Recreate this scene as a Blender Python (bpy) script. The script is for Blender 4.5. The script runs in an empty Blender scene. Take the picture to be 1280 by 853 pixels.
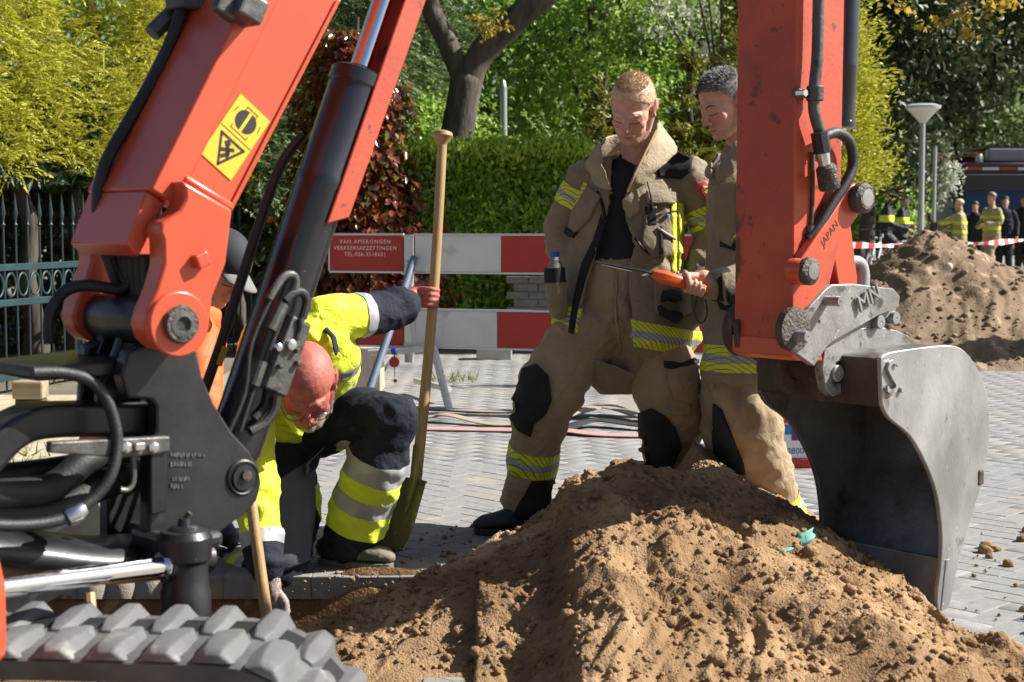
import bpy, bmesh, math, random
import numpy as np
from mathutils import Vector, Matrix, geometry
from mathutils.bvhtree import BVHTree

random.seed(7)
RNG = np.random.default_rng(11)
SC = bpy.context.scene
COL = SC.collection
R_ = math.radians

# ------------------------------------------------------------ camera, sun, sky
CAM = Vector((0.0, 0.0, 1.24))
PITCH = R_(4.37)
FPX = 1956.0
cam_d = bpy.data.cameras.new("camera")
cam_d.lens = 55.0
cam_d.sensor_width = 36.0
cam_d.clip_start = 0.05
cam_d.clip_end = 2000
cam_d.dof.use_dof = True
cam_d.dof.focus_distance = 6.1
cam_d.dof.aperture_fstop = 6.3
cam_o = bpy.data.objects.new("camera", cam_d)
cam_o.location = CAM
cam_o.rotation_euler = (R_(90) - PITCH, 0, 0)
COL.objects.link(cam_o)
SC.camera = cam_o

SUN_AZ = R_(4)      # from +X towards +Y
SUN_EL = R_(40)
sun_dir = Vector((math.cos(SUN_EL) * math.cos(SUN_AZ), math.cos(SUN_EL) * math.sin(SUN_AZ), math.sin(SUN_EL)))
sun_d = bpy.data.lights.new("sun", 'SUN')
sun_d.energy = 5.0
sun_d.angle = R_(0.53)
sun_d.color = (1.0, 0.965, 0.91)
sun_o = bpy.data.objects.new("sun", sun_d)
sun_o.rotation_euler = sun_dir.to_track_quat('Z', 'Y').to_euler()
COL.objects.link(sun_o)

W = bpy.data.worlds.new("World")
SC.world = W
W.use_nodes = True
wn = W.node_tree.nodes
sky = wn.new('ShaderNodeTexSky')
sky.sky_type = 'NISHITA'
sky.sun_disc = False
sky.sun_elevation = SUN_EL
sky.sun_rotation = R_(90) - SUN_AZ
sky.air_density = 1.0
sky.dust_density = 1.5
W.node_tree.links.new(sky.outputs[0], wn['Background'].inputs[0])
wn['Background'].inputs[1].default_value = 0.05
SC.view_settings.view_transform = 'Standard'
SC.view_settings.look = 'None'
SC.view_settings.exposure = 1.12
SC.view_settings.gamma = 1.0

# ------------------------------------------------------------ picture -> place helpers
def ray(px, py):
    rx = (px - 640.0) / FPX
    ry = -(py - 426.5) / FPX
    c, s = math.cos(PITCH), math.sin(PITCH)
    d = Vector((rx, c + ry * s, -s + ry * c))
    return d / d.y
def pt(px, py, Y):
    return CAM + ray(px, py) * Y
def gp(px, py, z=0.0):
    d = ray(px, py)
    return CAM + d * ((z - CAM.z) / d.z)
def proj(v):
    d = v - CAM
    c, s = math.cos(PITCH), math.sin(PITCH)
    f = d.y * c - d.z * s
    u = d.y * s + d.z * c
    return 640 + FPX * d.x / f, 426.5 - FPX * u / f
def projn(P):
    d = P - np.array(CAM)
    c, s = math.cos(PITCH), math.sin(PITCH)
    f = d[:, 1] * c - d[:, 2] * s
    u = d[:, 1] * s + d[:, 2] * c
    return 640 + FPX * d[:, 0] / f, 426.5 - FPX * u / f, f

# ------------------------------------------------------------ noise
_perm = np.random.default_rng(5).permutation(256)
_perm = np.concatenate([_perm, _perm, _perm])
_g3 = np.random.default_rng(6).normal(size=(256, 3))
_g3 /= np.linalg.norm(_g3, axis=1)[:, None]
def perlin(P):
    P = np.asarray(P, dtype=np.float64)
    i = np.floor(P).astype(np.int64)
    f = P - i
    i &= 255
    w = f * f * f * (f * (f * 6 - 15) + 10)
    out = np.zeros(len(P))
    for dx in (0, 1):
        for dy in (0, 1):
            for dz in (0, 1):
                h = _perm[_perm[_perm[(i[:, 0] + dx) & 255] + ((i[:, 1] + dy) & 255)] + ((i[:, 2] + dz) & 255)]
                g = _g3[h]
                d = f - np.array([dx, dy, dz])
                n = (g * d).sum(1)
                wt = (w[:, 0] if dx else 1 - w[:, 0]) * (w[:, 1] if dy else 1 - w[:, 1]) * (w[:, 2] if dz else 1 - w[:, 2])
                out += n * wt
    return out * 1.5
def fbm(P, oct=4, lac=2.03, gain=0.5):
    P = np.asarray(P, dtype=np.float64)
    o = np.zeros(len(P)); a = 1.0; k = 1.0
    for q in range(oct):
        o += a * perlin(P * k + 17.3 * q); a *= gain; k *= lac
    return o

# ------------------------------------------------------------ materials
def _n(nt, t, **kw):
    n = nt.nodes.new(t)
    for k, v in kw.items():
        setattr(n, k, v)
    return n
def mat(name, c1, c2=None, scale=6.0, rough=0.6, metal=0.0, bump=0.0, bscale=60.0, spec=0.5, spots=None,
        detail=6.0, lo=0.35, hi=0.65, coat=0.0, island=0.0, stretch=None, rvar=0.0, sheen=0.0, bump2=None):
    m = bpy.data.materials.new(name)
    m.use_nodes = True
    nt = m.node_tree
    L = nt.links.new
    b = nt.nodes['Principled BSDF']
    b.inputs['Roughness'].default_value = rough
    b.inputs['Metallic'].default_value = metal
    b.inputs['Specular IOR Level'].default_value = spec
    b.inputs['Coat Weight'].default_value = coat
    b.inputs['Coat Roughness'].default_value = 0.15
    if sheen:
        b.inputs['Sheen Weight'].default_value = sheen
    geo = _n(nt, 'ShaderNodeNewGeometry')
    vec = geo.outputs['Position']
    if stretch:
        mp = _n(nt, 'ShaderNodeMapping')
        mp.inputs['Scale'].default_value = stretch
        L(vec, mp.inputs['Vector']); vec = mp.outputs[0]
    col = None
    if c2 is not None:
        nz = _n(nt, 'ShaderNodeTexNoise')
        nz.inputs['Scale'].default_value = scale
        nz.inputs['Detail'].default_value = detail
        nz.inputs['Roughness'].default_value = 0.62
        L(vec, nz.inputs['Vector'])
        r = _n(nt, 'ShaderNodeMapRange')
        r.inputs[1].default_value = lo; r.inputs[2].default_value = hi
        L(nz.outputs[0], r.inputs[0])
        mx = _n(nt, 'ShaderNodeMix', data_type='RGBA')
        mx.inputs[6].default_value = (*c1, 1); mx.inputs[7].default_value = (*c2, 1)
        L(r.outputs[0], mx.inputs[0])
        col = mx.outputs[2]
        if rvar:
            rr = _n(nt, 'ShaderNodeMapRange')
            rr.inputs[3].default_value = rough - rvar; rr.inputs[4].default_value = rough + rvar
            L(r.outputs[0], rr.inputs[0]); L(rr.outputs[0], b.inputs['Roughness'])
    if spots:
        sl = spots if isinstance(spots, list) else [spots]
        for (sc_, ss, th, wd) in sl:
            nz = _n(nt, 'ShaderNodeTexNoise')
            nz.inputs['Scale'].default_value = ss
            nz.inputs['Detail'].default_value = 5
            nz.inputs['Roughness'].default_value = 0.6
            L(vec, nz.inputs['Vector'])
            r = _n(nt, 'ShaderNodeMapRange')
            r.inputs[1].default_value = th; r.inputs[2].default_value = th + wd
            L(nz.outputs[0], r.inputs[0])
            mx = _n(nt, 'ShaderNodeMix', data_type='RGBA')
            if col is None:
                mx.inputs[6].default_value = (*c1, 1)
            else:
                L(col, mx.inputs[6])
            mx.inputs[7].default_value = (*sc_, 1)
            L(r.outputs[0], mx.inputs[0])
            col = mx.outputs[2]
    if island:
        hs = _n(nt, 'ShaderNodeHueSaturation')
        oi = geo.outputs['Random Per Island']
        rr = _n(nt, 'ShaderNodeMapRange')
        rr.inputs[3].default_value = 1 - island; rr.inputs[4].default_value = 1 + island
        L(oi, rr.inputs[0]); L(rr.outputs[0], hs.inputs['Value'])
        if col is None:
            hs.inputs['Color'].default_value = (*c1, 1)
        else:
            L(col, hs.inputs['Color'])
        col = hs.outputs[0]
    if col is None:
        b.inputs['Base Color'].default_value = (*c1, 1)
    else:
        L(col, b.inputs['Base Color'])
    if bump:
        nz = _n(nt, 'ShaderNodeTexNoise')
        nz.inputs['Scale'].default_value = bscale
        nz.inputs['Detail'].default_value = 5
        L(vec, nz.inputs['Vector'])
        bp = _n(nt, 'ShaderNodeBump')
        bp.inputs['Strength'].default_value = bump
        bp.inputs['Distance'].default_value = 0.01
        L(nz.outputs[0], bp.inputs['Height'])
        L(bp.outputs[0], b.inputs['Normal'])
        if bump2:
            nz2 = _n(nt, 'ShaderNodeTexNoise')
            nz2.inputs['Scale'].default_value = bump2[0]
            nz2.inputs['Detail'].default_value = 3
            nz2.inputs['Distortion'].default_value = 1.2
            L(vec, nz2.inputs['Vector'])
            b2 = _n(nt, 'ShaderNodeBump')
            b2.inputs['Strength'].default_value = bump2[1]
            b2.inputs['Distance'].default_value = 0.03
            L(nz2.outputs[0], b2.inputs['Height'])
            L(b2.outputs[0], bp.inputs['Normal'])
    return m

def leafmat(name, cols, rough=0.5, trans=0.35, spec=0.4):
    """leaf colour chosen per leaf; part of the light passes through"""
    m = bpy.data.materials.new(name)
    m.use_nodes = True
    nt = m.node_tree
    L = nt.links.new
    b = nt.nodes['Principled BSDF']
    out = nt.nodes['Material Output']
    geo = _n(nt, 'ShaderNodeNewGeometry')
    obi = _n(nt, 'ShaderNodeObjectInfo')
    ad = _n(nt, 'ShaderNodeMath', operation='ADD')
    fr = _n(nt, 'ShaderNodeMath', operation='FRACT')
    L(geo.outputs['Random Per Island'], ad.inputs[0]); L(obi.outputs['Random'], ad.inputs[1]); L(ad.outputs[0], fr.inputs[0])
    rp = _n(nt, 'ShaderNodeValToRGB')
    e = rp.color_ramp.elements
    n = len(cols)
    e[0].position = 0; e[0].color = (*cols[0], 1)
    e[1].position = 1; e[1].color = (*cols[-1], 1)
    for k in range(1, n - 1):
        q = e.new(k / (n - 1)); q.color = (*cols[k], 1)
    L(fr.outputs[0], rp.inputs[0])
    L(rp.outputs[0], b.inputs['Base Color'])
    b.inputs['Roughness'].default_value = rough
    b.inputs['Specular IOR Level'].default_value = spec
    t = _n(nt, 'ShaderNodeBsdfTranslucent')
    L(rp.outputs[0], t.inputs['Color'])
    mx = _n(nt, 'ShaderNodeMixShader')
    mx.inputs[0].default_value = trans
    L(b.outputs[0], mx.inputs[1]); L(t.outputs[0], mx.inputs[2])
    L(mx.outputs[0], out.inputs[0])
    return m

# ------------------------------------------------------------ mesh building
def rootloc(o):
    v = Vector((0, 0, 0))
    while o is not None:
        v += o.location
        o = o.parent
    return v
def link(name, me, parent=None, mats=None):
    o = bpy.data.objects.new(name, me)
    COL.objects.link(o)
    if parent is not None:
        o.parent = parent
    if mats is not None:
        for m in (mats if isinstance(mats, (list, tuple)) else [mats]):
            me.materials.append(m)
    return o
def np_mesh(name, V, F, loops=4):
    """V (n,3), F (m,k) arrays -> mesh, fast"""
    me = bpy.data.meshes.new(name)
    V = np.ascontiguousarray(V, dtype=np.float32)
    F = np.ascontiguousarray(F, dtype=np.int32)
    k = F.shape[1]
    me.vertices.add(len(V)); me.vertices.foreach_set('co', V.ravel())
    me.loops.add(F.size); me.loops.foreach_set('vertex_index', F.ravel())
    me.polygons.add(len(F))
    me.polygons.foreach_set('loop_start', np.arange(0, F.size, k, dtype=np.int32))
    me.update(calc_edges=True)
    return me
def smooth(me, ang=None):
    me.polygons.foreach_set('use_smooth', np.ones(len(me.polygons), dtype=bool))
    if ang is not None:
        me.set_sharp_from_angle(angle=R_(ang))

def vframe(d, hint=None):
    d = Vector(d).normalized()
    h = Vector(hint) if hint is not None else (Vector((0, 0, 1)) if abs(d.z) < 0.9 else Vector((1, 0, 0)))
    a = (h - d * h.dot(d))
    if a.length < 1e-6:
        a = Vector((1, 0, 0)) - d * d.x
    a.normalize()
    return a, d.cross(a)

class MB:
    def __init__(s):
        s.v = []; s.f = []; s.m = []
    def add(s, vs, fs, m=0):
        o = len(s.v)
        s.v.extend([Vector(q) for q in vs])
        for q in fs:
            s.f.append([o + i for i in q]); s.m.append(m)
        return s
    def box(s, c, sz, ax=None, m=0):
        c = Vector(c)
        ax = ax or (Vector((1, 0, 0)), Vector((0, 1, 0)), Vector((0, 0, 1)))
        vs = []
        for z in (-.5, .5):
            for x, y in ((-.5, -.5), (.5, -.5), (.5, .5), (-.5, .5)):
                vs.append(c + ax[0] * (x * sz[0]) + ax[1] * (y * sz[1]) + ax[2] * (z * sz[2]))
        fl = [(3, 2, 1, 0), (4, 5, 6, 7), (0, 1, 5, 4), (1, 2, 6, 5), (2, 3, 7, 6), (3, 0, 4, 7)]
        if ax[0].cross(ax[1]).dot(ax[2]) < 0:
            fl = [tuple(reversed(q)) for q in fl]
        return s.add(vs, fl, m)
    def tube(s, pts, r, n=10, cap=True, m=0, hint=None, closed=False, dome=0):
        """r: number, list of numbers or list of (a, b) half-axes; a lies along hint"""
        pts = [Vector(p) for p in pts]
        N = len(pts)
        if isinstance(r, (int, float)):
            r = [r] * N
        rr = [(q, q) if isinstance(q, (int, float)) else q for q in r]
        tg = []
        for i in range(N):
            if closed:
                d = pts[(i + 1) % N] - pts[i - 1]
            else:
                d = pts[min(i + 1, N - 1)] - pts[max(i - 1, 0)]
            tg.append(d.normalized() if d.length > 1e-9 else Vector((0, 0, 1)))
        if dome and not closed:
            a0, a1 = rr[0], rr[-1]
            P, Rr, T = [], [], []
            for k in range(dome, 0, -1):
                an = k / (dome + 0.35) * math.pi / 2
                P.append(pts[0] - tg[0] * (min(a0) * math.sin(an))); Rr.append((a0[0] * math.cos(an), a0[1] * math.cos(an))); T.append(tg[0])
            P += pts; Rr += rr; T += tg
            for k in range(1, dome + 1):
                an = k / (dome + 0.35) * math.pi / 2
                P.append(pts[-1] + tg[-1] * (min(a1) * math.sin(an))); Rr.append((a1[0] * math.cos(an), a1[1] * math.cos(an))); T.append(tg[-1])
            pts, rr, tg = P, Rr, T
            N = len(pts)
        a, b = vframe(tg[0], hint)
        vs = []
        for i in range(N):
            if hint is not None:
                a, b = vframe(tg[i], hint)
            elif i:
                a = a - tg[i] * a.dot(tg[i]); a.normalize(); b = tg[i].cross(a)
            for k in range(n):
                t = 2 * math.pi * k / n
                vs.append(pts[i] + a * (rr[i][0] * math.cos(t)) + b * (rr[i][1] * math.sin(t)))
        fs = []
        for i in range(N if closed else N - 1):
            j = (i + 1) % N
            for k in range(n):
                l = (k + 1) % n
                fs.append((i * n + k, i * n + l, j * n + l, j * n + k))
        if cap and not closed:
            fs.append(tuple(reversed(range(n))))
            fs.append(tuple(range((N - 1) * n, N * n)))
        return s.add(vs, fs, m)
    def lathe(s, prof, o, ax, n=20, m=0):
        """prof: (radius, height along ax)"""
        o = Vector(o); ax = Vector(ax).normalized()
        a, b = vframe(ax)
        vs = []
        for (r, h) in prof:
            for k in range(n):
                t = 2 * math.pi * k / n
                vs.append(o + ax * h + a * (r * math.cos(t)) + b * (r * math.sin(t)))
        fs = []
        for i in range(len(prof) - 1):
            for k in range(n):
                l = (k + 1) % n
                fs.append((i * n + k, i * n + l, (i + 1) * n + l, (i + 1) * n + k))
        if prof[0][0] > 1e-5: fs.append(tuple(reversed(range(n))))
        if prof[-1][0] > 1e-5: fs.append(tuple(range((len(prof) - 1) * n, len(prof) * n)))
        return s.add(vs, fs, m)
    def prism(s, poly, fr, c0, c1, m=0):
        """poly: 2-D points, fr(a, b, c) -> place; thickness from c0 to c1"""
        n = len(poly)
        vs = [fr(a, b, c0) for a, b in poly] + [fr(a, b, c1) for a, b in poly]
        fs = [tuple(range(n)), tuple(reversed(range(n, 2 * n)))]
        for i in range(n):
            j = (i + 1) % n
            fs.append((j, i, n + i, n + j))
        return s.add(vs, fs, m)
    def ball(s, c, r, n=14, m=0, ax=None):
        c = Vector(c)
        if isinstance(r, (int, float)): r = (r, r, r)
        ax = ax or (Vector((1, 0, 0)), Vector((0, 1, 0)), Vector((0, 0, 1)))
        k = max(6, n // 2)
        vs = [c - ax[2] * r[2]]
        for i in range(1, k):
            ph = -math.pi / 2 + math.pi * i / k
            for j in range(n):
                t = 2 * math.pi * j / n
                vs.append(c + ax[0] * (r[0] * math.cos(ph) * math.cos(t)) + ax[1] * (r[1] * math.cos(ph) * math.sin(t)) + ax[2] * (r[2] * math.sin(ph)))
        vs.append(c + ax[2] * r[2])
        fs = []
        for j in range(n):
            fs.append((0, 1 + (j + 1) % n, 1 + j))
            e = 1 + (k - 2) * n
            fs.append((len(vs) - 1, e + j, e + (j + 1) % n))
        for i in range(k - 2):
            for j in range(n):
                l = (j + 1) % n
                fs.append((1 + i * n + j, 1 + i * n + l, 1 + (i + 1) * n + l, 1 + (i + 1) * n + j))
        return s.add(vs, fs, m)
    def grid(s, rows, m=0, closed=False):
        """rows of points -> quads"""
        n = len(rows[0])
        vs = [q for r in rows for q in r]
        fs = []
        for i in range(len(rows) - 1):
            for j in range(n if closed else n - 1):
                l = (j + 1) % n
                fs.append((i * n + j, i * n + l, (i + 1) * n + l, (i + 1) * n + j))
        return s.add(vs, fs, m)
    def mesh(s, name, base=Vector((0, 0, 0)), fix=True):
        me = bpy.data.meshes.new(name)
        me.from_pydata([v - base for v in s.v], [], s.f)
        me.polygons.foreach_set('material_index', np.array(s.m, dtype=np.int32))
        if fix:
            bm = bmesh.new(); bm.from_mesh(me)
            bmesh.ops.recalc_face_normals(bm, faces=bm.faces)
            bm.to_mesh(me); bm.free()
        me.update()
        return me
    def build(s, name, mats, parent=None, sm=35, bevel=0.0, seg=2, loc=None, fix=True, solid=0.0, sub=0):
        base = rootloc(parent) if parent is not None else (Vector(loc) if loc is not None else Vector((0, 0, 0)))
        me = s.mesh(name, base, fix)
        if sm: smooth(me, sm)
        o = link(name, me, parent, mats)
        if parent is None and loc is not None:
            o.location = loc
        if solid:
            md = o.modifiers.new('solid', 'SOLIDIFY'); md.thickness = solid; md.offset = 0
        if sub:
            md = o.modifiers.new('sub', 'SUBSURF'); md.levels = sub; md.render_levels = sub
        if bevel:
            md = o.modifiers.new('bevel', 'BEVEL'); md.width = bevel; md.segments = seg; md.limit_method = 'ANGLE'; md.angle_limit = R_(40)
            md.harden_normals = False
        return o

def thing(name, label, cat, loc, group=None):
    o = bpy.data.objects.new(name, None)
    o.empty_display_size = 0.2
    COL.objects.link(o)
    o.location = loc
    return tag(o, label, cat, group)
def tag(o, label=None, cat=None, group=None, kind=None):
    if label: o['label'] = label
    if cat: o['category'] = cat
    if group: o['group'] = group
    if kind: o['kind'] = kind
    return o
def spline(pts, n=8):
    """smooth curve through points"""
    P = [Vector(p) for p in pts]
    out = []
    for i in range(len(P) - 1):
        p0 = P[max(i - 1, 0)]; p1 = P[i]; p2 = P[i + 1]; p3 = P[min(i + 2, len(P) - 1)]
        for k in range(n):
            t = k / n
            out.append(0.5 * ((2 * p1) + (p2 - p0) * t + (2 * p0 - 5 * p1 + 4 * p2 - p3) * t * t + (3 * p1 - p0 - 3 * p2 + p3) * t ** 3))
    out.append(P[-1])
    return out
def text_mesh(body, size, fr, thick, name, m, parent, align='CENTER', spacing=1.0):
    """lettering as thin raised shapes; fr(a, b, c) -> place"""
    cu = bpy.data.curves.new('letters', 'FONT')
    cu.body = body; cu.size = size; cu.align_x = align; cu.align_y = 'CENTER'; cu.extrude = 0; cu.resolution_u = 2
    cu.space_character = spacing
    o = bpy.data.objects.new('letters', cu)
    COL.objects.link(o)
    bpy.context.view_layer.update()
    me = bpy.data.meshes.new_from_object(o.evaluated_get(bpy.context.evaluated_depsgraph_get()))
    bpy.data.objects.remove(o)
    base = rootloc(parent)
    for v in me.vertices:
        v.co = fr(v.co.x, v.co.y, thick) - base
    return link(name, me, parent, m)
# ============================================================ SETTING
M = {}
M['sand'] = mat('dry_sand', (.35, .225, .12), (.185, .112, .056), scale=2.6, rough=.95, bump=.9, bscale=130, spec=.15,
                spots=[((.44, .31, .18), 2.0, .58, .14), ((.15, .08, .036), 11, .62, .08)], lo=.38, hi=.62)
M['dark_sand'] = mat('grey_brown_soil', (.245, .175, .115), (.14, .096, .06), scale=2.5, rough=.95, bump=.9, bscale=60, spec=.15,
                     spots=[((.36, .27, .18), 7, .58, .1)])
M['wet_sand'] = mat('trench_soil', (.20, .115, .055), (.11, .062, .03), scale=4, rough=.95, bump=.9, bscale=90, spec=.15,
                    spots=[((.34, .22, .12), 9, .58, .1)])
M['earth'] = mat('earth', (.16, .13, .09), (.10, .085, .06), scale=1.5, rough=.95, bump=.5)
M['paver'] = mat('grey_paver', (.265, .258, .252), (.205, .20, .196), scale=24, rough=.85, bump=.45, bscale=230, spec=.25, island=.07,
                 spots=[((.32, .275, .21), 1.1, .53, .2), ((.38, .31, .21), 2.1, .60, .14), ((.14, .13, .125), .7, .58, .12), ((.12, .11, .105), 7, .66, .06)])
M['joint'] = mat('paving_joint', (.215, .20, .175), (.29, .255, .20), scale=2.0, rough=.95, bump=.6, bscale=150,
                 spots=[((.10, .12, .04), 6, .62, .05)])
M['tile'] = mat('beige_tile', (.44, .38, .26), (.33, .28, .19), scale=9, rough=.85, bump=.4, bscale=150, island=.1)
M['iron_green'] = mat('green_iron', (.018, .050, .052), (.012, .034, .037), scale=9, rough=.45, bump=.1)
M['iron_shaded'] = mat('shaded_green_iron', (.011, .028, .032), (.008, .02, .024), scale=9, rough=.5)  # rail paint repeated darker: the shade on the bars is in the colour
M['iron_dark'] = mat('dark_iron', (.015, .025, .035), rough=.4)
M['bark'] = mat('bark', (.105, .085, .062), (.04, .033, .026), scale=9, rough=.9, bump=1.0, bscale=34, stretch=(1, 1, .28))
M['bark_dark'] = mat('bark_dark', (.075, .06, .045), (.03, .026, .02), scale=11, rough=.9, bump=.8, bscale=30, stretch=(1, 1, .3))
M['golden'] = leafmat('golden_conifer', [(.28, .29, .025), (.50, .48, .05), (.40, .40, .035), (.62, .58, .11)], trans=.3)
M['conifer'] = leafmat('green_conifer', [(.08, .13, .04), (.14, .20, .07), (.22, .28, .13)], trans=.25)
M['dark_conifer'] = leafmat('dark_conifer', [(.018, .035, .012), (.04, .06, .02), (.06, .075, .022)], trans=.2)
M['thuja'] = leafmat('yellow_green_thuja', [(.08, .10, .017), (.21, .21, .035), (.33, .30, .045)], trans=.25)
M['laurel'] = leafmat('laurel', [(.11, .23, .025), (.19, .36, .035), (.36, .52, .05), (.15, .28, .025)], rough=.32, trans=.4, spec=.6)
M['lit_leaf'] = leafmat('sunlit_top_leaf', [(.32, .46, .05), (.46, .58, .08), (.26, .40, .04)], trans=.5)  # laurel colour lightened to stand for sun on the hedge top
M['beech'] = leafmat('copper_beech', [(.09, .022, .016), (.22, .05, .02), (.40, .12, .03), (.15, .045, .032), (.16, .20, .04)], rough=.22, trans=.45, spec=.8)
M['leaf_mid'] = leafmat('mid_green_leaf', [(.08, .18, .03), (.16, .28, .045), (.25, .40, .07)], trans=.4)
M['leaf_light'] = leafmat('light_green_leaf', [(.15, .27, .035), (.27, .42, .06), (.40, .52, .10)], trans=.45)
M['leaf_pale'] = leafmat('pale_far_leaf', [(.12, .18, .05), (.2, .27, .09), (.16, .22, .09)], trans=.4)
M['blossom'] = leafmat('white_blossom', [(.75, .75, .68), (.6, .62, .5), (.12, .18, .05)], trans=.3)
M['yellow_leaf'] = leafmat('yellow_leaf', [(.45, .33, .05), (.38, .24, .03), (.3, .3, .05)], trans=.5)
M['grass'] = leafmat('grass', [(.10, .17, .03), (.16, .22, .04), (.25, .25, .08)], trans=.4)

# ---- ground sheets (pit left open in front of the worker)
PX0, PX1, PY0, PY1 = -2.35, -.24, 2.35, 5.43
def ring(name, m, z, ext, kind):
    x0, x1, y0, y1 = ext
    xs = [x0, PX0, PX1, x1]; ys = [y0, PY0, PY1, y1]
    b = MB()
    for i in range(3):
        for j in range(3):
            if i == 1 and j == 1: continue
            b.add([(xs[i], ys[j], z), (xs[i + 1], ys[j], z), (xs[i + 1], ys[j + 1], z), (xs[i], ys[j + 1], z)], [(0, 1, 2, 3)])
    return tag(b.build(name, m, None, sm=0), kind=kind)
ring('ground', M['earth'], -.03, (-400, 400, -60, 900), 'structure')
pavement = ring('pavement', M['joint'], -.0022, (-2.35, 26, -3, 70), 'structure')

_cr = []
for _px, _py, _Y in ((200, 800, 4.7), (395, 782, 4.72), (480, 746, 4.78), (590, 698, 4.92), (650, 672, 5.0), (688, 640, 5.04), (708, 600, 5.06), (745, 584, 5.07), (830, 578, 5.08), (900, 598, 5.06), (960, 636, 4.92),
                      (1020, 676, 4.72), (1060, 700, 4.62), (1100, 728, 4.55), (1180, 770, 4.43), (1280, 824, 4.22), (1400, 880, 4.0)):
    _q = pt(_px, _py, _Y); _cr.append((_q.x, _q.z, _Y))
_cr = np.array(_cr)
def pile_h(X, Y):
    """the sand heap before the bucket: a crest with a long front slope"""
    zc = np.interp(X, _cr[:, 0], _cr[:, 1]); yc = np.interp(X, _cr[:, 0], _cr[:, 2])
    zc = np.where(X > _cr[-1, 0], zc - .4 * (X - _cr[-1, 0]), zc)
    zc = np.where(X < _cr[0, 0], zc - .4 * (_cr[0, 0] - X), zc)
    d = yc - Y
    sf = np.interp(X, [-.6, -.1, .35, .9, 1.4], [.13, .22, .33, .28, .16])
    fr = sf * np.maximum(d, 0) - .05 * np.exp(-((d - .55) / .28) ** 2) * (X > -.1) - .045 * np.exp(-(((X - .05) / .3) ** 2 + ((d - .3) / .25) ** 2))
    return zc - np.where(d > 0, fr, -d * np.interp(X, [.45, .70, 1.20, 1.32], [.62, .03, .03, .5])) - .004
def clod_noise(X, Y, s=1.0):
    P = np.stack([X / s, Y / s, np.zeros_like(X) + 3.1], 1)
    wv = P + .35 * np.stack([perlin(P * 2.1 + 5), perlin(P * 2.1 + 9), np.zeros(len(P))], 1)
    n = .055 * fbm(wv * 2.6, 3)
    bl = 0
    for q, (f, a) in enumerate(((6, .036), (13, .026), (27, .017), (52, .0095))):
        bl = bl + a * (.38 - np.abs(perlin(wv * f + 11 * q))) * (0.45 + .9 * np.clip(perlin(P * 3.3 + q * 7) + .5, 0, 1.3))
    return n + bl
def height_mesh(name, x0, x1, y0, y1, st, hf, m, parent=None, loc=None, cut=None):
    xs = np.arange(x0, x1, st); ys = np.arange(y0, y1, st)
    X, Y = np.meshgrid(xs, ys)
    Z = hf(X.ravel(), Y.ravel())
    V = np.stack([X.ravel(), Y.ravel(), Z], 1)
    nx, ny = len(xs), len(ys)
    I = (np.arange(ny - 1)[:, None] * nx + np.arange(nx - 1)[None, :]).ravel()
    F = np.stack([I, I + 1, I + 1 + nx, I + nx], 1)
    if cut is not None:
        keep = (Z[F] > cut).any(1)
        F = F[keep]
        used, inv = np.unique(F, return_inverse=True)
        V = V[used]; F = inv.reshape(F.shape)
    base = np.array(rootloc(parent)) if parent is not None else (np.array(loc) if loc is not None else np.zeros(3))
    me = np_mesh(name, V - base, F)
    smooth(me)
    o = link(name, me, parent, m)
    if parent is None and loc is not None: o.location = loc
    return o
def full_pile(X, Y):
    b = pile_h(X, Y)
    return b + clod_noise(X, Y) * np.clip((b + .12) * 6, .12, 1)

pile = thing('sand_pile', 'yellow-brown heap of loose sand under the digger bucket', 'sand pile', (.5, 4.6, 0))
height_mesh('heap', -1.5, 2.3, 3.25, 6.15, .0075, full_pile, M['sand'], pile, cut=-.03)

# trench in front of the kneeling worker
def pit_h(X, Y):
    e = np.minimum.reduce([X - PX0, PX1 - X, Y - PY0, PY1 - Y])
    d = np.clip(e / .10, 0, 1)
    base = -.035 - .29 * d - .10 * np.clip(e / .6, 0, 1)
    base += .22 * np.exp(-((X + .45) ** 2 + (Y - 5.15) ** 2) / .06) + .12 * np.exp(-((X + 1.55) ** 2 + (Y - 4.3) ** 2) / .3)
    return base + clod_noise(X + 3, Y) * (.3 + .7 * d)
tag(height_mesh('trench', PX0 - .02, PX1 + .02, PY0 - .02, PY1 + .02, .014, pit_h, M['wet_sand']), kind='structure')

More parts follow.
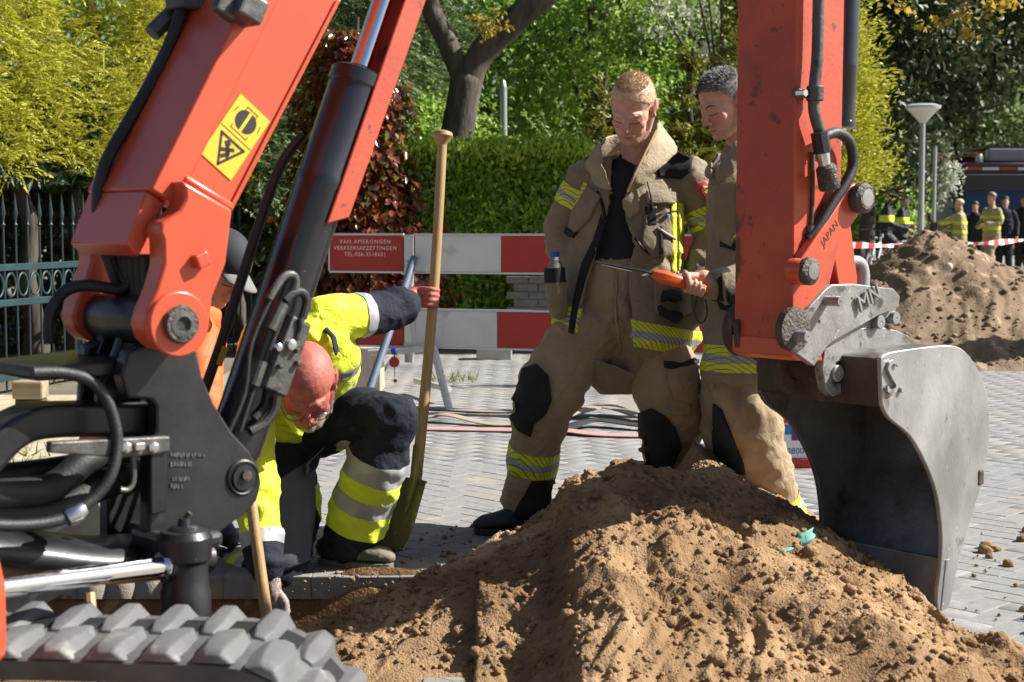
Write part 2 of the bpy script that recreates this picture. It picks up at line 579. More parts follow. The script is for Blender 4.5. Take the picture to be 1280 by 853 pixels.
# clods lying on the heap
def clod_mesh(seed, m, n=1):
    bm = bmesh.new()
    bmesh.ops.create_icosphere(bm, subdivisions=n + 1, radius=1)
    me = bpy.data.meshes.new('clod')
    bm.to_mesh(me); bm.free()
    V = np.zeros(len(me.vertices) * 3); me.vertices.foreach_get('co', V); V = V.reshape(-1, 3)
    V *= (1 + .45 * perlin(V * 1.3 + seed * 3.7) + .22 * perlin(V * 3 + seed))[:, None]
    V = np.sign(V) * np.abs(V) ** .85
    V *= np.array([1, .85, .7])
    me.vertices.foreach_set('co', V.ravel()); me.update()
    smooth(me)
    me.materials.append(m)
    return me
clods = [clod_mesh(k, M['sand'], 1) for k in range(6)]
def scatter_clods(parent, hf, dom, n, rmin, rmax, meshes, name, individual, hmin=.0, pw=4.0):
    base = rootloc(parent)
    rg = np.random.default_rng(int(n + 100 * rmax))
    X = rg.uniform(dom[0], dom[1], n); Y = rg.uniform(dom[2], dom[3], n)
    r = rmin + (rmax - rmin) * rg.random(n) ** pw
    Z = hf(X, Y)
    ok = np.nonzero(Z > hmin)[0]
    order = ok[np.argsort(-r[ok] / Y[ok])]
    VV, FF, off = [], [], 0
    arr = []
    for me in meshes:
        v = np.zeros(len(me.vertices) * 3); me.vertices.foreach_get('co', v)
        f = np.zeros(len(me.polygons) * 3, dtype=np.int32); me.polygons.foreach_get('vertices', f)
        arr.append((v.reshape(-1, 3), f.reshape(-1, 3)))
    for c, i in enumerate(order):
        Mx = Matrix.Translation(Vector((X[i], Y[i], Z[i] + r[i] * .12)) - base) @ Matrix.Rotation(rg.uniform(0, 6.28), 4, 'Z') @ Matrix.Rotation(rg.uniform(-.5, .5), 4, 'X') @ Matrix.Scale(r[i], 4)
        k = int(rg.integers(len(meshes)))
        if c < individual:
            o = bpy.data.objects.new(name, meshes[k]); COL.objects.link(o); o.parent = parent
            o.matrix_local = Mx
        else:
            v, f = arr[k]
            A = np.array(Mx)
            VV.append(v @ A[:3, :3].T + A[:3, 3]); FF.append(f + off); off += len(v)
    if VV:
        me = np_mesh('loose_clods', np.concatenate(VV), np.concatenate(FF)); smooth(me)
        tag(link('loose_clods', me, parent, meshes[0].materials[0]), kind='stuff')
scatter_clods(pile, full_pile, (-1.1, 2.0, 3.4, 5.7), 260, .012, .032, clods, 'clod', 40, hmin=.012)
scatter_clods(pile, full_pile, (-1.1, 2.0, 3.4, 5.7), 15000, .0025, .0145, [clod_mesh(50 + k, M['sand'], 0) for k in range(6)], 'crumb', 0, hmin=.008, pw=3.0)
scatter_clods(pile, lambda X, Y: np.full_like(X, .003), (-.75, .45, 5.15, 6.3), 420, .002, .014, clods, 'scatter', 0, hmin=-1, pw=3.0)
# crumbs spilled on the paving
spill = thing('spilled_clods', 'scattered sand clods lying on grey paving right of the heap', 'clods', (1.7, 5.0, 0))
scatter_clods(spill, lambda X, Y: np.full_like(X, .004), (1.15, 2.3, 4.35, 6.2), 110, .004, .032, clods, 'clod', 30, hmin=-1)

# ---- herringbone paving, laid at 45 degrees
BH = .08
def brick_mesh(name, lx, ly, h, ch, m):
    b = MB()
    x, y = lx / 2, ly / 2
    vs = [(-x, -y, -h), (x, -y, -h), (x, y, -h), (-x, y, -h), (-x, -y, -ch), (x, -y, -ch), (x, y, -ch), (-x, y, -ch),
          (-x + ch, -y + ch, 0), (x - ch, -y + ch, 0), (x - ch, y - ch, 0), (-x + ch, y - ch, 0)]
    fs = []
    for k in range(4):
        l = (k + 1) % 4
        fs += [(k, l, 4 + l, 4 + k), (4 + k, 4 + l, 8 + l, 8 + k)]
    fs.append((8, 9, 10, 11))
    b.add([Vector(v) for v in vs], fs)
    me = b.mesh(name, fix=False)
    me.materials.append(m)
    return me
def lay(parent, spots, me, name, vis_limit, hidden):
    """spots: (x, y, angle); the largest in the picture become single parts, the others one part"""
    rg = np.random.default_rng(3)
    sp = np.array(spots)
    n = len(sp)
    dz = rg.normal(0, .0006, n); tx = rg.normal(0, .002, n); ty = rg.normal(0, .002, n)
    P = np.stack([sp[:, 0], sp[:, 1], np.zeros(n)], 1)
    u, v, f = projn(P)
    size = 1 / (f * f)
    size[(u < -10) | (u > 1290) | (v > 880)] = 0
    size[hidden(sp[:, 0], sp[:, 1], u, v)] *= .01
    order = np.argsort(-size)
    vv = np.zeros(len(me.vertices) * 3); me.vertices.foreach_get('co', vv); vv = vv.reshape(-1, 3)
    ff = np.array([list(p.vertices) for p in me.polygons])
    VV, FF = [], []
    off = 0
    for c, i in enumerate(order):
        Mx = Matrix.Translation((sp[i, 0], sp[i, 1], dz[i])) @ Matrix.Rotation(sp[i, 2] + rg.normal(0, .006), 4, 'Z') @ Matrix.Rotation(tx[i], 4, 'X') @ Matrix.Rotation(ty[i], 4, 'Y')
        if c < vis_limit:
            o = bpy.data.objects.new(name, me); COL.objects.link(o); o.parent = parent; o.matrix_local = Mx
        else:
            A = np.array(Mx)
            VV.append(vv @ A[:3, :3].T + A[:3, 3]); FF.append(ff + off); off += len(vv)
    if VV:
        m2 = np_mesh(name + '_field', np.concatenate(VV), np.concatenate(FF))
        tag(link(name + '_field', m2, parent, me.materials[0]), kind='stuff')
a_ = .105
spots = []
c45, s45 = math.cos(R_(45)), math.sin(R_(45))
for i in range(-240, 241):
    for j in range(-70, 71):
        for hx, hy, an in ((1, .5, 0), (2.5, 0, 90)):
            x = (hx + i + 4 * j) * a_; y = (hy + i) * a_
            X = x * c45 - y * s45; Y = x * s45 + y * c45 + 8
            if Y < 4.15 or Y > 17 or abs(X) > .36 * Y + .5 or X < -1.95 + 0 * Y: continue
            if PX0 < X < PX1 + .06 and PY0 < Y < PY1 + .175: continue
            if pile_h(np.array([X]), np.array([Y]))[0] > .06: continue
            spots.append((X, Y, R_(45 + an)))
def behind_pile(X, Y, u, v):
    return ((u > 700) & (u < 1000) & (v > 590)) | ((v > 700) & (u < 330)) | ((u > 1000) & (u < 1200) & (v > 480))
for k in range(22):
    spots.append((-2.3 + .103 * k, PY1 + .075, R_(90)))
lay(pavement, spots, brick_mesh('paving_brick', .2065, .1015, BH, .0025, M['paver']), 'paving_brick', 300, behind_pile)
footpath = MB().add([(-9, 5.65, -.004), (-2.35, 5.65, -.004), (-2.35, 11.2, -.004), (-9, 11.2, -.004)], [(0, 1, 2, 3)]).build('footpath', M['joint'], None, sm=0)
tag(footpath, kind='structure')
spots = []
for i in range(20):
    for j in range(19):
        X = -2.12 - .305 * i - (.15 if j % 2 else 0); Y = 5.82 + .305 * j
        if X < -.36 * Y - .4 or Y > 11.2: continue
        spots.append((X, Y, 0))
lay(footpath, spots, brick_mesh('footpath_tile', .30, .30, .06, .005, M['tile']), 'footpath_tile', 200, lambda X, Y, u, v: u > 360)

# the far, darker heap by the tape
def pile2_h(X, Y):
    r = np.sqrt(((X - 3.95) / np.where(X < 3.95, .74, 1.1)) ** 2 + ((Y - 15.0) / .95) ** 2)
    h = 1.16 - .56 * r - .05 * np.exp(-(r / .2) ** 2)
    r2 = np.sqrt(((X - 5.0) / 1.2) ** 2 + ((Y - 14.8) / 1.1) ** 2)
    h2 = .72 - .45 * r2
    k = 9.
    return np.log(np.exp(k * h) + np.exp(k * h2)) / k
def full_pile2(X, Y):
    b = pile2_h(X, Y)
    return b + 1.7 * clod_noise(X, Y, 2.2) * np.clip((b + .1) * 4, .1, 1)
pile2 = thing('sand_pile', 'grey-brown heap of soil behind the bucket, in front of the tape', 'sand pile', (4.1, 14.8, 0))
height_mesh('heap', 1.9, 7.5, 12.6, 17.2, .024, full_pile2, M['dark_sand'], pile2, cut=-.03)
clods2 = [clod_mesh(20 + k, M['dark_sand'], 1) for k in range(4)]
scatter_clods(pile2, full_pile2, (2.6, 6.2, 13., 15.8), 1800, .006, .04, clods2, 'clod', 40, hmin=.02)
stone = MB().ball(pt(1186, 334, 14.1), (.04, .035, .04), 12)
tag(stone.build('stone', mat('pale_stone', (.46, .42, .36), rough=.8), pile2, sm=80), label='pale lump in the grey-brown soil')

# ---- foliage
def leaf_cloud(name, C, D, length, width, m, parent, fold=.25, N=None, individual=0, rg=None, single=None):
    """one folded leaf per point; C centres, D pointing directions"""
    rg = rg or np.random.default_rng(len(C))
    n = len(C)
    D = D / (np.linalg.norm(D, axis=1)[:, None] + 1e-9)
    if N is None:
        N = rg.normal(size=(n, 3))
    else:
        N = N + rg.normal(0, .45, size=(n, 3))
    S = np.cross(D, N); S /= (np.linalg.norm(S, axis=1)[:, None] + 1e-9)
    U = np.cross(S, D)
    L = length * rg.uniform(.65, 1.25, n)[:, None]
    Wd = width * rg.uniform(.7, 1.25, n)[:, None]
    base = np.array(rootloc(parent))
    if individual:
        u, v, f = projn(C)
        inside = (u > 0) & (u < 1280) & (v > 0) & (v < 853)
        key = np.where(inside, 1 / f, 0) * (1 + .3 * rg.random(n))
        order = np.argsort(-key)
        sel = order[:individual]; rest = order[individual:]
        me = np_mesh(single, np.array([(-.5, 0, 0), (0.05, -.5, .12), (.5, 0, -.06), (0.05, .5, .12)]), np.array([(0, 1, 2), (0, 2, 3)]))
        smooth(me); me.materials.append(m)
        for i in sel:
            Mx = Matrix((
                (D[i, 0] * L[i, 0], S[i, 0] * Wd[i, 0], U[i, 0] * Wd[i, 0], C[i, 0] - base[0]),
                (D[i, 1] * L[i, 0], S[i, 1] * Wd[i, 0], U[i, 1] * Wd[i, 0], C[i, 1] - base[1]),
                (D[i, 2] * L[i, 0], S[i, 2] * Wd[i, 0], U[i, 2] * Wd[i, 0], C[i, 2] - base[2]), (0, 0, 0, 1)))
            o = bpy.data.objects.new(single, me); COL.objects.link(o); o.parent = parent; o.matrix_local = Mx
        C, D, S, U, L, Wd = C[rest], D[rest], S[rest], U[rest], L[rest], Wd[rest]
        n = len(C)
    C = C - base
    V = np.empty((n, 4, 3))
    V[:, 0] = C - D * L * .5
    V[:, 1] = C + D * L * .05 - S * Wd * .5 + U * Wd * fold
    V[:, 2] = C + D * L * .5 - U * L * .06
    V[:, 3] = C + D * L * .05 + S * Wd * .5 + U * Wd * fold
    I = np.arange(n)[:, None] * 4
    F = np.concatenate([I + np.array([[0, 1, 2]]), I + np.array([[0, 2, 3]])])
    me = np_mesh(name, V.reshape(-1, 3), F)
    smooth(me)
    o = link(name, me, parent, m)
    return tag(o, kind='stuff') if individual else o

def sprays(rg, B, D, n, L):
    """feathered fronds: leaves set along both sides of short drooping axes"""
    m = len(B)
    D = D / np.linalg.norm(D, axis=1)[:, None]
    S = np.cross(D, np.array([0, 0, 1.0]) + rg.normal(0, .45, (m, 3))); S /= np.linalg.norm(S, axis=1)[:, None]
    t = np.tile((np.arange(n) + .5) / n, (m, 1))[:, :, None]
    sd = np.where(np.arange(n) % 2 == 0, 1.0, -1.0)[None, :, None]
    Lm = (L * rg.uniform(.6, 1.3, m))[:, None, None]
    w = .30 * Lm * (1.05 - t) * rg.uniform(.5, 1.1, (m, n, 1))
    P = B[:, None, :] + D[:, None, :] * Lm * t + S[:, None, :] * sd * w
    P[:, :, 2] -= (.28 * Lm * t * t)[:, :, 0]
    DD = D[:, None, :] * .8 + S[:, None, :] * sd * (.75 * (1 - t) + .1) + rg.normal(0, .16, (m, n, 3)) - np.array([0, 0, .35]) * t
    N = np.repeat(np.cross(S, D), n, axis=0)
    return P.reshape(-1, 3), DD.reshape(-1, 3), N
def crown_pts(rg, c, rad, nclump, per, cr, shell=.55, zcut=None):
    c = np.array(c, dtype=float); rad = np.array(rad, dtype=float)
    d = rg.normal(size=(nclump, 3)); d /= np.linalg.norm(d, axis=1)[:, None]
    q = (shell + (1 - shell) * rg.random(nclump)) ** .7
    K = d * q[:, None]
    K *= (1 + .22 * perlin(d * 1.7 + c))[:, None]
    K = c + K * rad
    P = (K[:, None, :] + rg.normal(0, 1, size=(nclump, per, 3)) * cr * rg.uniform(.6, 1.3, (nclump, 1, 1)) * np.array([1, 1, .7])).reshape(-1, 3)
    O = np.repeat(d, per, axis=0)
    if zcut is not None:
        k = zcut(P) if callable(zcut) else P[:, 2] > zcut; P = P[k]; O = O[k]
    return P, O
def trunk_mb(base, top, r0, r1, seed=0, bend=.06, n=9, flare=True):
    rg = random.Random(seed)
    b = MB()
    base, top = Vector(base), Vector(top)
    pts, rs = [], []
    for i in range(9):
        t = i / 8
        pts.append(base.lerp(top, t) + Vector((rg.uniform(-bend, bend), rg.uniform(-bend, bend), 0)) * (t > 0))
        rs.append((r0 + (r1 - r0) * t) * (1.35 if (flare and i == 0) else 1))
    b.tube(spline(pts, 3), [rs[min(len(rs) - 1, i // 3)] for i in range(25)], n)
    return b, pts
def tree(name, label, cat, base, cz, rad, m, leaf, nclump, per, cr, seed, r0=.16, group=None, bark='bark', shell=.5, zcut=None, narrow=.55, limbs=7):
    rg = np.random.default_rng(seed)
    base = Vector(base)
    t = thing(name, label, cat, base, group)
    c = base + Vector((0, 0, cz))
    b, pts = trunk_mb(base, c + Vector((0, 0, rad[2] * .3)), r0, r0 * .35, seed)
    rr = random.Random(seed)
    for k in range(limbs):
        p = pts[rr.randint(3, 7)]
        an = rr.uniform(0, 6.28)
        e = c + Vector((math.cos(an) * rad[0] * .75, math.sin(an) * rad[1] * .75, rr.uniform(-.5, .6) * rad[2]))
        mid = p.lerp(e, .5) + Vector((0, 0, .15 * rad[2]))
        b.tube(spline([p, mid, e], 4), [r0 * .42 * (1 - .085 * i) for i in range(9)], 6)
    b.build('trunk', M[bark], t, sm=60)
    P, O = crown_pts(rg, c, rad, nclump, per, cr, shell, zcut)
    D = O * .5 + rg.normal(size=P.shape) * .8 + np.array([0, 0, -.15])
    leaf_cloud('crown', P, D, leaf, leaf * narrow, M[m], t, N=O * .4 + np.array([0, 0, .8]), rg=rg)
    return t
def conifer(name, label, base, h, r, m, n, seed, group=None, spray=.16, zlow=.0, bark='bark_dark', power=.75, width=.28, droop=-.1):
    """cone of short flat sprays on radiating branches"""
    rg = np.random.default_rng(seed)
    base = Vector(base)
    t = thing(name, label, 'conifer', base, group)
    trunk_mb(base, base + Vector((0, 0, h * .92)), max(.07, r * .08), .02, seed, .03)[0].build('trunk', M[bark], t, sm=60)
    nb = n // 60
    zz = zlow + (h - zlow) * (1 - np.sqrt(1 - rg.random(nb) * .995))
    an = rg.uniform(0, 2 * math.pi, nb)
    R = r * np.clip(1 - (zz - zlow) / (h - zlow), 0.02, 1) ** power * (.72 + .45 * rg.random(nb))
    s = rg.random((nb, 60)) ** .55
    cx = np.cos(an)[:, None]; sx = np.sin(an)[:, None]
    rr = R[:, None] * s
    wob = rg.normal(0, .055, (nb, 60, 3)) * (0.6 + R[:, None, None] * .8)
    P = np.stack([cx * rr, sx * rr, zz[:, None] + rr * .25 + 0 * s], 2) + wob
    O = np.stack([cx + 0 * s, sx + 0 * s, .45 + 0 * s], 2)
    P = P.reshape(-1, 3) + np.array(base); O = O.reshape(-1, 3)
    D = O + rg.normal(0, .5, P.shape) + np.array([0, 0, droop])
    leaf_cloud('crown', P, D, spray, spray * width, M[m], t, rg=rg, N=np.cross(O, rg.normal(size=P.shape)))
    return t

# ---- iron fence on the left and the row of conifers behind it
FA = Vector((-3.74, 11.3, 0)); FE = Vector((.277, .961, 0)).normalized(); FN = Vector((FE.y, -FE.x, 0))
fence = thing('iron_fence', 'green iron fence with rings and spear tops below the golden hedge', 'fence', FA)
def fp(s, z, o=0.0):
    return FA + FE * s + FN * o + Vector((0, 0, z))
FS0, FS1 = -2.2, 4.3
for z, hh in ((.905, .05), (.645, .05), (.10, .055)):
    MB().box(fp((FS0 + FS1) / 2, z), (FS1 - FS0, .035, hh), (FE, FN, Vector((0, 0, 1)))).build('rail', M['iron_green'], fence, sm=0, bevel=.004)
proto_b = proto_r = None
ns = int((FS1 - FS0) / .155)
for k in range(ns):
    s = FS0 + .155 * k
    p = fp(s, 0)
    if proto_b is None:
        q = MB().tube([(0, 0, .0), (0, 0, 1.33)], .009, 8)
        q.lathe([(.009, 1.20), (.020, 1.215), (.009, 1.23), (.011, 1.26), (.021, 1.30), (.012, 1.36), (0, 1.46)], (0, 0, 0), (0, 0, 1), 8)
        proto_b = q.mesh('bar'); smooth(proto_b, 40); proto_b.materials.append(M['iron_shaded'])
        q = MB().tube([FE * (.062 * math.cos(a)) + Vector((0, 0, .085 * math.sin(a))) for a in [2 * math.pi * i / 20 for i in range(20)]], .009, 6, closed=True)
        proto_r = q.mesh('ring'); smooth(proto_r); proto_r.materials.append(M['iron_green'])
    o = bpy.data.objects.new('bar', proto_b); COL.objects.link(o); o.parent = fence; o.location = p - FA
    o = bpy.data.objects.new('ring', proto_r); COL.objects.link(o); o.parent = fence; o.location = fp(s + .0775, .775) - FA
for s in (FS0 + .03, 2.6, FS1):
    MB().box(fp(s, .55, -.05), (.05, .05, 1.1), (FE, FN, Vector((0, 0, 1)))).build('post', M['iron_green'], fence, sm=0, bevel=.004)

def hedge_face(rg, n, s0, s1, z0, z1, depth, off, bump, zslope=0.0):
    s = rg.uniform(s0, s1, n); z = rg.uniform(0, 1, n)
    z = z0 + (z1 - z0) * z
    bmp = bump * fbm(np.stack([s * .9, z * 1.2, s * 0 + 2], 1), 2) + bump * .55 * perlin(np.stack([s * 3.2, z * 3.4, s * 0 + 7], 1))
    d = rg.random(n) ** 1.6 * depth
    ba = np.array(FA)[None] + np.outer(s, FE) + np.outer(bmp - d + off, FN)
    ba[:, 2] = z
    return ba
rg = np.random.default_rng(21)
gold = []
for k, (s0, s1) in enumerate(((-3.4, -1.0), (-1.0, 1.2), (1.2, 3.2), (3.2, 5.0))):
    t = thing('golden_conifer', ['golden conifer of the clipped hedge, hanging over the left frame edge', 'golden conifer of the clipped hedge, above the ringed fence at far left',
              'golden conifer of the clipped hedge, just left of the red boom', 'golden conifer of the clipped hedge, mostly behind the red boom'][k], 'conifer', fp((s0 + s1) / 2, 0, -1.4), 'conifers of the golden hedge')
    B_ = hedge_face(rg, 2500, s0 - .15, s1 + .15, 1.66, 4.4, .30, -.38, .26)
    B_[:, 2] += .16 * perlin(B_ * np.array([2.2, 2.2, .0]) + 3)
    DB = np.tile(np.array(FN) * .8 + np.array([0, 0, .5]), (len(B_), 1)) + rg.normal(0, .5, B_.shape)
    C, D, Nn = sprays(rg, B_, DB, 22, .21)
    leaf_cloud('crown', C, D, .044, .0145, M['golden'], t, rg=rg, N=Nn)
    C = hedge_face(rg, 4200, s0, s1, 1.55, 2.2, 1.9, -.5, .2)  # dark core leaves added so the hedge interior looks deeply shaded
    leaf_cloud('dark_core', C, rg.normal(size=C.shape) + np.array([.4, -.3, -.6]), .16, .06, M['dark_conifer'], t, rg=rg)
    for q in range(2):
        s = s0 + (.45 + q * 1.15) * (s1 - s0) / 2
        trunk_mb(fp(s, -.05, -.75 - .3 * q), fp(s + .08, 3.2, -.9), .085, .05, 40 + k * 3 + q)[0].build('trunk', M['bark_dark'], t, sm=60)
for k, (s0, s1) in enumerate(((4.9, 7.0), (7.0, 9.2), (9.2, 11.6))):
    t = thing('green_conifer', ['grey-green conifer seen between boom and black cylinder', 'grey-green conifer behind the black boom cylinder', 'grey-green conifer behind the copper beech'][k], 'conifer', fp((s0 + s1) / 2, 0, -1.2), 'grey-green conifers behind the digger')
    B_ = hedge_face(rg, 1300, s0 - .15, s1 + .15, .9 if k else 1.35, 5.4, .35, -.25, .28)
    DB = np.tile(np.array(FN) * .9 + np.array([0, 0, .3]), (len(B_), 1)) + rg.normal(0, .5, B_.shape)
    C, D, Nn = sprays(rg, B_, DB, 24, .36)
    leaf_cloud('crown', C, D, .085, .026, M['conifer'], t, rg=rg, N=Nn)
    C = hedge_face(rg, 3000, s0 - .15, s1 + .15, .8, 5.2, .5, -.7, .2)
    leaf_cloud('dark_core', C, rg.normal(size=C.shape), .2, .1, M['dark_conifer'], t, rg=rg)
    trunk_mb(fp((s0 + s1) / 2, -.05, -1.0), fp((s0 + s1) / 2, 4.5, -1.1), .1, .05, 60 + k)[0].build('trunk', M['bark_dark'], t, sm=60)
# low dark leaf backing, added to darken the view behind the fence
t = thing('dark_backing', 'dark leafy backing added to fill the deep shade behind the iron fence', 'hedge', fp(2, 0, -2.2))
C = hedge_face(rg, 22000, -5, 12, -.05, 2.6, .9, -1.9, .2)
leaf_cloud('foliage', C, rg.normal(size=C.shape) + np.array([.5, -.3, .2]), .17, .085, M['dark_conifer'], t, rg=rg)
b = MB()
for s in np.arange(-4.5, 11.5, .8): b.tube([fp(s, -.05, -2.3), fp(s + .1, 2.2, -2.3)], .03, 6)
b.build('stems', M['bark_dark'], t)

# copper beech next to the barrier
rg = np.random.default_rng(31)
t = thing('copper_beech', 'copper beech with glossy dark red leaves behind the barrier', 'shrub', (-1.55, 15.2, 0))
z = rg.uniform(.05, 3.0, 15000)
hw = .95 - .235 * z + .20 * perlin(np.stack([z * 2.3, z * 0, z * 0], 1)) + rg.normal(0, .10, len(z))
an = rg.uniform(0, 6.28, len(z)); q = rg.random(len(z)) ** .4
C = np.stack([-1.47 - .03 * z + np.cos(an) * hw * q, 15.2 + np.sin(an) * .55 * q, z], 1)
D = np.stack([np.cos(an) * .6, np.sin(an) * .6 - .2, -.75 + 0 * z], 1) + rg.normal(0, .4, C.shape)
leaf_cloud('foliage', C, D, .105, .066, M['beech'], t, rg=rg, N=np.stack([np.cos(an), np.sin(an), .5 + 0 * z], 1), individual=300, single='leaf')
b = trunk_mb((-1.6, 15.2, -.05), (-1.5, 15.2, 3.2), .05, .015, 3)[0]
for k in range(26):
    zz = .2 + k * .11; a = k * 2.4
    b.tube([(-1.58, 15.2, zz), (-1.6 + math.cos(a) * .45, 15.2 + math.sin(a) * .4, zz + .25)], [.012, .004], 5)
b.build('trunk', M['bark_dark'], t, sm=60)

# clipped laurel hedge
rg = np.random.default_rng(32)
t = thing('laurel_hedge', 'clipped bright green hedge with leaves coloured sunlit-pale on top, behind the barrier', 'hedge', (-.2, 15.7, 0))
n = 30000
face = rg.random(n)
X = rg.uniform(-1.25, .75, n); Z = rg.uniform(.05, 1.93, n); Y = 15.15 + rg.random(n) ** 1.7 * .35
top = face > .62
Z[top] = 1.86 + rg.normal(0, .075, top.sum()); Y[top] = rg.uniform(15.1, 16.3, top.sum())
rt = face > .9
X[rt] = .72 + rg.normal(0, .05, rt.sum()); Y[rt] = rg.uniform(15.1, 16.3, rt.sum()); Z[rt] = rg.uniform(.1, 1.93, rt.sum())
bm_ = .07 * perlin(np.stack([X * 2.6, Z * 2.6, X * 0], 1))
Y -= bm_; Z += .05 * perlin(np.stack([X * 4, Y * 4, X * 0], 1)) * top
C = np.stack([X, Y, Z], 1)
D = rg.normal(0, .7, C.shape) + np.array([.1, -.5, .35]); D[top] += np.array([0, .2, 1.0])
leaf_cloud('foliage', C, D, .085, .042, M['laurel'], t, rg=rg, N=np.array([[0, -.6, .6]]) + 0 * C, individual=300, single='leaf')
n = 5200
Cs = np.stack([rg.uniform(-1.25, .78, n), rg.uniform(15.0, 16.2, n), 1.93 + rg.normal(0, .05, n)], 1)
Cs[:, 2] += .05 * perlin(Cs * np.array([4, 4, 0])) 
tag(leaf_cloud('sunlit_top_leaves', Cs, rg.normal(0, .5, Cs.shape) + np.array([.1, -.1, 1.0]), .075, .03, M['lit_leaf'], t, rg=rg), kind='stuff')  # paler leaves carry the sunlight on the hedge top in their colour
b = MB()
for k in range(16):
    x = -1.15 + k * .12
    b.tube([(x, 15.6, -.03), (x + .06, 15.6, .8), (x, 15.7, 1.7)], [.03, .022, .008], 6)
b.build('stems', M['bark_dark'], t)
# weeds under the hedge
rg = np.random.default_rng(33)
n = 420
C = np.stack([rg.uniform(-1.4, .9, n), rg.uniform(14.6, 15.1, n), rg.uniform(0, .12, n)], 1)
C = C[(perlin(C * 1.7) > .05)]
def loose_cloud(name, C, D, l, w, m, rg):
    n = len(C)
    D = D / np.linalg.norm(D, axis=1)[:, None]
    S = np.cross(D, rg.normal(size=C.shape)); S /= np.linalg.norm(S, axis=1)[:, None]
    L = l * rg.uniform(.6, 1.3, n)[:, None]
    V = np.stack([C - S * w, C + S * w, C + D * L], 1).reshape(-1, 3)
    me = np_mesh(name, V, np.arange(3 * n).reshape(-1, 3))
    return tag(link(name, me, None, m), kind='stuff')
Cg = [C]
for (gx, gy, sp, nn) in ((-.45, 12.2, .12, 60), (-2.55, 7.7, .1, 70), (-2.75, 8.3, .12, 60), (-2.3, 9.6, .2, 60), (2.6, 12.9, .2, 50)):
    Cg.append(np.stack([rg.normal(gx, sp, nn), rg.normal(gy, sp, nn), np.full(nn, .0)], 1))
C = np.concatenate(Cg)
loose_cloud('weeds', C, rg.normal(0, .5, C.shape) + np.array([0, 0, 1.0]), .09, .006, M['grass'], rg)

# brick pier and footing in front of the hedge
t = thing('brick_pier', 'dark grey brick pier between the barrier boards, left of the firefighter', 'wall', (.28, 14.75, 0))
mb_br = mat('dark_brick', (.155, .145, .14), (.10, .095, .09), scale=20, rough=.85, bump=.4, island=.2)
MB().box((.28, 14.80, .36), (.52, .26, .72)).build('core', mat('mortar', (.2, .19, .18), rough=.9), t, sm=0)
bme = MB().box((0, 0, 0), (.20, .10, .062)).mesh('brick'); bme.materials.append(mb_br)
for r in range(10):
    for k in range(3):
        o = bpy.data.objects.new('brick', bme); COL.objects.link(o); o.parent = t
        x = -.16 + .21 * k - (.09 if r % 2 else 0) + .02
        o.location = (x, -.045 + random.uniform(-.004, .004), .045 + r * .072)
t = thing('concrete_block', 'pale concrete block lying under the hedge by the firefighter', 'block', (-.16, 14.1, 0))
MB().box((-.16, 14.1, .07), (.32, .22, .15)).build('block', mat('concrete', (.42, .40, .36), (.33, .31, .28), scale=8, rough=.9, bump=.4), t, sm=0, bevel=.012)
b_c = mat('painted_concrete', (.46, .42, .36), (.36, .33, .29), scale=7, rough=.85, bump=.3, stretch=(4, 4, .6),
          spots=[((.55, .42, .05), 1.7, .5, .06), ((.10, .09, .08), 2.6, .6, .04)])
t = thing('concrete_bollard', 'weathered concrete block with yellow paint under the barrier', 'block', (-1.13, 11.35, 0))
MB().box((-1.13, 11.45, .165), (.36, .30, .33)).build('block', b_c, t, sm=0, bevel=.012)
# timber behind the swing bracket, on the left
t = thing('timber_beam', 'short pale timber beam lying behind the digger under the fence', 'timber', pt(50, 488, 9.6))
MB().box(pt(38, 487, 9.6), (.19, .14, .11)).build('beam', mat('weathered_timber', (.36, .28, .18), (.22, .16, .1), scale=6, rough=.85, bump=.4, stretch=(.4, 3, 3)), t, sm=0, bevel=.012)
MB().box(pt(38, 487, 9.6) - Vector((0, -.01, .10)), (.17, .12, .09)).build('support', M['bark_dark'], t, sm=0, bevel=.012)

# ---- forked tree
t = thing('forked_tree', 'dark forked tree trunk rising behind the clipped hedge', 'tree', (-.57, 17.2, 0))
Yt = 17.2
b = MB()
b.tube(spline([pt(556, 440, Yt) + Vector((0, 0, -.3)), pt(560, 250, Yt), pt(572, 165, Yt), pt(585, 90, Yt)], 4), [.30, .27, .25, .23, .215, .205, .2, .195, .19, .185, .18, .185, .18], 14)
b.tube(spline([pt(585, 110, Yt), pt(598, 72, Yt), pt(636, 32, Yt), pt(690, -15, Yt), pt(740, -70, Yt + .3), pt(800, -220, Yt + .8)], 4), [.15] * 5 + [.16] * 4 + [.155] * 4 + [.14] * 4 + [.1] * 4, 12)
b.tube(spline([pt(580, 105, Yt), pt(562, 60, Yt), pt(540, 14, Yt), pt(520, -50, Yt), pt(480, -200, Yt + .6)], 4), [.12] * 5 + [.115] * 4 + [.1] * 4 + [.07] * 4, 12)
b.tube(spline([pt(640, 30, Yt), pt(652, -20, Yt + .2), pt(640, -120, Yt + .4)], 4), [.05] * 9, 8)
o = b.build('trunk', M['bark'], t, sm=70)
md = o.modifiers.new('sub', 'SUBSURF'); md.levels = 1; md.render_levels = 1
rg = np.random.default_rng(34)
P, O = crown_pts(rg, (-.2, 17.6, 6.1), (2.9, 2.2, 1.6), 120, 60, .32, .4)
leaf_cloud('crown', P, O + rg.normal(size=P.shape), .10, .06, M['leaf_mid'], t, rg=rg)
P, O = crown_pts(rg, np.array(pt(612, 28, Yt - .35)), (.28, .15, .10), 9, 22, .055, .3)
tag(leaf_cloud('young_leaves', P, O + rg.normal(size=P.shape), .055, .034, M['yellow_leaf'], t, rg=rg), kind='stuff')

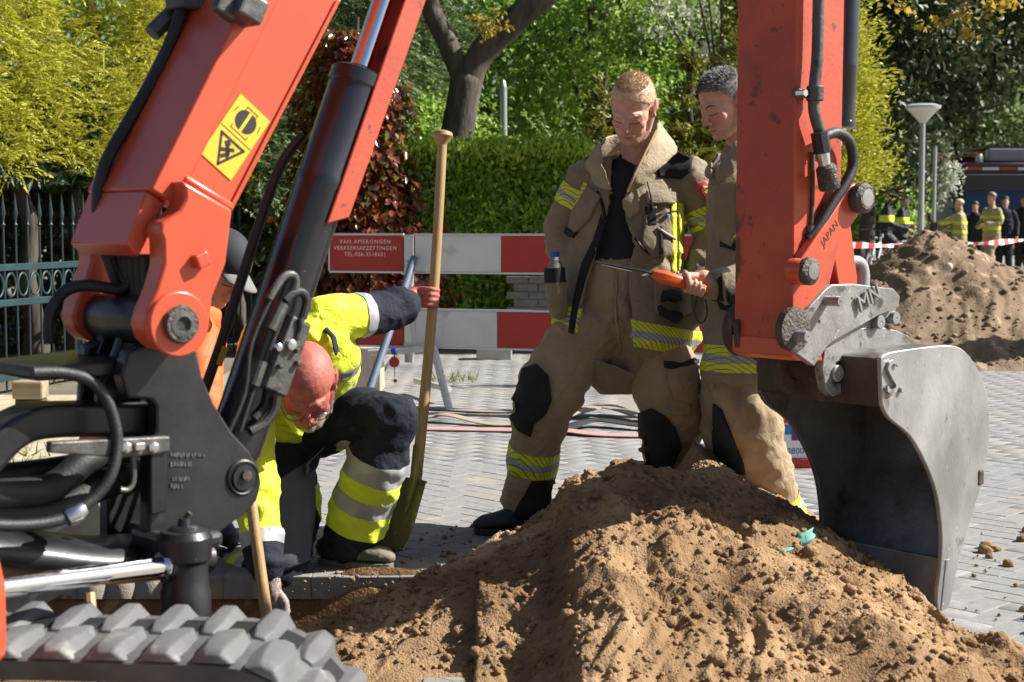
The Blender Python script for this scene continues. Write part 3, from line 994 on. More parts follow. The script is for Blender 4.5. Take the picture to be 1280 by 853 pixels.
# ---- trees and shrubs beyond the hedge
tree('broadleaf_tree', 'green broadleaf tree left of the forked trunk, beyond the hedge', 'tree', (-1.3, 24, 0), 3.6, (2.0, 1.7, 2.7), 'leaf_mid', .12, 180, 75, .3, 101, group='broadleaf trees beyond the hedge')
tree('broadleaf_tree', 'green broadleaf tree right of the forked trunk, beyond the hedge', 'tree', (1.3, 25.5, 0), 4.2, (2.1, 1.8, 2.9), 'leaf_light', .13, 200, 75, .3, 102, group='broadleaf trees beyond the hedge')
tree('broadleaf_tree', 'green broadleaf tree behind the heads of the two firefighters', 'tree', (3.2, 27, 0), 4.6, (2.3, 1.9, 3.1), 'leaf_mid', .13, 200, 75, .32, 103, group='broadleaf trees beyond the hedge')
tree('broadleaf_tree', 'bushy light green tree low behind the left end of the hedge', 'tree', (-.95, 20.5, 0), 1.75, (.75, .7, 1.25), 'leaf_light', .09, 90, 70, .15, 104, r0=.06)
conifer('yellow_thuja', 'small yellow-tipped thuja left of the blond firefighter', (1.08, 18.6, 0), 3.25, .55, 'thuja', 11000, 111, 'yellow thujas', spray=.11)
conifer('yellow_thuja', 'yellow-tipped thuja between the two firefighters', (2.15, 19.0, 0), 3.6, .62, 'thuja', 12000, 112, 'yellow thujas', spray=.11)
conifer('yellow_thuja', 'tall yellow-tipped thuja behind the grey-haired firefighter', (2.75, 19.4, 0), 4.6, .8, 'thuja', 15000, 113, 'yellow thujas', spray=.12)
conifer('yew', 'dark yew behind the blond firefighter', (1.45, 19.9, 0), 3.2, .95, 'dark_conifer', 14000, 114, spray=.12)
conifer('yew', 'dark yew behind the grey-haired firefighter', (2.45, 20.4, 0), 3.4, 1.1, 'dark_conifer', 14000, 115, spray=.12)
tree('blossom_tree', 'white-blossoming branches above the firefighters at the top of the frame', 'tree', (3.05, 23.2, 0), 4.5, (1.75, 1.1, .8), 'blossom', .075, 60, 60, .15, 106, r0=.07, shell=.4)
# arching shrub
rg = np.random.default_rng(35)
t = thing('arching_shrub', 'shrub with long arching pale twigs beside the grey pole', 'shrub', (.95, 18.4, 0))
b = MB(); CC, DD = [], []
for k in range(26):
    z0 = random.uniform(1.5, 2.1)
    p0 = Vector((.95 + random.uniform(-.15, .15), 18.4 + random.uniform(-.2, .2), .0))
    e = Vector((random.uniform(-.95, .05), random.uniform(-.3, .3), 0))
    q = spline([p0, p0 + e * .25 + Vector((0, 0, z0 * .75)), p0 + e * .65 + Vector((0, 0, z0 * 1.08)), p0 + e + Vector((0, 0, z0 * 1.12 + random.uniform(-.25, .35)))], 6)
    b.tube(q, [.011 - .0004 * i for i in range(len(q))], 5)
    for i in range(4, len(q)):
        for r in range(5):
            CC.append(q[i] + Vector((random.uniform(-.03, .03), random.uniform(-.03, .03), random.uniform(-.03, .03)))); DD.append((random.uniform(-1, 1), random.uniform(-1, 1), random.uniform(-.3, 1)))
b.build('stems', mat('pale_twig', (.34, .30, .2), rough=.8), t, sm=60)
leaf_cloud('foliage', np.array(CC), np.array(DD), .05, .022, M['leaf_light'], t, rg=rg)
t = thing('lamp_post', 'plain grey metal pole right of the forked trunk', 'pole', pt(631, 250, 20.5) * 1.0)
M['galv'] = mat('galvanised_steel', (.42, .44, .45), (.34, .36, .37), scale=20, rough=.42, metal=.6)
b_ = pt(631, 250, 20.5)
t.location = (b_.x, 20.5, 0)
MB().tube([(b_.x, 20.5, 0), (b_.x - .02, 20.5, 2.95)], [.055, .047], 14).build('pole', M['galv'], t)
MB().lathe([(.047, 0), (.05, .02), (.03, .1), (0, .13)], (b_.x - .02, 20.5, 2.95), (0, 0, 1), 14).build('cap', M['galv'], t)

# right side
conifer('golden_conifer', 'golden conifer just right of the red dipper stick', (2.95, 15.6, 0), 6.4, .80, 'golden', 48000, 121, spray=.068, width=.34, power=.5, zlow=1.45)
tree('bush', 'bright green leafy bush behind the police bicycles, right of the digger stick', 'bush', (8.35, 36, 0), 1.35, (1.0, .8, 1.3), 'leaf_light', .15, 110, 70, .2, 122, r0=.05)
tree('dark_tree', 'large dark tree overhanging the street behind the lamp', 'tree', (9.7, 37.8, 0), 8.2, (4.6, 3.2, 5.2), 'dark_conifer', .26, 380, 85, .55, 123, r0=.26, bark='bark_dark', shell=.35, zcut=lambda P: P[:, 2] > 2.95 + .42 * np.maximum(P[:, 0] - 9.2, 0) + .5 * perlin(P * .9))
tree('dark_tree', 'dark tree between golden conifer and street lamp', 'tree', (6.6, 29, 0), 4.6, (1.5, 1.4, 2.9), 'dark_conifer', .19, 150, 80, .33, 124, r0=.16, bark='bark_dark', shell=.3)
tree('blossom_shrub', 'white blossoming shrub right of the street lamp', 'shrub', (10.3, 38.5, 0), 2.5, (.48, .5, .95), 'blossom', .11, 60, 50, .13, 125, r0=.07)
k = 0
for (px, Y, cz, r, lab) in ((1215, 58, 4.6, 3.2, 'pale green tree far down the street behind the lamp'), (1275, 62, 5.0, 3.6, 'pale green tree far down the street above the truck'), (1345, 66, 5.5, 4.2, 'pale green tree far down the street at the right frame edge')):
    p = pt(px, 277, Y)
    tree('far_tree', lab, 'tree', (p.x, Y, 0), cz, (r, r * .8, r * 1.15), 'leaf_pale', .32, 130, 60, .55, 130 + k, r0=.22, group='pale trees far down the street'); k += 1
rg = np.random.default_rng(36)
t = thing('maple_tree', 'yellow-leaved branch tips hanging in at the top right', 'tree', (6.6, 13.4, 0))
b = MB()
p0 = Vector((6.6, 13.4, 0))
b.tube(spline([p0, p0 + Vector((0, 0, 2.4)), p0 + Vector((-.4, -.3, 3.6)), Vector((4.6, 12.2, 3.55)), Vector((3.6, 12.0, 3.1))], 5), [.14] * 6 + [.12] * 5 + [.07] * 5 + [.03] * 5, 8)
tips = [pt(1170, 30, 12), pt(1205, 18, 12), pt(1240, 12, 12), pt(1215, 40, 12), pt(1262, 5, 12), pt(1125, 8, 12), pt(1185, -10, 12), pt(1240, -20, 12)]
CC = []
for q in tips:
    b.tube(spline([Vector((4.3, 12.15, 3.45)), (Vector((4.3, 12.15, 3.45)) + q) / 2 + Vector((0, 0, .1)), q], 4), [.02, .017, .014, .012, .01, .008, .007, .006, .005], 5)
    for r in range(26): CC.append(q + Vector((random.gauss(0, .06), random.gauss(0, .06), random.gauss(0, .035))))
b.build('trunk', M['bark_dark'], t, sm=60)
CC = np.array(CC)
leaf_cloud('leaves', CC, rg.normal(size=CC.shape) + np.array([0, 0, -.4]), .06, .05, M['yellow_leaf'], t, rg=rg)
# the wood that closes the view
rg = np.random.default_rng(37)
n = 22000
C = np.stack([rg.uniform(-22, 16, n), rg.uniform(40, 44, n), rg.uniform(0, 1, n) ** .8 * 7.4], 1)
kx = (C[:, 0] > 10.5)
C[kx, 1] += 34
C = C[(perlin(C * .22) > -.22 + .06 * np.maximum(C[:, 2] - 4, 0))]
me = None
D = rg.normal(size=C.shape); D /= np.linalg.norm(D, axis=1)[:, None]
S = np.cross(D, rg.normal(size=C.shape)); S /= np.linalg.norm(S, axis=1)[:, None]
V = np.stack([C - D * .25, C - S * .14, C + D * .25, C + S * .14], 1).reshape(-1, 3)
I = np.arange(len(C))[:, None] * 4
me = np_mesh('far_wood', V, I + np.array([[0, 1, 2, 3]]))
tag(link('far_wood', me, None, M['leaf_mid']), kind='stuff')
# ============================================================ EXCAVATOR
TH = R_(41)
EP = Vector((math.cos(TH), math.sin(TH), 0)); EW = Vector((math.sin(TH), -math.cos(TH), 0)); EZ = Vector((0, 0, 1))
EO = Vector((-.823, 3.334, 0))
def exw(u, z, w):                     # arm plane: u forward, z up, w to the side facing the camera
    return EO + EP * u + EW * w + EZ * z
def ex(px, py, w=0.0):                # a point of the picture on the arm's side plane -> (u, z)
    d = ray(px, py)
    o = EO + EW * w
    t = (o - CAM).dot(EW) / d.dot(EW)
    q = CAM + d * t - o
    return q.dot(EP), q.z
def exs(pts, w):
    return [ex(x, y, w) for x, y in pts]
def exP(px, py, w):
    u, z = ex(px, py, w)
    return exw(u, z, w)

M['orange'] = mat('orange_red_paint', (.54, .078, .031), (.47, .066, .028), scale=3, rough=.36, bump=.04, bscale=200, coat=.25,
                  spots=[((.40, .10, .06), 9, .66, .06)])
M['orange_worn'] = mat('worn_orange_paint', (.50, .072, .029), (.38, .054, .025), scale=4, rough=.5, bump=.1, bscale=70,
                       spots=[((.16, .04, .025), 3.1, .54, .22), ((.10, .035, .022), 6.5, .60, .05), ((.15, .05, .03), 21, .63, .05), ((.05, .03, .025), 50, .66, .04)])
M['cast'] = mat('black_painted_casting', (.007, .0075, .0095), (.012, .0125, .015), scale=7, rough=.42, bump=.05, bscale=110, coat=.15,
                spots=[((.12, .11, .10), 90, .70, .04), ((.06, .055, .05), 5, .66, .12)], rvar=.08)
M['black_paint'] = mat('black_cylinder_paint', (.012, .013, .018), (.018, .019, .025), scale=4, rough=.22, coat=.4, bump=.03, bscale=90,
                       spots=[((.22, .20, .19), 26, .70, .03)])
M['chrome'] = mat('chrome_rod', (.82, .84, .88), rough=.06, metal=1.0)
M['rubber'] = mat('black_hose', (.009, .009, .010), (.018, .017, .016), scale=12, rough=.55, bump=.2, bscale=200)
M['track_rubber'] = mat('dusty_track_rubber', (.088, .088, .09), (.125, .123, .12), scale=9, rough=.6, bump=.12, bscale=120,
                        spots=[((.22, .21, .19), 14, .60, .12), ((.06, .058, .055), 5, .64, .06)], lo=.35, hi=.65)
M['steel'] = mat('scuffed_steel', (.24, .238, .236), (.38, .375, .37), scale=4, rough=.40, metal=.45, bump=.12, bscale=120,
                 spots=[((.20, .17, .14), 9, .60, .06), ((.26, .19, .13), 24, .66, .05), ((.50, .49, .48), 40, .68, .05)], rvar=.12, stretch=(1, 1, .6))
M['rust_steel'] = mat('rusty_dirty_steel', (.085, .055, .042), (.045, .033, .028), scale=9, rough=.7, metal=.2, bump=.4, bscale=90,
                      spots=[((.16, .085, .05), 13, .6, .08)])
M['inner_steel'] = mat('worn_bucket_inside', (.22, .215, .21), (.12, .112, .108), scale=6, rough=.42, metal=.5, bump=.15,
                       spots=[((.11, .06, .035), 5, .56, .1)])
M['grease'] = mat('grease_and_dirt', (.035, .028, .024), (.09, .07, .055), scale=22, rough=.6, bump=1.0, bscale=90)
M['fitting'] = mat('grey_fitting', (.06, .06, .06), (.125, .12, .112), scale=18, rough=.5, metal=.5, bump=.2, spots=[((.05, .04, .035), 9, .6, .06)])
M['bright_bolt'] = mat('bright_bolt', (.65, .65, .66), rough=.25, metal=1.0)

dig = thing('excavator', 'orange-red excavator with black swing bracket, rubber track and raised steel bucket', 'excavator', (EO.x, EO.y, 0))
def prism(name, px, w_ref, w0, w1, m, parent=None, bevel=.004, uz=None, sm=40):
    poly = uz if uz is not None else exs(px, w_ref)
    return MB().prism(poly, exw, w0, w1).build(name, M[m] if isinstance(m, str) else m, parent or dig, sm=sm, bevel=bevel)
def arc(c, r, a0, a1, n=12):
    return [(c[0] + r * math.cos(R_(a0 + (a1 - a0) * i / n)), c[1] + r * math.sin(R_(a0 + (a1 - a0) * i / n))) for i in range(n + 1)]

# ---- boom
WB = .135
uf, zf = ex(221, 406, .175)           # boom foot pin
lo0 = ex(290, 262, WB); lo1 = ex(425, 0, WB)
up0 = ex(224, 232, WB); up1 = ex(338, 0, WB)
cov0 = ex(205, 247, WB + .012); cov1 = ex(318, 20, WB + .012)
def ext(a, b, t): return (a[0] + (b[0] - a[0]) * t, a[1] + (b[1] - a[1]) * t)
BK = 2.55                              # boom runs on above the frame, bends and reaches the stick
lo_k = ext(lo0, lo1, (BK - .05 - lo0[1]) / (lo1[1] - lo0[1])); up_k = ext(up0, up1, (BK + .12 - up0[1]) / (up1[1] - up0[1]))
SU = (Vector((.843, 4.78, 0)) - EO).dot(EP)       # stick centre line
TOP = (SU + .02, 2.62)
body = [lo0, lo1, lo_k, (lo_k[0] + .35, BK + .16), (TOP[0] - .15, TOP[1] - .10), (TOP[0] + .06, TOP[1] - .06), (TOP[0] + .08, TOP[1] + .06), (TOP[0] - .05, TOP[1] + .1),
        (lo_k[0] + .2, BK + .52), (up_k[0] + .12, BK + .40), up_k, up1, up0]
boom = prism('boom', None, 0, -WB, WB, 'orange', uz=body, bevel=.006)
# raised weld rib along the lower edge and across the foot
eps = .012
rib = [ext(lo0, up0, .0), ext(lo1, up1, .0), ext(lo1, up1, .07), ext(lo0, up0, .09)]
prism('edge_strip', None, 0, WB + .001, WB + .006, 'orange', boom, uz=rib, bevel=.003)
# foot fork: two thick cheek plates
cheek_px = [(291, 262), (283, 330), (266, 372), (262, 412), (250, 428), (236, 438), (220, 441), (200, 437), (186, 425), (180, 405), (186, 385), (196, 362), (205, 330),
            (204, 300), (200, 290), (203, 278), (214, 272), (226, 262), (232, 248), (231, 236), (228, 226)]
for sgn in (1, -1):
    a, b_ = (.130, .195) if sgn > 0 else (-.195, -.130)
    ck = prism('boom_foot', cheek_px, .195, a, b_, 'orange', boom, bevel=.008)
    if sgn > 0:
        c = ex(221, 405, .195)
        MB().prism(arc(c, .068, 0, 360, 24)[:-1], exw, .193, .207).build('boss', M['orange'], boom, sm=40, bevel=.004)
        q = MB()
        q.lathe([(.036, .0), (.040, .012), (.036, .020), (.020, .022), (.016, .012), (0, .010)], exw(c[0], c[1], .202), EW, 24)
        q.build('pin_cap', M['grease'], boom)
        q = MB(); q.lathe([(.027, .0), (.027, .0065), (.017, .0075), (.014, .0)], exw(c[0], c[1], .2175), EW, 20)
        q.build('pin_ring', M['fitting'], boom)
        c2 = ex(248, 325, .195)
        MB().box(exw(c2[0], c2[1], .205), (.030, .030, .024), ((EP + EZ * .4).normalized(), (EZ - EP * .4).normalized(), EW)).build('lug', M['orange'], boom, sm=0, bevel=.004)
    else:
        c = ex(221, 405, .178)
prism('weld_rib', [(228, 226), (232, 218), (291, 254), (291, 266)], WB + .012, WB, WB + .018, 'orange', boom, bevel=.006)
# sheet cover on the upper side of the boom
ct = Vector((cov1[0] - cov0[0], cov1[1] - cov0[1])).normalized(); cn = Vector((-ct.y, ct.x))
def cv(t, h):                          # along the cover, height off the boom
    L_ = (Vector(cov1) - Vector(cov0)).length
    q = Vector(cov0) + ct * (t * L_) + cn * h
    return (q.x, q.y)
cover_poly = [cv(0, -.035), cv(3.2, -.035), cv(3.2, .034), cv(.0, .034)]
cover = prism('boom_cover', None, 0, -WB - .012, WB + .012, 'orange', boom, uz=cover_poly, bevel=.005)
low = [cv(-.29, -.02), cv(-.001, -.02), cv(-.001, .030), cv(-.27, .016)]
cover2 = prism('cover_flap', None, 0, -WB - .005, WB - .012, 'orange', boom, uz=low, bevel=.004)
for px, py in ((197, 217), (196, 283)):
    c = ex(px, py, WB - .03)
    MB().ball(exw(c[0], c[1], WB - .03), .014, 12).build('bolt', M['bright_bolt'] if py < 250 else M['fitting'], boom)
# hose over the cover, clamped at both ends
hw = -.085
hose_pts = [exP(236, -30, hw), exP(222, 28, hw), exP(196, 90, hw), exP(162, 150, hw), exP(134, 200, hw), exP(123, 245, hw), exP(126, 292, hw), exP(140, 335, hw + .01), exP(160, 390, hw + .03)]
MB().tube(spline(hose_pts, 6), .0145, 10).build('hose', M['rubber'], boom)
for (px, py, w) in ((124, 292, -.09), (231, 4, -.08)):
    MB().box(exP(px, py, w), (.06, .075, .03), (EP, EW, EZ)).build('hose_clamp', M['fitting'], boom, sm=0, bevel=.006)
MB().box(exP(304, 12, WB + .03), (.055, .09, .06), ((EP * .45 + EZ).normalized(), EW, (EP - EZ * .45).normalized())).build('hose_clamp', M['fitting'], boom, sm=0, bevel=.006)
MB().box(exP(283, 6, WB + .03), (.05, .03, .05), ((EP * .45 + EZ).normalized(), EW, (EP - EZ * .45).normalized())).build('hose_clamp', M['fitting'], boom, sm=0, bevel=.006)
q = MB().tube([exP(190, 42, -.13), exP(226, 6, -.13)], .02, 8)
q.build('cover_edge_clip', M['fitting'], boom)

# yellow warning plate
dec_px = [(296, 114), (333, 149), (292, 228), (254, 195)]
dq = [exP(x, y, WB) for x, y in dec_px]
dx = (dq[1] - dq[0]).normalized(); dn = EW
dy = dn.cross(dx)
if dy.dot(dq[0] - dq[3]) < 0: dy = -dy
dc = (dq[0] + dq[1] + dq[2] + dq[3]) / 4
hwd = (dq[1] - dq[0]).length / 2; hht = (dq[0] - dq[3]).length / 2
def dec(a, b, c): return dc + dx * (a * hwd) + dy * (b * hht) + EW * c
M['sign_yellow'] = mat('yellow_sticker', (.72, .47, .03), (.66, .42, .03), scale=8, rough=.45)
M['ink'] = mat('black_print', (.012, .011, .011), rough=.5)
def dprism(name, pts, c0, c1, m, parent):
    return MB().prism(pts, dec, c0, c1).build(name, m, parent, sm=0)
plate = dprism('warning_sticker', [(-1, -1), (1, -1), (1, 1), (-1, 1)], .0012, .0022, M['sign_yellow'], boom)
pr = MB()
def strokes(segs, w, c):
    for (x0, y0, x1, y1) in segs:
        a = Vector((x0 * hwd, y0 * hht)); b = Vector((x1 * hwd, y1 * hht)); d = (b - a).normalized(); n = Vector((-d.y, d.x)) * w / 2
        e = d * w * .4
        pr.prism([((q.x) / hwd, (q.y) / hht) for q in (a - e - n, b + e - n, b + e + n, a - e + n)], dec, .0022, c)
# upper pictogram: swing-radius symbol
cy_ = .50
asp = hwd / hht
for s in (1, -1):
    ring_ = [(s * .07, cy_ - .36 * asp * 1.25), (s * .07, cy_ + .36 * asp * 1.25)] if False else None
    pts_ = [(s * (.09 + .0), cy_ + .50 * asp * math.sin(t)) for t in ()]
    half = [(s * .08, cy_ - .52 * asp)] + [(s * (.08 + .52 * math.cos(t)), cy_ + .52 * asp * math.sin(t)) for t in [R_(-72 + 144 * i / 10) for i in range(11)]] + [(s * .08, cy_ + .52 * asp)]
    pr.prism(half if s > 0 else half[::-1], dec, .0022, .0027)
strokes([(-.33, .86, .33, .86), (-.33, .86, -.33, .78), (.33, .86, .33, .78), (-.5, .12, .5, .12), (-.5, .12, -.5, .22), (.5, .12, .5, .22), (-.96, 0, .96, 0), (-.8, .5, -.74, .68), (.8, .5, .74, .68)], .0022, .0026)
# lower pictogram: triangle with a falling figure
strokes([(-.72, -.16, .72, -.16), (-.72, -.16, 0, -.90), (.72, -.16, 0, -.90)], .0062, .0027)
strokes([(-.10, -.34, .14, -.50), (.14, -.50, -.06, -.66), (.02, -.42, .26, -.34), (-.02, -.44, -.24, -.52), (.1, -.5, .24, -.62)], .0085, .0028)
strokes([(-.17, -.28, -.15, -.29)], .014, .0028)
pr.build('pictogram', M['ink'], plate, sm=0)

# ---- boom cylinder, rod and its red guard
ca = Vector(ex(292, 560, 0)); cb = Vector(ex(449, 92, 0))
cd = (cb - ca).normalized()
def cyl(t, off=0.0, w=0.0):            # along the cylinder (metres from its top end)
    q = cb + cd * t + Vector((cd.y, -cd.x)) * off
    return exw(q.x, q.y, w)
CR = .062
ax3 = (cyl(1) - cyl(0)).normalized()
cylo = MB()
Lc = (cb - ca).length
cylo.lathe([(CR * .9, -Lc - .02), (CR, -Lc), (CR, -.30), (CR * 1.03, -.295), (CR * 1.03, -.27), (CR, -.265), (CR, -.04), (CR * 1.07, -.035), (CR * 1.07, -.004), (CR * .98, 0), (CR * .55, .001)], cyl(0), ax3, 32)
boom_cyl = cylo.build('boom_cylinder', M['black_paint'], dig, sm=40)
MB().lathe([(.027, -.02), (.027, .95)], cyl(0), ax3, 28).build('rod', M['chrome'], boom_cyl)
MB().lathe([(.028, -.001), (.033, .0), (.033, .012), (.028, .014)], cyl(0), ax3, 28).build('seal', M['fitting'], boom_cyl)
gq = [(497, -20), (540, -20), (437, 272), (409, 280), (411, 238)]
g_uz = exs(gq, .07)
cdv = (Vector(g_uz[1]) - Vector(g_uz[2])).normalized()
top_ = Vector(g_uz[1]) + cdv * .7
gi = Vector(g_uz[2]) + Vector((cdv.y, -cdv.x)) * -.075
gpoly = [g_uz[1][:], g_uz[2][:], (g_uz[2][0] - .035, g_uz[2][1] - .012)]
side = [tuple(top_), g_uz[2], g_uz[3], tuple(Vector(g_uz[3]) + cdv * .12 + Vector((cdv.y, -cdv.x)) * .0), tuple(top_ + Vector((-cdv.y, cdv.x)) * .062)]
guard = MB()
guard.prism(side, exw, .062, .07)
guard.prism(side, exw, -.07, -.062)
nrm = Vector((-cdv.y, cdv.x))
frontp = [tuple(top_), g_uz[2], tuple(Vector(g_uz[2]) + nrm * .008), tuple(top_ + nrm * .008)]
guard.prism(frontp, exw, -.0619, .0619)
guard.build('rod_guard', M['orange_worn'], dig, sm=35, bevel=.003)

# valve block and hoses on the cylinder
vb = MB()
vq = [(364, 394), (386, 408), (356, 497), (328, 484)]
valve = prism('valve_block', vq, .085, .055, .095, 'fitting', bevel=.004)
def fit(name, pxs, w, r, m='fitting', n=10, parent=None):
    return MB().tube(spline([exP(x, y, w_) for (x, y), w_ in zip(pxs, w if isinstance(w, list) else [w] * len(pxs))], 5), r, n).build(name, M[m], parent or valve)
fit('fitting', [(336, 374), (346, 357), (356, 345), (366, 344), (370, 352), (368, 368)], .095, .009)
fit('fitting', [(356, 376), (366, 367), (378, 366), (383, 378), (378, 398)], .095, .010, 'rubber')
fit('fitting', [(338, 412), (346, 396), (354, 380)], .09, .013)
fit('fitting', [(318, 482), (324, 464), (328, 452)], .09, .012)
fit('pipe', [(286, 540), (306, 490), (314, 430), (338, 374)], .085, .0055, 'rubber')
fit('pipe', [(300, 540), (320, 478), (340, 430), (358, 384)], .08, .0055, 'rubber')
fit('hose', [(346, 496), (342, 514), (330, 530), (312, 540)], .09, .011, 'rubber')
fit('hose', [(376, 398), (376, 412), (372, 424)], .10, .007, 'fitting')
for px, py, r in ((346, 434, .009), (362, 431, .012), (348, 458, .006), (371, 454, .007), (369, 438, .006)):
    MB().lathe([(r, 0), (r, .012), (r * .6, .014), (0, .014)], exP(px, py, .095), EW, 8).build('bolt', M['bright_bolt' if r > .008 else 'grease'], valve)
fit('hose', [(336, 488), (332, 508), (318, 524)], .07, .010, 'rubber')

# hose hanging behind the boom
MB().tube(spline([exP(378, 170, -.1), exP(352, 205, -.1), (exP(330, 262, -.1)), exP(305, 340, -.1), exP(276, 430, -.1), exP(255, 490, -.1)], 6), .0125, 10).build('hose', M['rubber'], dig)
MB().lathe([(.0145, 0), (.0145, .045)], exP(270, 456, -.1), (exP(276, 430, -.1) - exP(255, 490, -.1)), 12).build('hose_tag', mat('yellow_tag', (.5, .32, .03), rough=.6), dig)

# ---- swing bracket
bracket = MB()
plate_px = [(246, 436), (253, 470), (268, 505), (290, 540), (312, 564), (324, 585), (327, 605), (322, 625), (311, 640), (290, 655), (268, 672), (252, 690), (246, 720), (186, 720),
            (186, 560), (192, 545), (196, 540), (196, 508), (190, 500), (160, 498), (152, 470), (160, 440), (185, 428), (215, 440)]
br = prism('swing_bracket', plate_px, .115, .072, .115, 'cast', bevel=.006)
prism('side_plate', plate_px, .115, -.115, -.072, 'cast', br, bevel=.006)
pc = ex(303, 597, .115)
MB().lathe([(.040, 0), (.040, .004), (.036, .007), (.030, .004), (.028, .010), (.010, .011), (0, .011)], exw(pc[0], pc[1], .115), EW, 24).build('lower_pin', M['cast'], br)
MB().lathe([(.012, 0), (.012, .012), (0, .013)], exP(306, 594, .122), EW, 10).build('grease_nipple', M['rust_steel'], br)
MB().tube([exw(pc[0], pc[1], -.11), exw(pc[0], pc[1], .112)], .03, 16).build('pin', M['fitting'], br)
fc = ex(221, 405, .195)
MB().tube([exw(fc[0], fc[1], -.128), exw(fc[0], fc[1], .128)], .052, 24).build('foot_tube', M['cast'], br, bevel=.003)
# ribs rising to the tube and deck under them
for (a, b_) in ((-.095, -.070), (-.012, .012)):
    prism('rib', [(268, 505), (246, 436), (262, 412), (221, 372), (184, 395), (170, 440), (148, 490), (146, 520), (196, 530)], .1, a, b_, 'cast', br, bevel=.006)
deck = exs([(150, 452), (205, 452), (205, 470), (150, 470)], .115)
ud0, zd = ex(150, 500, .115); ud1, _ = ex(205, 452, .115); z1 = zd + .085
MB().prism([(ud0 - .16, zd + .045), (ud1, zd + .045), (ud1, z1), (ud0 - .16, z1 - .015)], exw, -.2, .071).build('deck', M['cast'], br, sm=40, bevel=.008)
prism('web', [(196, 545), (150, 545), (150, 500), (196, 500)], .06, -.02, .0, 'cast', br, bevel=0)
# arm curving back to the house
MB().prism([tuple(q) for q in spline([Vector((*ex(x_, y_, .06), 0)) for x_, y_ in ((196, 503), (120, 506), (62, 508), (30, 518), (0, 537), (-60, 590))], 5) for q in [(q.x, q.y)]] +
           [tuple(q) for q in spline([Vector((*ex(x_, y_, .06), 0)) for x_, y_ in ((-30, 625), (8, 585), (30, 562), (58, 550), (120, 547), (196, 547))], 5) for q in [(q.x, q.y)]], exw, -.055, .06).build('upper_arm', M['cast'], br, sm=40, bevel=.016, seg=3)
MB().tube(spline([exP(240, 690, .0), exP(120, 700, .0), exP(20, 690, .0), exP(-80, 680, .0), exP(-160, 690, 0)], 6), [(.05, .11)] * 25, 16, hint=EZ).build('lower_arm', M['cast'], br, sm=60)
MB().box(exP(215, 668, .03), (.12, .24, .035), (EP, EW, EZ)).build('shelf', M['cast'], br, sm=0, bevel=.012)
# vertical boss that takes the slewing cylinder
bc = exP(232, 745, .19)
zc = exP(232, 662, .19).z
MB().lathe([(.035, -.19), (.052, -.185), (.052, -.13), (.048, -.12), (.047, -.07), (.055, -.06), (.057, -.015), (.048, -.002), (.036, .0), (.030, .006), (.015, .009), (.012, .024), (0, .026)], Vector((bc.x, bc.y, zc)), EZ, 28).build('slew_boss', M['cast'], br)
MB().tube([Vector((bc.x, bc.y, zc + .02)), Vector((bc.x + .012, bc.y, zc + .035))], .006, 8).build('grease_nipple', M['grease'], br)
MB().box(Vector((bc.x, bc.y, zc - .035)) - EW * .07, (.10, .16, .05), (EP, EW, EZ)).build('boss_arm', M['cast'], br, sm=0, bevel=.012)
# clamp strip with two bright bolts, bar below it
cl = MB().prism(exs([(60, 552), (210, 545), (210, 565), (150, 572), (60, 566)], .13), exw, .117, .14).build('clamp_strip', M['fitting'], br, sm=0, bevel=.004)
for px in (156, 190):
    MB().lathe([(.012, 0), (.012, .010), (.006, .012), (0, .012)], exP(px, 559, .14), EW, 6).build('bolt', M['bright_bolt'], cl, sm=0)
MB().box(exP(173, 558, .145), (.022, .02, .016), (EP, EW, EZ)).build('clip', M['bright_bolt'], cl, sm=0, bevel=.003)
prism('stiffener', [(188, 562), (208, 562), (208, 640), (188, 645)], .13, .116, .132, 'cast', br, bevel=.004)
MB().tube(spline([exP(166, 570, .12), exP(167, 600, .12), exP(160, 612, .12), exP(150, 612, .12)], 5), .006, 8).build('bar', M['fitting'], br)
# cast part numbers on the side plate (unreadable in the photograph: rows of raised dashes)
nb_ = MB()
rn = random.Random(4)
for (x0, x1, y) in ((214, 256, 569), (214, 238, 581), (216, 239, 599), (214, 229, 608)):
    x = x0
    while x < x1:
        nb_.box(exP(x, y + rn.uniform(-1, 1), .1165), (.0048, .003, rn.uniform(.006, .010)), (EP, EW, EZ))
        x += rn.choice([2.6, 3.4, 4.2])
nb_.build('cast_marks', M['fitting'], br, sm=0)
# hoses by the bracket
def hose(pxs, r, m='rubber', name='hose'):
    return MB().tube(spline([exP(x, y, w) for x, y, w in pxs], 7), r, 12).build(name, M[m], br)
hose([(40, 466, .12), (75, 466, .12), (110, 475, .125), (133, 500, .13), (146, 545, .14), (140, 590, .15), (118, 622, .15), (80, 648, .15), (30, 657, .15), (-40, 655, .15)], .0125)
h2 = hose([(62, 430, -.08), (62, 395, -.08), (80, 365, -.08), (110, 357, -.06), (150, 362, -.03), (165, 350, -.02)], .013)
for k in range(5):
    hose([(150 + 8 * k, 318, -.07 + .03 * k), (155 + 7 * k, 360, -.07 + .03 * k), (160 + 6 * k, 395, -.07 + .03 * k)], .0125)
hose([(-20, 618, .05), (60, 610, .04), (110, 575, .03), (160, 560, .0)], .03)
hose([(-20, 640, .02), (60, 640, .01), (120, 610, .0), (180, 590, -.02)], .032)
hose([(-20, 600, -.05), (60, 590, -.05), (120, 580, -.05)], .03)
MB().lathe([(.019, 0), (.021, .01), (.021, .03), (.017, .04)], exP(104, 636, .152), (exP(92, 642, .152) - exP(108, 632, .152)), 12).build('hose_fitting', M['bright_bolt'], br)
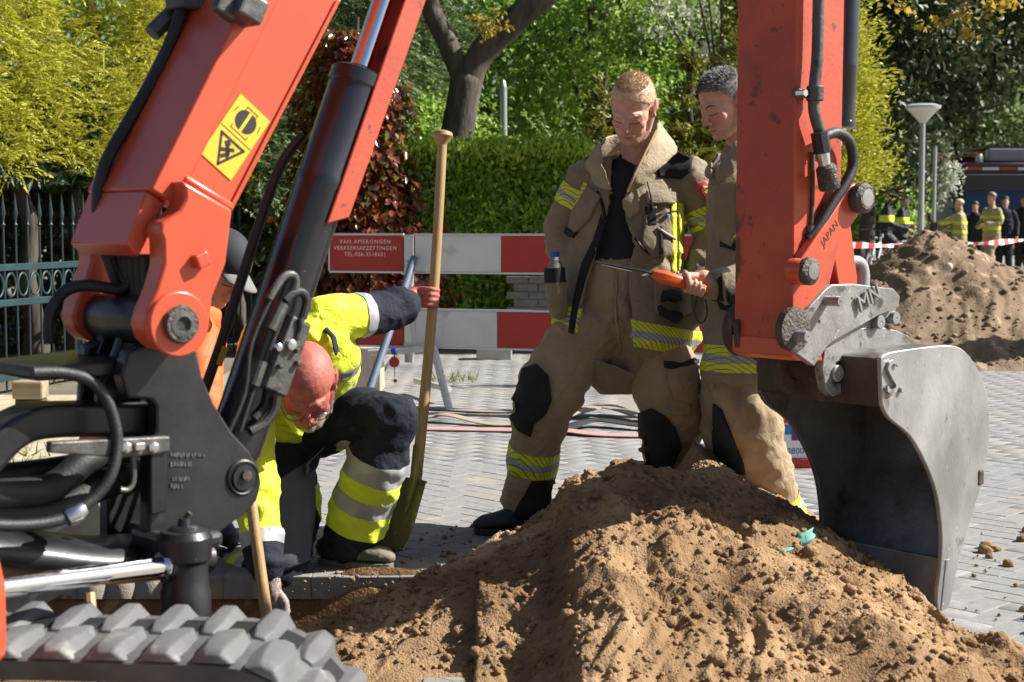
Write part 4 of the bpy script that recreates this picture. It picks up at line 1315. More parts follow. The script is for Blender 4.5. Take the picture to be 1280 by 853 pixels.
# slewing cylinder with chrome rod
r0 = exP(212, 707, .19); r1 = exP(-5, 736, .27)
rd = (r1 - r0)
slew = MB().lathe([(.030, -.02), (.030, .02), (.020, .022), (.020, rd.length + .3)], r0, rd, 28).build('slew_rod', M['chrome'], dig)
MB().lathe([(.034, 0), (.034, .05), (.022, .055)], r0 - rd.normalized() * .035, rd, 24).build('rod_end', M['cast'], slew)
MB().lathe([(.05, 0), (.05, .6)], r0 + rd.normalized() * (rd.length + .09), rd, 24).build('barrel', M['black_paint'], slew)

# ---- house corner, chassis, track
hb = pt(3, 655, 2.72)
MB().prism([(-.62, .46), (-.005, .46), (.0, .50), (.0, .60), (-.012, .66), (-.02, .79), (-.05, .86), (-.62, .86)], lambda a, b, c: Vector((hb.x + a, hb.y + c, b)), -.30, .02).build('house_corner', M['orange'], dig, sm=40, bevel=.015)
TD = Vector((math.cos(R_(-5)), math.sin(R_(-5)), 0)); TN = Vector((-TD.y, TD.x, 0))
TO = Vector((-.525, 2.885, 0))
TRr = .235; TZ = .228; TLn = 2.0
def tr(a, b, z): return TO + TD * a + TN * b + EZ * z
def loop(s):                            # along the track loop: position (a, z), outward normal
    L1 = TLn; C = math.pi * TRr
    s %= (2 * L1 + 2 * C)
    if s < L1: return (-L1 + s, TZ + TRr), (0, 1)
    s -= L1
    if s < C:
        t = math.pi / 2 - s / TRr
        return (TRr * math.cos(t), TZ + TRr * math.sin(t)), (math.cos(t), math.sin(t))
    s -= C
    if s < L1: return (-s, TZ - TRr), (0, -1)
    s -= L1
    t = -math.pi / 2 - s / TRr
    return (-L1 + TRr * math.cos(t), TZ + TRr * math.sin(t)), (math.cos(t), math.sin(t))
TW = .152
tot = 2 * TLn + 2 * math.pi * TRr
NP = 56; pitch = tot / NP
rows = []
for k in range(NP * 2):
    (a, z), (na, nz) = loop(k * tot / (NP * 2))
    rows.append([tr(a - na * .05, -TW + .01, z - nz * .05), tr(a - na * .012, -TW, z - nz * .012), tr(a, -TW + .012, z), tr(a + na * .004, 0, z + nz * .004), tr(a, TW - .012, z), tr(a - na * .012, TW, z - nz * .012), tr(a - na * .05, TW - .01, z - nz * .05)])
rows.append(rows[0])
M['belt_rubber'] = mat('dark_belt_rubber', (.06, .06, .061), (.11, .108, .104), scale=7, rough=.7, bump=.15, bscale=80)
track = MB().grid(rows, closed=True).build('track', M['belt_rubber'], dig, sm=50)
inset_me = MB().box((0, 0, 0), (.040, .085, .012)).mesh('dark_inset'); inset_me.materials.append(M['ink'])  # thin solid black box laid in the belt between lugs
lug_me = {}
def lug_mesh(side):
    """block of tread: wide foot, narrower sloped top; local x along the loop, y across, z out"""
    q = MB()
    y0, y1 = (-.01, TW + .004) if side > 0 else (-TW - .004, .03)
    h = .023
    lx0, lx1 = .036, .014
    ym = y0 + (y1 - y0) * .28
    if side > 0:
        secs = [(y0, .018, .010, .010), (ym, .030, .018, h * .8), (y1 - .03, lx0 * 1.02, lx1, h), (y1 - .004, lx0, lx1 * .9, h * .95), (y1, lx0 * .95, lx1 * .7, h * .6)]
    else:
        secs = [(y0, lx0 * 1.0, lx1 * .9, h * .40), (y0 + .012, lx0 * 1.1, lx1 * 1.2, h * .78), (y0 + .05, lx0 * 1.22, lx1 * 1.5, h * .92), (y1 - .06, .042, .026, h * .8), (y1, .018, .010, .008)]
    rows = []
    for (y, a, b, hh) in secs:
        rows.append([Vector((-a, y, -.006)), Vector((-b, y, hh)), Vector((b, y, hh)), Vector((a, y, -.006))])
    q.grid(rows)
    n = len(q.v)
    q.f.append([0, 1, 2, 3]); q.m.append(0); q.f.append([n - 4, n - 3, n - 2, n - 1]); q.m.append(0)
    me = q.mesh('track_lug')
    smooth(me, 30)
    me.materials.append(M['track_rubber'])
    return me
lm = {1: lug_mesh(1), -1: lug_mesh(-1)}
tb = rootloc(track)
for k in range(NP):
    for side in (1, -1):
        s = (k + (.5 if side < 0 else 0)) * pitch
        (a, z), (na, nz) = loop(s)
        t3 = TD * nz - EZ * na
        n3 = TD * na + EZ * nz
        o = bpy.data.objects.new('track_lug', lm[side]); COL.objects.link(o); o.parent = track
        p = tr(a, 0, z) - tb
        o.matrix_local = Matrix(((t3.x, TN.x, n3.x, p.x), (t3.y, TN.y, n3.y, p.y), (t3.z, TN.z, n3.z, p.z), (0, 0, 0, 1)))
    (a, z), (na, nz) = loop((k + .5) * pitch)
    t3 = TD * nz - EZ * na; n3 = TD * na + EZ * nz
    o = bpy.data.objects.new('dark_inset', inset_me); COL.objects.link(o); o.parent = track
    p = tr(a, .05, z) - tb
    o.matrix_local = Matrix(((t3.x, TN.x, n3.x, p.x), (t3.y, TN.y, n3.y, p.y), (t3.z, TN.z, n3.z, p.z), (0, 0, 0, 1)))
for m_ in lm.values():
    bm = bmesh.new(); bm.from_mesh(m_)
    bmesh.ops.bevel(bm, geom=[e for e in bm.edges if e.calc_face_angle(0) > .5], offset=.0035, segments=2, profile=.5, affect='EDGES')
    bm.to_mesh(m_); bm.free(); smooth(m_, 60)
for a in (0, -.5, -1.0, -1.5, -2.0):
    r = .19 if a in (0, -2.0) else .09
    z = TZ if a in (0, -2.0) else .12
    MB().lathe([(r * .3, -.10), (r, -.09), (r, -.03), (r * .8, -.02), (r * .8, .02), (r, .03), (r, .09), (r * .3, .10)], tr(a, 0, z), TN, 24).build('idler' if a == 0 else ('sprocket' if a < -1.9 else 'roller'), M['cast'], track)
MB().box(tr(-1.0, 0, .19), (1.7, .14, .12), (TD, TN, EZ)).build('track_frame', M['cast'], dig, sm=0, bevel=.01)
MB().box(tr(-1.3, .85, .36), (1.1, 1.1, .2), (TD, TN, EZ)).build('undercarriage', M['cast'], dig, sm=0, bevel=.02)
MB().lathe([(.45, 0), (.45, .12)], tr(-1.3, .75, .44), EZ, 36).build('slew_ring', M['cast'], dig)
# ---- stick (dipper arm)
SD = .115
def st(a, z, c): return exw(SU + a, z, c)
WS = .112
zb = exP(960, 440, .0).z
def stz(py): return ex(985, py, .0)[1]
z_pin = stz(400)
spoly = [(-SD, stz(432)), (-SD + .03, stz(441)), (.02, stz(446)), (.07, stz(425)), (.05, stz(370)), (SD - .005, stz(300)), (SD, 2.3), (SD + .03, 2.55), (.05, 2.78), (-.06, 2.78), (-SD, 2.5)]
stick = MB().prism(spoly, st, -WS, WS).build('stick', M['orange_worn'], dig, sm=40, bevel=.005)
# welded toe on its lower end
MB().prism([(-SD - .004, stz(440)), (-SD - .004, stz(419)), (.0, stz(419)), (.03, stz(449)), (-SD + .025, stz(446))], st, -WS - .004, WS + .004).build('stick_end', M['orange'], stick, sm=0, bevel=.004)
# upper pivot pin above the frame
MB().tube([exw(TOP[0], TOP[1], -.18), exw(TOP[0], TOP[1], .18)], .045, 16).build('arm_pin', M['fitting'], stick)
MB().lathe([(.036, 0), (.036, .035), (.030, .05)], exP(990, 338, WS), EW, 20).build('link_boss', M['orange'], stick)
lp = ex(1003, 339, WS + .03)
MB().lathe([(.036, 0), (.041, .012), (.041, .028), (.030, .036), (.014, .037), (.012, .028), (0, .028)], exw(lp[0], lp[1], WS + .035), EW, 22).build('link_pin', M['grease'], stick)
MB().lathe([(.024, 0), (.024, .003), (.016, .004)], exw(lp[0], lp[1], WS + .070), EW, 18).build('pin_ring', M['steel'], stick)
# tilt link (rocker) with cast mark
lw = WS + .004
p_lo = Vector(ex(1003, 339, lw + .02)); p_hi = Vector(ex(1066, 248, lw + .02))
dl = (p_hi - p_lo).normalized(); nl = Vector((-dl.y, dl.x))
def band2(a, b, r0, r1):
    d = (b - a).normalized(); n = Vector((-d.y, d.x))
    A = math.degrees(math.atan2(n.y, n.x))
    return [tuple(q) for q in arc(a, r0, A, A + 180, 8)] + [tuple(q) for q in arc(b, r1, A + 180, A + 360, 8)]
for s in (1, -1):
    w0, w1 = (lw, lw + .034) if s > 0 else (-lw - .03, -lw)
    lk = MB().prism(band2(p_lo if s > 0 else p_lo + Vector((.085, .02)), p_hi, .042 if s > 0 else .03, .046), exw, w0, w1).build('tilt_link', M['orange'], dig, sm=40, bevel=.005)
    if s > 0: link0 = lk
text_mesh('JAPAN', .034, lambda a, b, c: exw(*(p_lo.lerp(p_hi, .48) + dl * a + nl * (b + .008)), lw + .0345 + c), .0004, 'cast_text', M['ink'], link0)
MB().lathe([(.040, 0), (.046, .012), (.046, .036), (.034, .046), (.014, .047), (.012, .036), (0, .036)], exw(p_hi.x, p_hi.y, lw + .030), EW, 24).build('link_pin', M['grease'], link0)
MB().lathe([(.027, 0), (.027, .003), (.017, .004)], exw(p_hi.x, p_hi.y, lw + .074), EW, 18).build('pin_ring', M['steel'], link0)
MB().tube([exw(p_hi.x, p_hi.y, -lw - .03), exw(p_hi.x, p_hi.y, lw + .03)], .03, 16).build('pin', M['fitting'], link0)
# bucket link from the rocker down to the coupler
q0 = p_hi; q1 = Vector(ex(1052, 352, .05))
MB().prism(band2(q1, q0, .05, .055), exw, -.075, .075).build('bucket_link', M['orange'], dig, sm=40, bevel=.006)
# bucket cylinder on the outer side of the stick, with rod
c0 = Vector(ex(1046, 160, .0)); c1 = Vector(ex(1052, 0, .0))
bd = (c1 - c0).normalized()
bax = exw(c1.x, c1.y, 0) - exw(c0.x, c0.y, 0)
bcy = MB().lathe([(.03, -.004), (.043, .0), (.043, .018), (.040, .02), (.040, .19), (.0405, .192), (.040, .195), (.040, 1.1), (.03, 1.12)], exw(c0.x, c0.y, .02), bax, 28).build('bucket_cylinder', M['black_paint'], dig)
MB().tube([exw(c0.x, c0.y, .02) + bax.normalized() * .02, exw(p_hi.x, p_hi.y, 0)], .021, 20).build('rod', M['chrome'], bcy)
# hoses down the stick
def sh(pxs, r, m='rubber', name='hose', par=None, n=12):
    return MB().tube(spline([exP(x, y, w) for x, y, w in pxs], 7), r, n).build(name, M[m], par or stick)
sh([(1024, -60, .15), (1022, 60, .15), (1018, 110, .15), (1018, 140, .15), (1026, 168, .15)], .0175, 'fitting')
sh([(1036, -60, .1), (1038, 0, .1), (1032, 30, .1), (1029, 80, .1), (1030, 140, .1), (1036, 190, .1)], .009, mat('red_brown_hose', (.14, .04, .035), rough=.5) and 'rubber')
sh([(1040, -60, .08), (1037, 60, .08), (1036, 130, .08)], .008, 'fitting')
MB().lathe([(.013, 0), (.013, .05)], exP(1034, 108, .085), EZ, 10).build('hose_fitting', M['fitting'], stick)
MB().lathe([(.017, 0), (.017, .03)], exP(1034, 116, .085), -EZ, 8).build('hose_fitting', M['fitting'], stick)
clp = MB().lathe([(.026, -.022), (.026, .022)], exP(1019, 117, .15), EZ, 16)
clp.box(exP(1003, 117, .13), (.07, .03, .024), (EP, EW, EZ))
clp.build('hose_clamp', M['fitting'], stick, sm=40, bevel=.003)
MB().lathe([(.011, 0), (.011, .03), (0, .03)], exP(997, 117, .14), EW, 6).build('bolt', M['bright_bolt'], stick, sm=0)
jd = exP(1034, 226, .16) - exP(1024, 168, .155)
MB().lathe([(.026, 0), (.026, .06), (.020, .064), (.020, .075)], exP(1024, 165, .155), jd, 8).build('hose_nut', M['rubber'], stick, sm=20)
MB().lathe([(.019, 0), (.021, .01), (.017, .05), (.019, .085)], exP(1028, 190, .157), jd, 14).build('coupling', M['bright_bolt'], stick)
MB().lathe([(.020, 0), (.031, .012), (.033, .07), (.028, .078)], exP(1032, 205, .158), jd, 20).build('coupling', M['grease'], stick)
sh([(1028, 172, .15), (1046, 166, .15), (1062, 178, .15), (1066, 205, .15), (1058, 228, .15), (1040, 255, .14), (1022, 285, .13), (1010, 300, .12)], .0165)
sh([(1016, 190, .118), (1016, 245, .118), (1014, 285, .118)], .006, 'fitting')
MB().lathe([(.012, 0), (.012, .04)], exP(1013, 282, .12), -EZ, 8).build('hose_fitting', M['fitting'], stick)

# ---- quick coupler
CW = .125
cpl_px = [(1068, 355), (1117, 361), (1125, 370), (1124, 384), (1098, 395), (1040, 428), (1034, 434), (1018, 458), (992, 440), (990, 408), (1032, 362), (1040, 356)]
M['coupler_steel'] = mat('oily_coupler_steel', (.17, .165, .16), (.30, .29, .28), scale=8, rough=.48, metal=.4, bump=.15, bscale=110,
                         spots=[((.07, .06, .05), 12, .58, .08), ((.16, .11, .075), 27, .64, .05), ((.42, .41, .40), 48, .66, .04)], rvar=.12)
cpl = prism('coupler', cpl_px, CW, CW - .025, CW, 'coupler_steel', bevel=.003)
prism('far_plate', cpl_px, CW, -CW + .02, -CW + .04, 'rust_steel', cpl, bevel=.003)
prism('coupler_body', [(1066, 362), (1112, 366), (1112, 384), (1030, 430), (1018, 446), (1000, 438), (1000, 412), (1036, 368)], CW, -CW + .03, CW - .03, 'rust_steel', cpl, bevel=.004)
prism('latch_edge', [(1124, 370), (1131, 380), (1128, 392), (1050, 438), (1034, 441), (1040, 427), (1098, 394)], CW, CW - .05, CW - .026, 'coupler_steel', cpl, bevel=.003)
def pin(px, py, w, r, ln, m='steel', par=None, name='pin'):
    c = ex(px, py, w + ln)
    return MB().lathe([(r, 0), (r, ln - .003), (r * .9, ln), (r * .2, ln + .0005), (0, ln - .004)], exw(c[0], c[1], w), EW, 20).build(name, M[m], par or cpl)
pin(1051, 377, CW, .015, .055); pin(1010, 421, CW, .017, .055)
for px, py, r in ((1065, 373, .004), (1024, 402, .006)):
    c = ex(px, py, CW); MB().lathe([(r, 0), (r, .0008), (0, .0008)], exw(c[0], c[1], CW), EW, 10).build('hole', M['ink'], cpl)
text_mesh('MN', .075, lambda a, b, c: exw(*(Vector(ex(1083, 373, CW)) + Vector((math.cos(.42), math.sin(.42))) * a + Vector((-math.sin(.42), math.cos(.42))) * b), CW + c), .009, 'raised_letters', M['steel'], cpl)
o = [c for c in cpl.children if c.name.startswith('raised_letters')][0]
md = o.modifiers.new('solid', 'SOLIDIFY'); md.thickness = .009; md.offset = 0
# lifting hook on the back
MB().tube(spline([exP(1078, 360, .02), exP(1079, 343, .02), exP(1076, 330, .02), exP(1067, 326, .02), exP(1059, 331, .02), exP(1055, 341, .02)], 6),
          [.024 - .0004 * i for i in range(31)], 14).build('lifting_hook', M['steel'], cpl)
# black dirt ring between stick and coupler
MB().lathe([(.062, -.02), (.066, -.012), (.066, .01), (.05, .014)], exP(992, 412, WS + .012), EW, 22).build('pin_grease', M['grease'], cpl)
# far cheek visible on the left of the stick
MB().lathe([(.085, -.01), (.085, .03)], exP(928, 412, -WS - .04), EW, 28).build('far_boss', M['rust_steel'], cpl)
# bucket ears that the coupler grips
BWd = .24
ear_px = [(1028, 462), (1031, 440), (1044, 420), (1072, 411), (1098, 408), (1120, 413), (1136, 420), (1142, 433), (1100, 442), (1078, 445), (1068, 463), (1060, 458), (1054, 450), (1046, 453), (1042, 464), (1043, 478),
          (1052, 480), (1052, 492), (1042, 496), (1033, 488)]
ears = prism('bucket_ear', ear_px, .10, .068, .10, 'coupler_steel', bevel=.003)
prism('far_ear', ear_px, .10, -.10, -.068, 'rust_steel', ears, bevel=.003)
pin(1049, 467, .055, .026, .055, par=ears); pin(1102, 403, .062, .022, .06, par=ears); pin(1121, 398, .055, .021, .06, par=ears)
# ---- bucket
BW = .245
sd_px = [(1101, 448), (1112, 441), (1150, 435), (1188, 432), (1207, 440), (1224, 465), (1235, 500), (1237, 545), (1231, 590), (1220, 630), (1208, 670), (1196, 715), (1190, 745), (1182, 770), (1174, 764), (1172, 745),
         (1176, 710), (1178, 670), (1172, 620), (1158, 580), (1138, 545), (1112, 523), (1103, 505)]
suz = [(q.x, q.y) for q in spline([Vector((a, b, 0)) for a, b in exs(sd_px, BW)], 3)]
bucket = MB().prism(suz, exw, BW - .016, BW).build('bucket', M['steel'], dig, sm=40, bevel=.003)
MB().prism(suz, exw, -BW, -BW + .016).build('far_side', M['inner_steel'], bucket, sm=40, bevel=.003)
# shell: top plate, curved back, lip
back = suz[0:40]
nb2 = len(back)
out = MB(); T_ = .012
def inset(pl, d):
    r = []
    for i, p in enumerate(pl):
        a = Vector(pl[max(i - 1, 0)]); b = Vector(pl[min(i + 1, len(pl) - 1)])
        t = (b - a).normalized(); n = Vector((t.y, -t.x))
        q = Vector(p) + n * d
        r.append((q.x, q.y))
    return r
b_in = inset(back, T_)
b_out = inset(back, .002)
out.prism(b_out + b_in[::-1], exw, -BW + .0161, BW - .0161)
shell = out.build('shell', M['inner_steel'], bucket, sm=50)
# heavy top beam, rusty front
tb_uz = exs([(1101, 448), (1106, 446), (1106, 470), (1104, 505), (1098, 508), (1096, 470)], BW)
u0, z0 = ex(1103, 448, BW); u1, z1_ = ex(1104, 508, BW)
MB().prism([(u0 - .006, z0 - .004), (u0 + .05, z0 + .004), (u1 + .05, z1_), (u1 - .004, z1_ - .004)], exw, -BW + .0165, BW - .0165).build('top_beam', M['rust_steel'], bucket, sm=0, bevel=.006)
MB().prism([(u0 - .02, z0 - .03), (u0 - .007, z0 - .03), (u1 - .006, z1_ + .012), (u1 - .02, z1_ + .012)], exw, -BW + .0166, .06).build('front_bar', M['rust_steel'], bucket, sm=0, bevel=.003)
u2, z2 = ex(1178, 762, BW)
MB().prism([(u2 - .014, z2 - .02), (u2 + .014, z2 - .018), (u2 + .032, z2 + .16), (u2 + .012, z2 + .16)], exw, -BW - .004, BW + .004).build('cutting_edge', M['steel'], bucket, sm=0, bevel=.003)
text_mesh('S.', .15, lambda a, b, c: exw(*(Vector(ex(1117, 473, BW)) + Vector((a, b))), BW + c), .007, 'raised_letter', M['steel'], bucket)
o = [c for c in bucket.children if c.name.startswith('raised_letter')][0]
md = o.modifiers.new('solid', 'SOLIDIFY'); md.thickness = .009; md.offset = 0
c = ex(1226, 597, BW); MB().box(exw(c[0], c[1], BW - .02), (.03, .05, .05), (EP, EW, EZ)).build('wear_stub', M['rust_steel'], bucket, sm=0, bevel=.006)
# ============================================================ PEOPLE
def skinmat(name, c1, c2, red):
    m = mat(name, c1, c2, scale=38, rough=.55, bump=.22, bscale=210, spec=.35, lo=.4, hi=.62)
    nt = m.node_tree; b = nt.nodes['Principled BSDF']; L = nt.links.new
    at = nt.nodes.new('ShaderNodeAttribute'); at.attribute_name = 'flush'
    old = b.inputs['Base Color'].links[0].from_socket
    mx = nt.nodes.new('ShaderNodeMix'); mx.data_type = 'RGBA'
    L(at.outputs['Fac'], mx.inputs[0]); L(old, mx.inputs[6]); mx.inputs[7].default_value = (*red, 1)
    L(mx.outputs[2], b.inputs['Base Color'])
    b.inputs['Subsurface Weight'].default_value = .12
    b.inputs['Subsurface Radius'].default_value = (.012, .005, .003)
    return m
M['skin'] = skinmat('fair_skin', (.62, .37, .28), (.56, .31, .23), (.52, .18, .145))
M['skin_tan'] = skinmat('tanned_skin', (.55, .32, .225), (.48, .26, .18), (.45, .17, .13))
M['skin_red'] = skinmat('sunburnt_skin', (.44, .135, .10), (.36, .10, .075), (.32, .075, .06))
M['tan'] = mat('tan_fire_jacket', (.27, .222, .15), (.22, .178, .118), scale=7, rough=.85, bump=.35, bscale=420, spec=.2, sheen=.1, bump2=(24, .30),
               spots=[((.17, .125, .08), 3.2, .62, .12)])
M['tan_leg'] = mat('tan_fire_trousers', (.36, .27, .165), (.295, .215, .13), scale=6, rough=.85, bump=.35, bscale=420, spec=.2, sheen=.1, bump2=(20, .38),
                   spots=[((.20, .13, .075), 3.0, .60, .15)])
M['tan_light'] = mat('sunlit_tan_cloth', (.36, .29, .19), (.29, .23, .145), scale=9, rough=.85, bump=.3, bscale=300, bump2=(26, .28))  # jacket tan made paler, putting the sunlight on the collar into its colour
M['black_cloth'] = mat('black_cloth', (.012, .012, .014), (.022, .022, .024), scale=10, rough=.8, bump=.3, bscale=300, spec=.3)
M['navy_shirt'] = mat('navy_shirt', (.010, .011, .018), (.016, .017, .027), scale=8, rough=.85, bump=.2, bscale=300)
M['navy_work'] = mat('navy_work_trousers', (.012, .015, .024), (.020, .024, .036), scale=6, rough=.8, bump=.3, bscale=350, spec=.2, bump2=(18, .35),
                     spots=[((.09, .085, .08), 5, .66, .1)])
M['hivis'] = mat('yellow_hivis', (.70, .83, .02), (.62, .74, .015), scale=7, rough=.65, bump=.2, bscale=350, sheen=.2, bump2=(18, .38))
M['hivis_orange'] = mat('orange_hivis', (.80, .13, .02), (.70, .10, .015), scale=7, rough=.65, bump=.2, bscale=350)
M['silver'] = mat('silver_reflective', (.42, .42, .42), (.35, .35, .35), scale=14, rough=.45, bump=.15, bscale=260, metal=.25)
def hatched(name, c, c2):
    m = mat(name, c, rough=.6)
    nt = m.node_tree; b = nt.nodes['Principled BSDF']
    wv = nt.nodes.new('ShaderNodeTexWave'); wv.wave_type = 'BANDS'; wv.bands_direction = 'DIAGONAL'
    wv.inputs['Scale'].default_value = 28; wv.inputs['Distortion'].default_value = .3
    geo = nt.nodes.new('ShaderNodeNewGeometry'); nt.links.new(geo.outputs['Position'], wv.inputs['Vector'])
    r = nt.nodes.new('ShaderNodeMapRange'); r.inputs[1].default_value = .86; r.inputs[2].default_value = .93
    nt.links.new(wv.outputs[1], r.inputs[0])
    mx = nt.nodes.new('ShaderNodeMix'); mx.data_type = 'RGBA'
    mx.inputs[6].default_value = (*c, 1); mx.inputs[7].default_value = (*c2, 1)
    nt.links.new(r.outputs[0], mx.inputs[0]); nt.links.new(mx.outputs[2], b.inputs['Base Color'])
    return m
M['stripe_yellow'] = hatched('yellow_fire_stripe', (.62, .66, .03), (.22, .23, .03))
M['stripe_grey'] = hatched('grey_fire_stripe', (.34, .34, .33), (.12, .12, .11))
M['boot'] = mat('black_boot', (.013, .013, .013), (.03, .028, .025), scale=18, rough=.55, bump=.25, bscale=120, spots=[((.12, .09, .06), 9, .64, .08)])
M['boot_dusty'] = mat('dusty_boot', (.06, .055, .045), (.20, .175, .13), scale=11, rough=.8, bump=.3, bscale=120)
M['hair_blond'] = mat('short_blond_hair', (.52, .37, .24), (.66, .51, .36), scale=60, rough=.6, spec=.25, island=.25)
M['hair_grey'] = mat('short_grey_hair', (.12, .112, .106), (.33, .32, .31), scale=70, rough=.7, spec=.2, island=.4)
M['hair_dark'] = mat('dark_hair', (.03, .022, .016), rough=.55)
M['cap_navy'] = mat('navy_cap', (.012, .014, .022), (.02, .022, .03), scale=9, rough=.8)
M['lash'] = mat('eye_line', (.06, .03, .022), rough=.7)

def solid(mb, voxel, it=4):
    me = mb.mesh('tmp')
    o = bpy.data.objects.new('tmp', me); COL.objects.link(o)
    md = o.modifiers.new('r', 'REMESH'); md.mode = 'VOXEL'; md.voxel_size = voxel
    if it:
        md = o.modifiers.new('s', 'SMOOTH'); md.factor = .5; md.iterations = it
    bpy.context.view_layer.update()
    dg = bpy.context.evaluated_depsgraph_get()
    me2 = bpy.data.meshes.new_from_object(o.evaluated_get(dg))
    bpy.data.objects.remove(o); bpy.data.meshes.remove(me)
    return me2
def getV(me):
    v = np.zeros(len(me.vertices) * 3); me.vertices.foreach_get('co', v); return v.reshape(-1, 3)
def getN(me):
    v = np.zeros(len(me.vertices) * 3); me.vertices.foreach_get('normal', v); return v.reshape(-1, 3)
def setV(me, V):
    me.vertices.foreach_set('co', np.ascontiguousarray(V, dtype=np.float32).ravel()); me.update()
def folds(P, seed, f=(6.5, 6.5, 10)):
    Q = P * np.array(f) + seed * 3.1
    w = np.stack([perlin(P * 3.1 + seed), perlin(P * 3.1 + seed + 9), perlin(P * 2.6 + seed + 5)], 1)
    a = 1 - 2.2 * np.abs(perlin(Q + 1.4 * w))
    b = 1 - 2.2 * np.abs(perlin(Q[:, [1, 2, 0]] * 1.9 + 2.0 * w + 4))
    c = 1 - 2.2 * np.abs(perlin(Q * np.array([2.6, 2.6, 1.5]) + 2.2 * w + 8))
    msk = np.clip(.75 + 1.1 * perlin(P * 4.2 + seed * 2), .15, 1.4)
    return (.75 * a + .45 * b) * msk + .22 * c - .3
class Cloth:
    pass
def cloth(name, mb, m, parent, voxel=.009, it=5, wr=.007, seed=1, f=(6.5, 6.5, 10), wfun=None, cut=None, label=None):
    me = solid(mb, voxel, it)
    V = getV(me); N = getN(me)
    if wr:
        a = 1.35 * wr * folds(V, seed, f)
        if wfun is not None: a = a * wfun(V)
        V = V + N * a[:, None]
    base = np.array(rootloc(parent))
    setV(me, V - base)
    if cut is not None:
        cut_open(me, base, cut)
    smooth(me)
    o = link(name, me, parent, m)
    if label: o['label'] = label
    c = Cloth(); c.o = o; c.me = me; c.base = Vector(base)
    c.bvh = BVHTree.FromPolygons([Vector(v) for v in (getV(me) + base)], [tuple(p.vertices) for p in me.polygons])
    return c
def in_poly(u, v, poly):
    r = np.zeros(len(u), dtype=bool)
    n = len(poly)
    for i in range(n):
        x0, y0 = poly[i]; x1, y1 = poly[(i + 1) % n]
        c = ((y0 > v) != (y1 > v)) & (u < (x1 - x0) * (v - y0) / (y1 - y0 + 1e-12) + x0)
        r ^= c
    return r
def cut_open(me, base, poly):
    """open the front of a garment: the cloth inside the outline goes, the edge is smoothed and turned in"""
    bm = bmesh.new(); bm.from_mesh(me)
    bm.faces.ensure_lookup_table()
    C = np.array([f.calc_center_median() for f in bm.faces]) + base
    Nn = np.array([f.normal for f in bm.faces])
    u, v, _ = projn(C)
    k = in_poly(u, v, poly) & (((C - np.array(CAM)) * Nn).sum(1) < 0)
    bmesh.ops.delete(bm, geom=[bm.faces[i] for i in np.nonzero(k)[0]], context='FACES')
    for r in range(14):
        mv = {}
        for vt in bm.verts:
            if vt.is_boundary:
                nb = [e.other_vert(vt).co for e in vt.link_edges if e.is_boundary]
                if len(nb) == 2: mv[vt] = vt.co * .4 + (nb[0] + nb[1]) * .3
        for vt, c in mv.items(): vt.co = c
    be = [e for e in bm.edges if e.is_boundary]
    ex_ = bmesh.ops.extrude_edge_only(bm, edges=be)
    nv = [g for g in ex_['geom'] if isinstance(g, bmesh.types.BMVert)]
    bm.normal_update()
    for vt in nv:
        src = [e.other_vert(vt) for e in vt.link_edges if e.other_vert(vt) not in nv]
        n = src[0].normal if src else vt.normal
        vt.co = vt.co - n * .014
    bm.to_mesh(me); bm.free(); me.update()
def band(c, A, B, cuts, mats, name, parent=None, rad=.2, off=.003, tilt=None):
    """ring of cloth between planes across the line A-B; cuts in metres from A"""
    A = Vector(A); B = Vector(B)
    d = (B - A).normalized()
    if tilt is not None: d = Vector(tilt).normalized()
    bm = bmesh.new(); bm.from_mesh(c.me)
    ctr = A + (B - A).normalized() * (cuts[0] + cuts[-1]) / 2 - c.base
    kill = [f for f in bm.faces if (f.calc_center_median() - ctr).length > rad]
    bmesh.ops.delete(bm, geom=kill, context='FACES')
    o0 = A - c.base
    def bis(t, **kw):
        g = bm.verts[:] + bm.edges[:] + bm.faces[:]
        bmesh.ops.bisect_plane(bm, geom=g, dist=1e-6, plane_co=o0 + d * t, plane_no=d, **kw)
    bis(cuts[0], clear_inner=True); bis(cuts[-1], clear_outer=True)
    for t in cuts[1:-1]: bis(t)
    bm.normal_update()
    for f in bm.faces:
        h = (f.calc_center_median() - o0).dot(d)
        k = 0
        for i, t in enumerate(cuts[1:-1]):
            if h > t: k = i + 1
        f.material_index = k if k < len(mats) else 0
    for v in bm.verts: v.co += v.normal * off
    me = bpy.data.meshes.new(name)
    bm.to_mesh(me); bm.free()
    smooth(me)
    return link(name, me, parent or c.o, [M[x] for x in mats])
def stripe3(c, A, B, t0, t1, parent=None, rad=.2, tilt=None, ms=('stripe_yellow', 'stripe_grey', 'stripe_yellow'), off=.003, name='reflective_stripe'):
    L_ = t1 - t0
    return band(c, A, B, [t0, t0 + L_ * .36, t0 + L_ * .66, t1], list(ms), name, parent, rad, off, tilt)
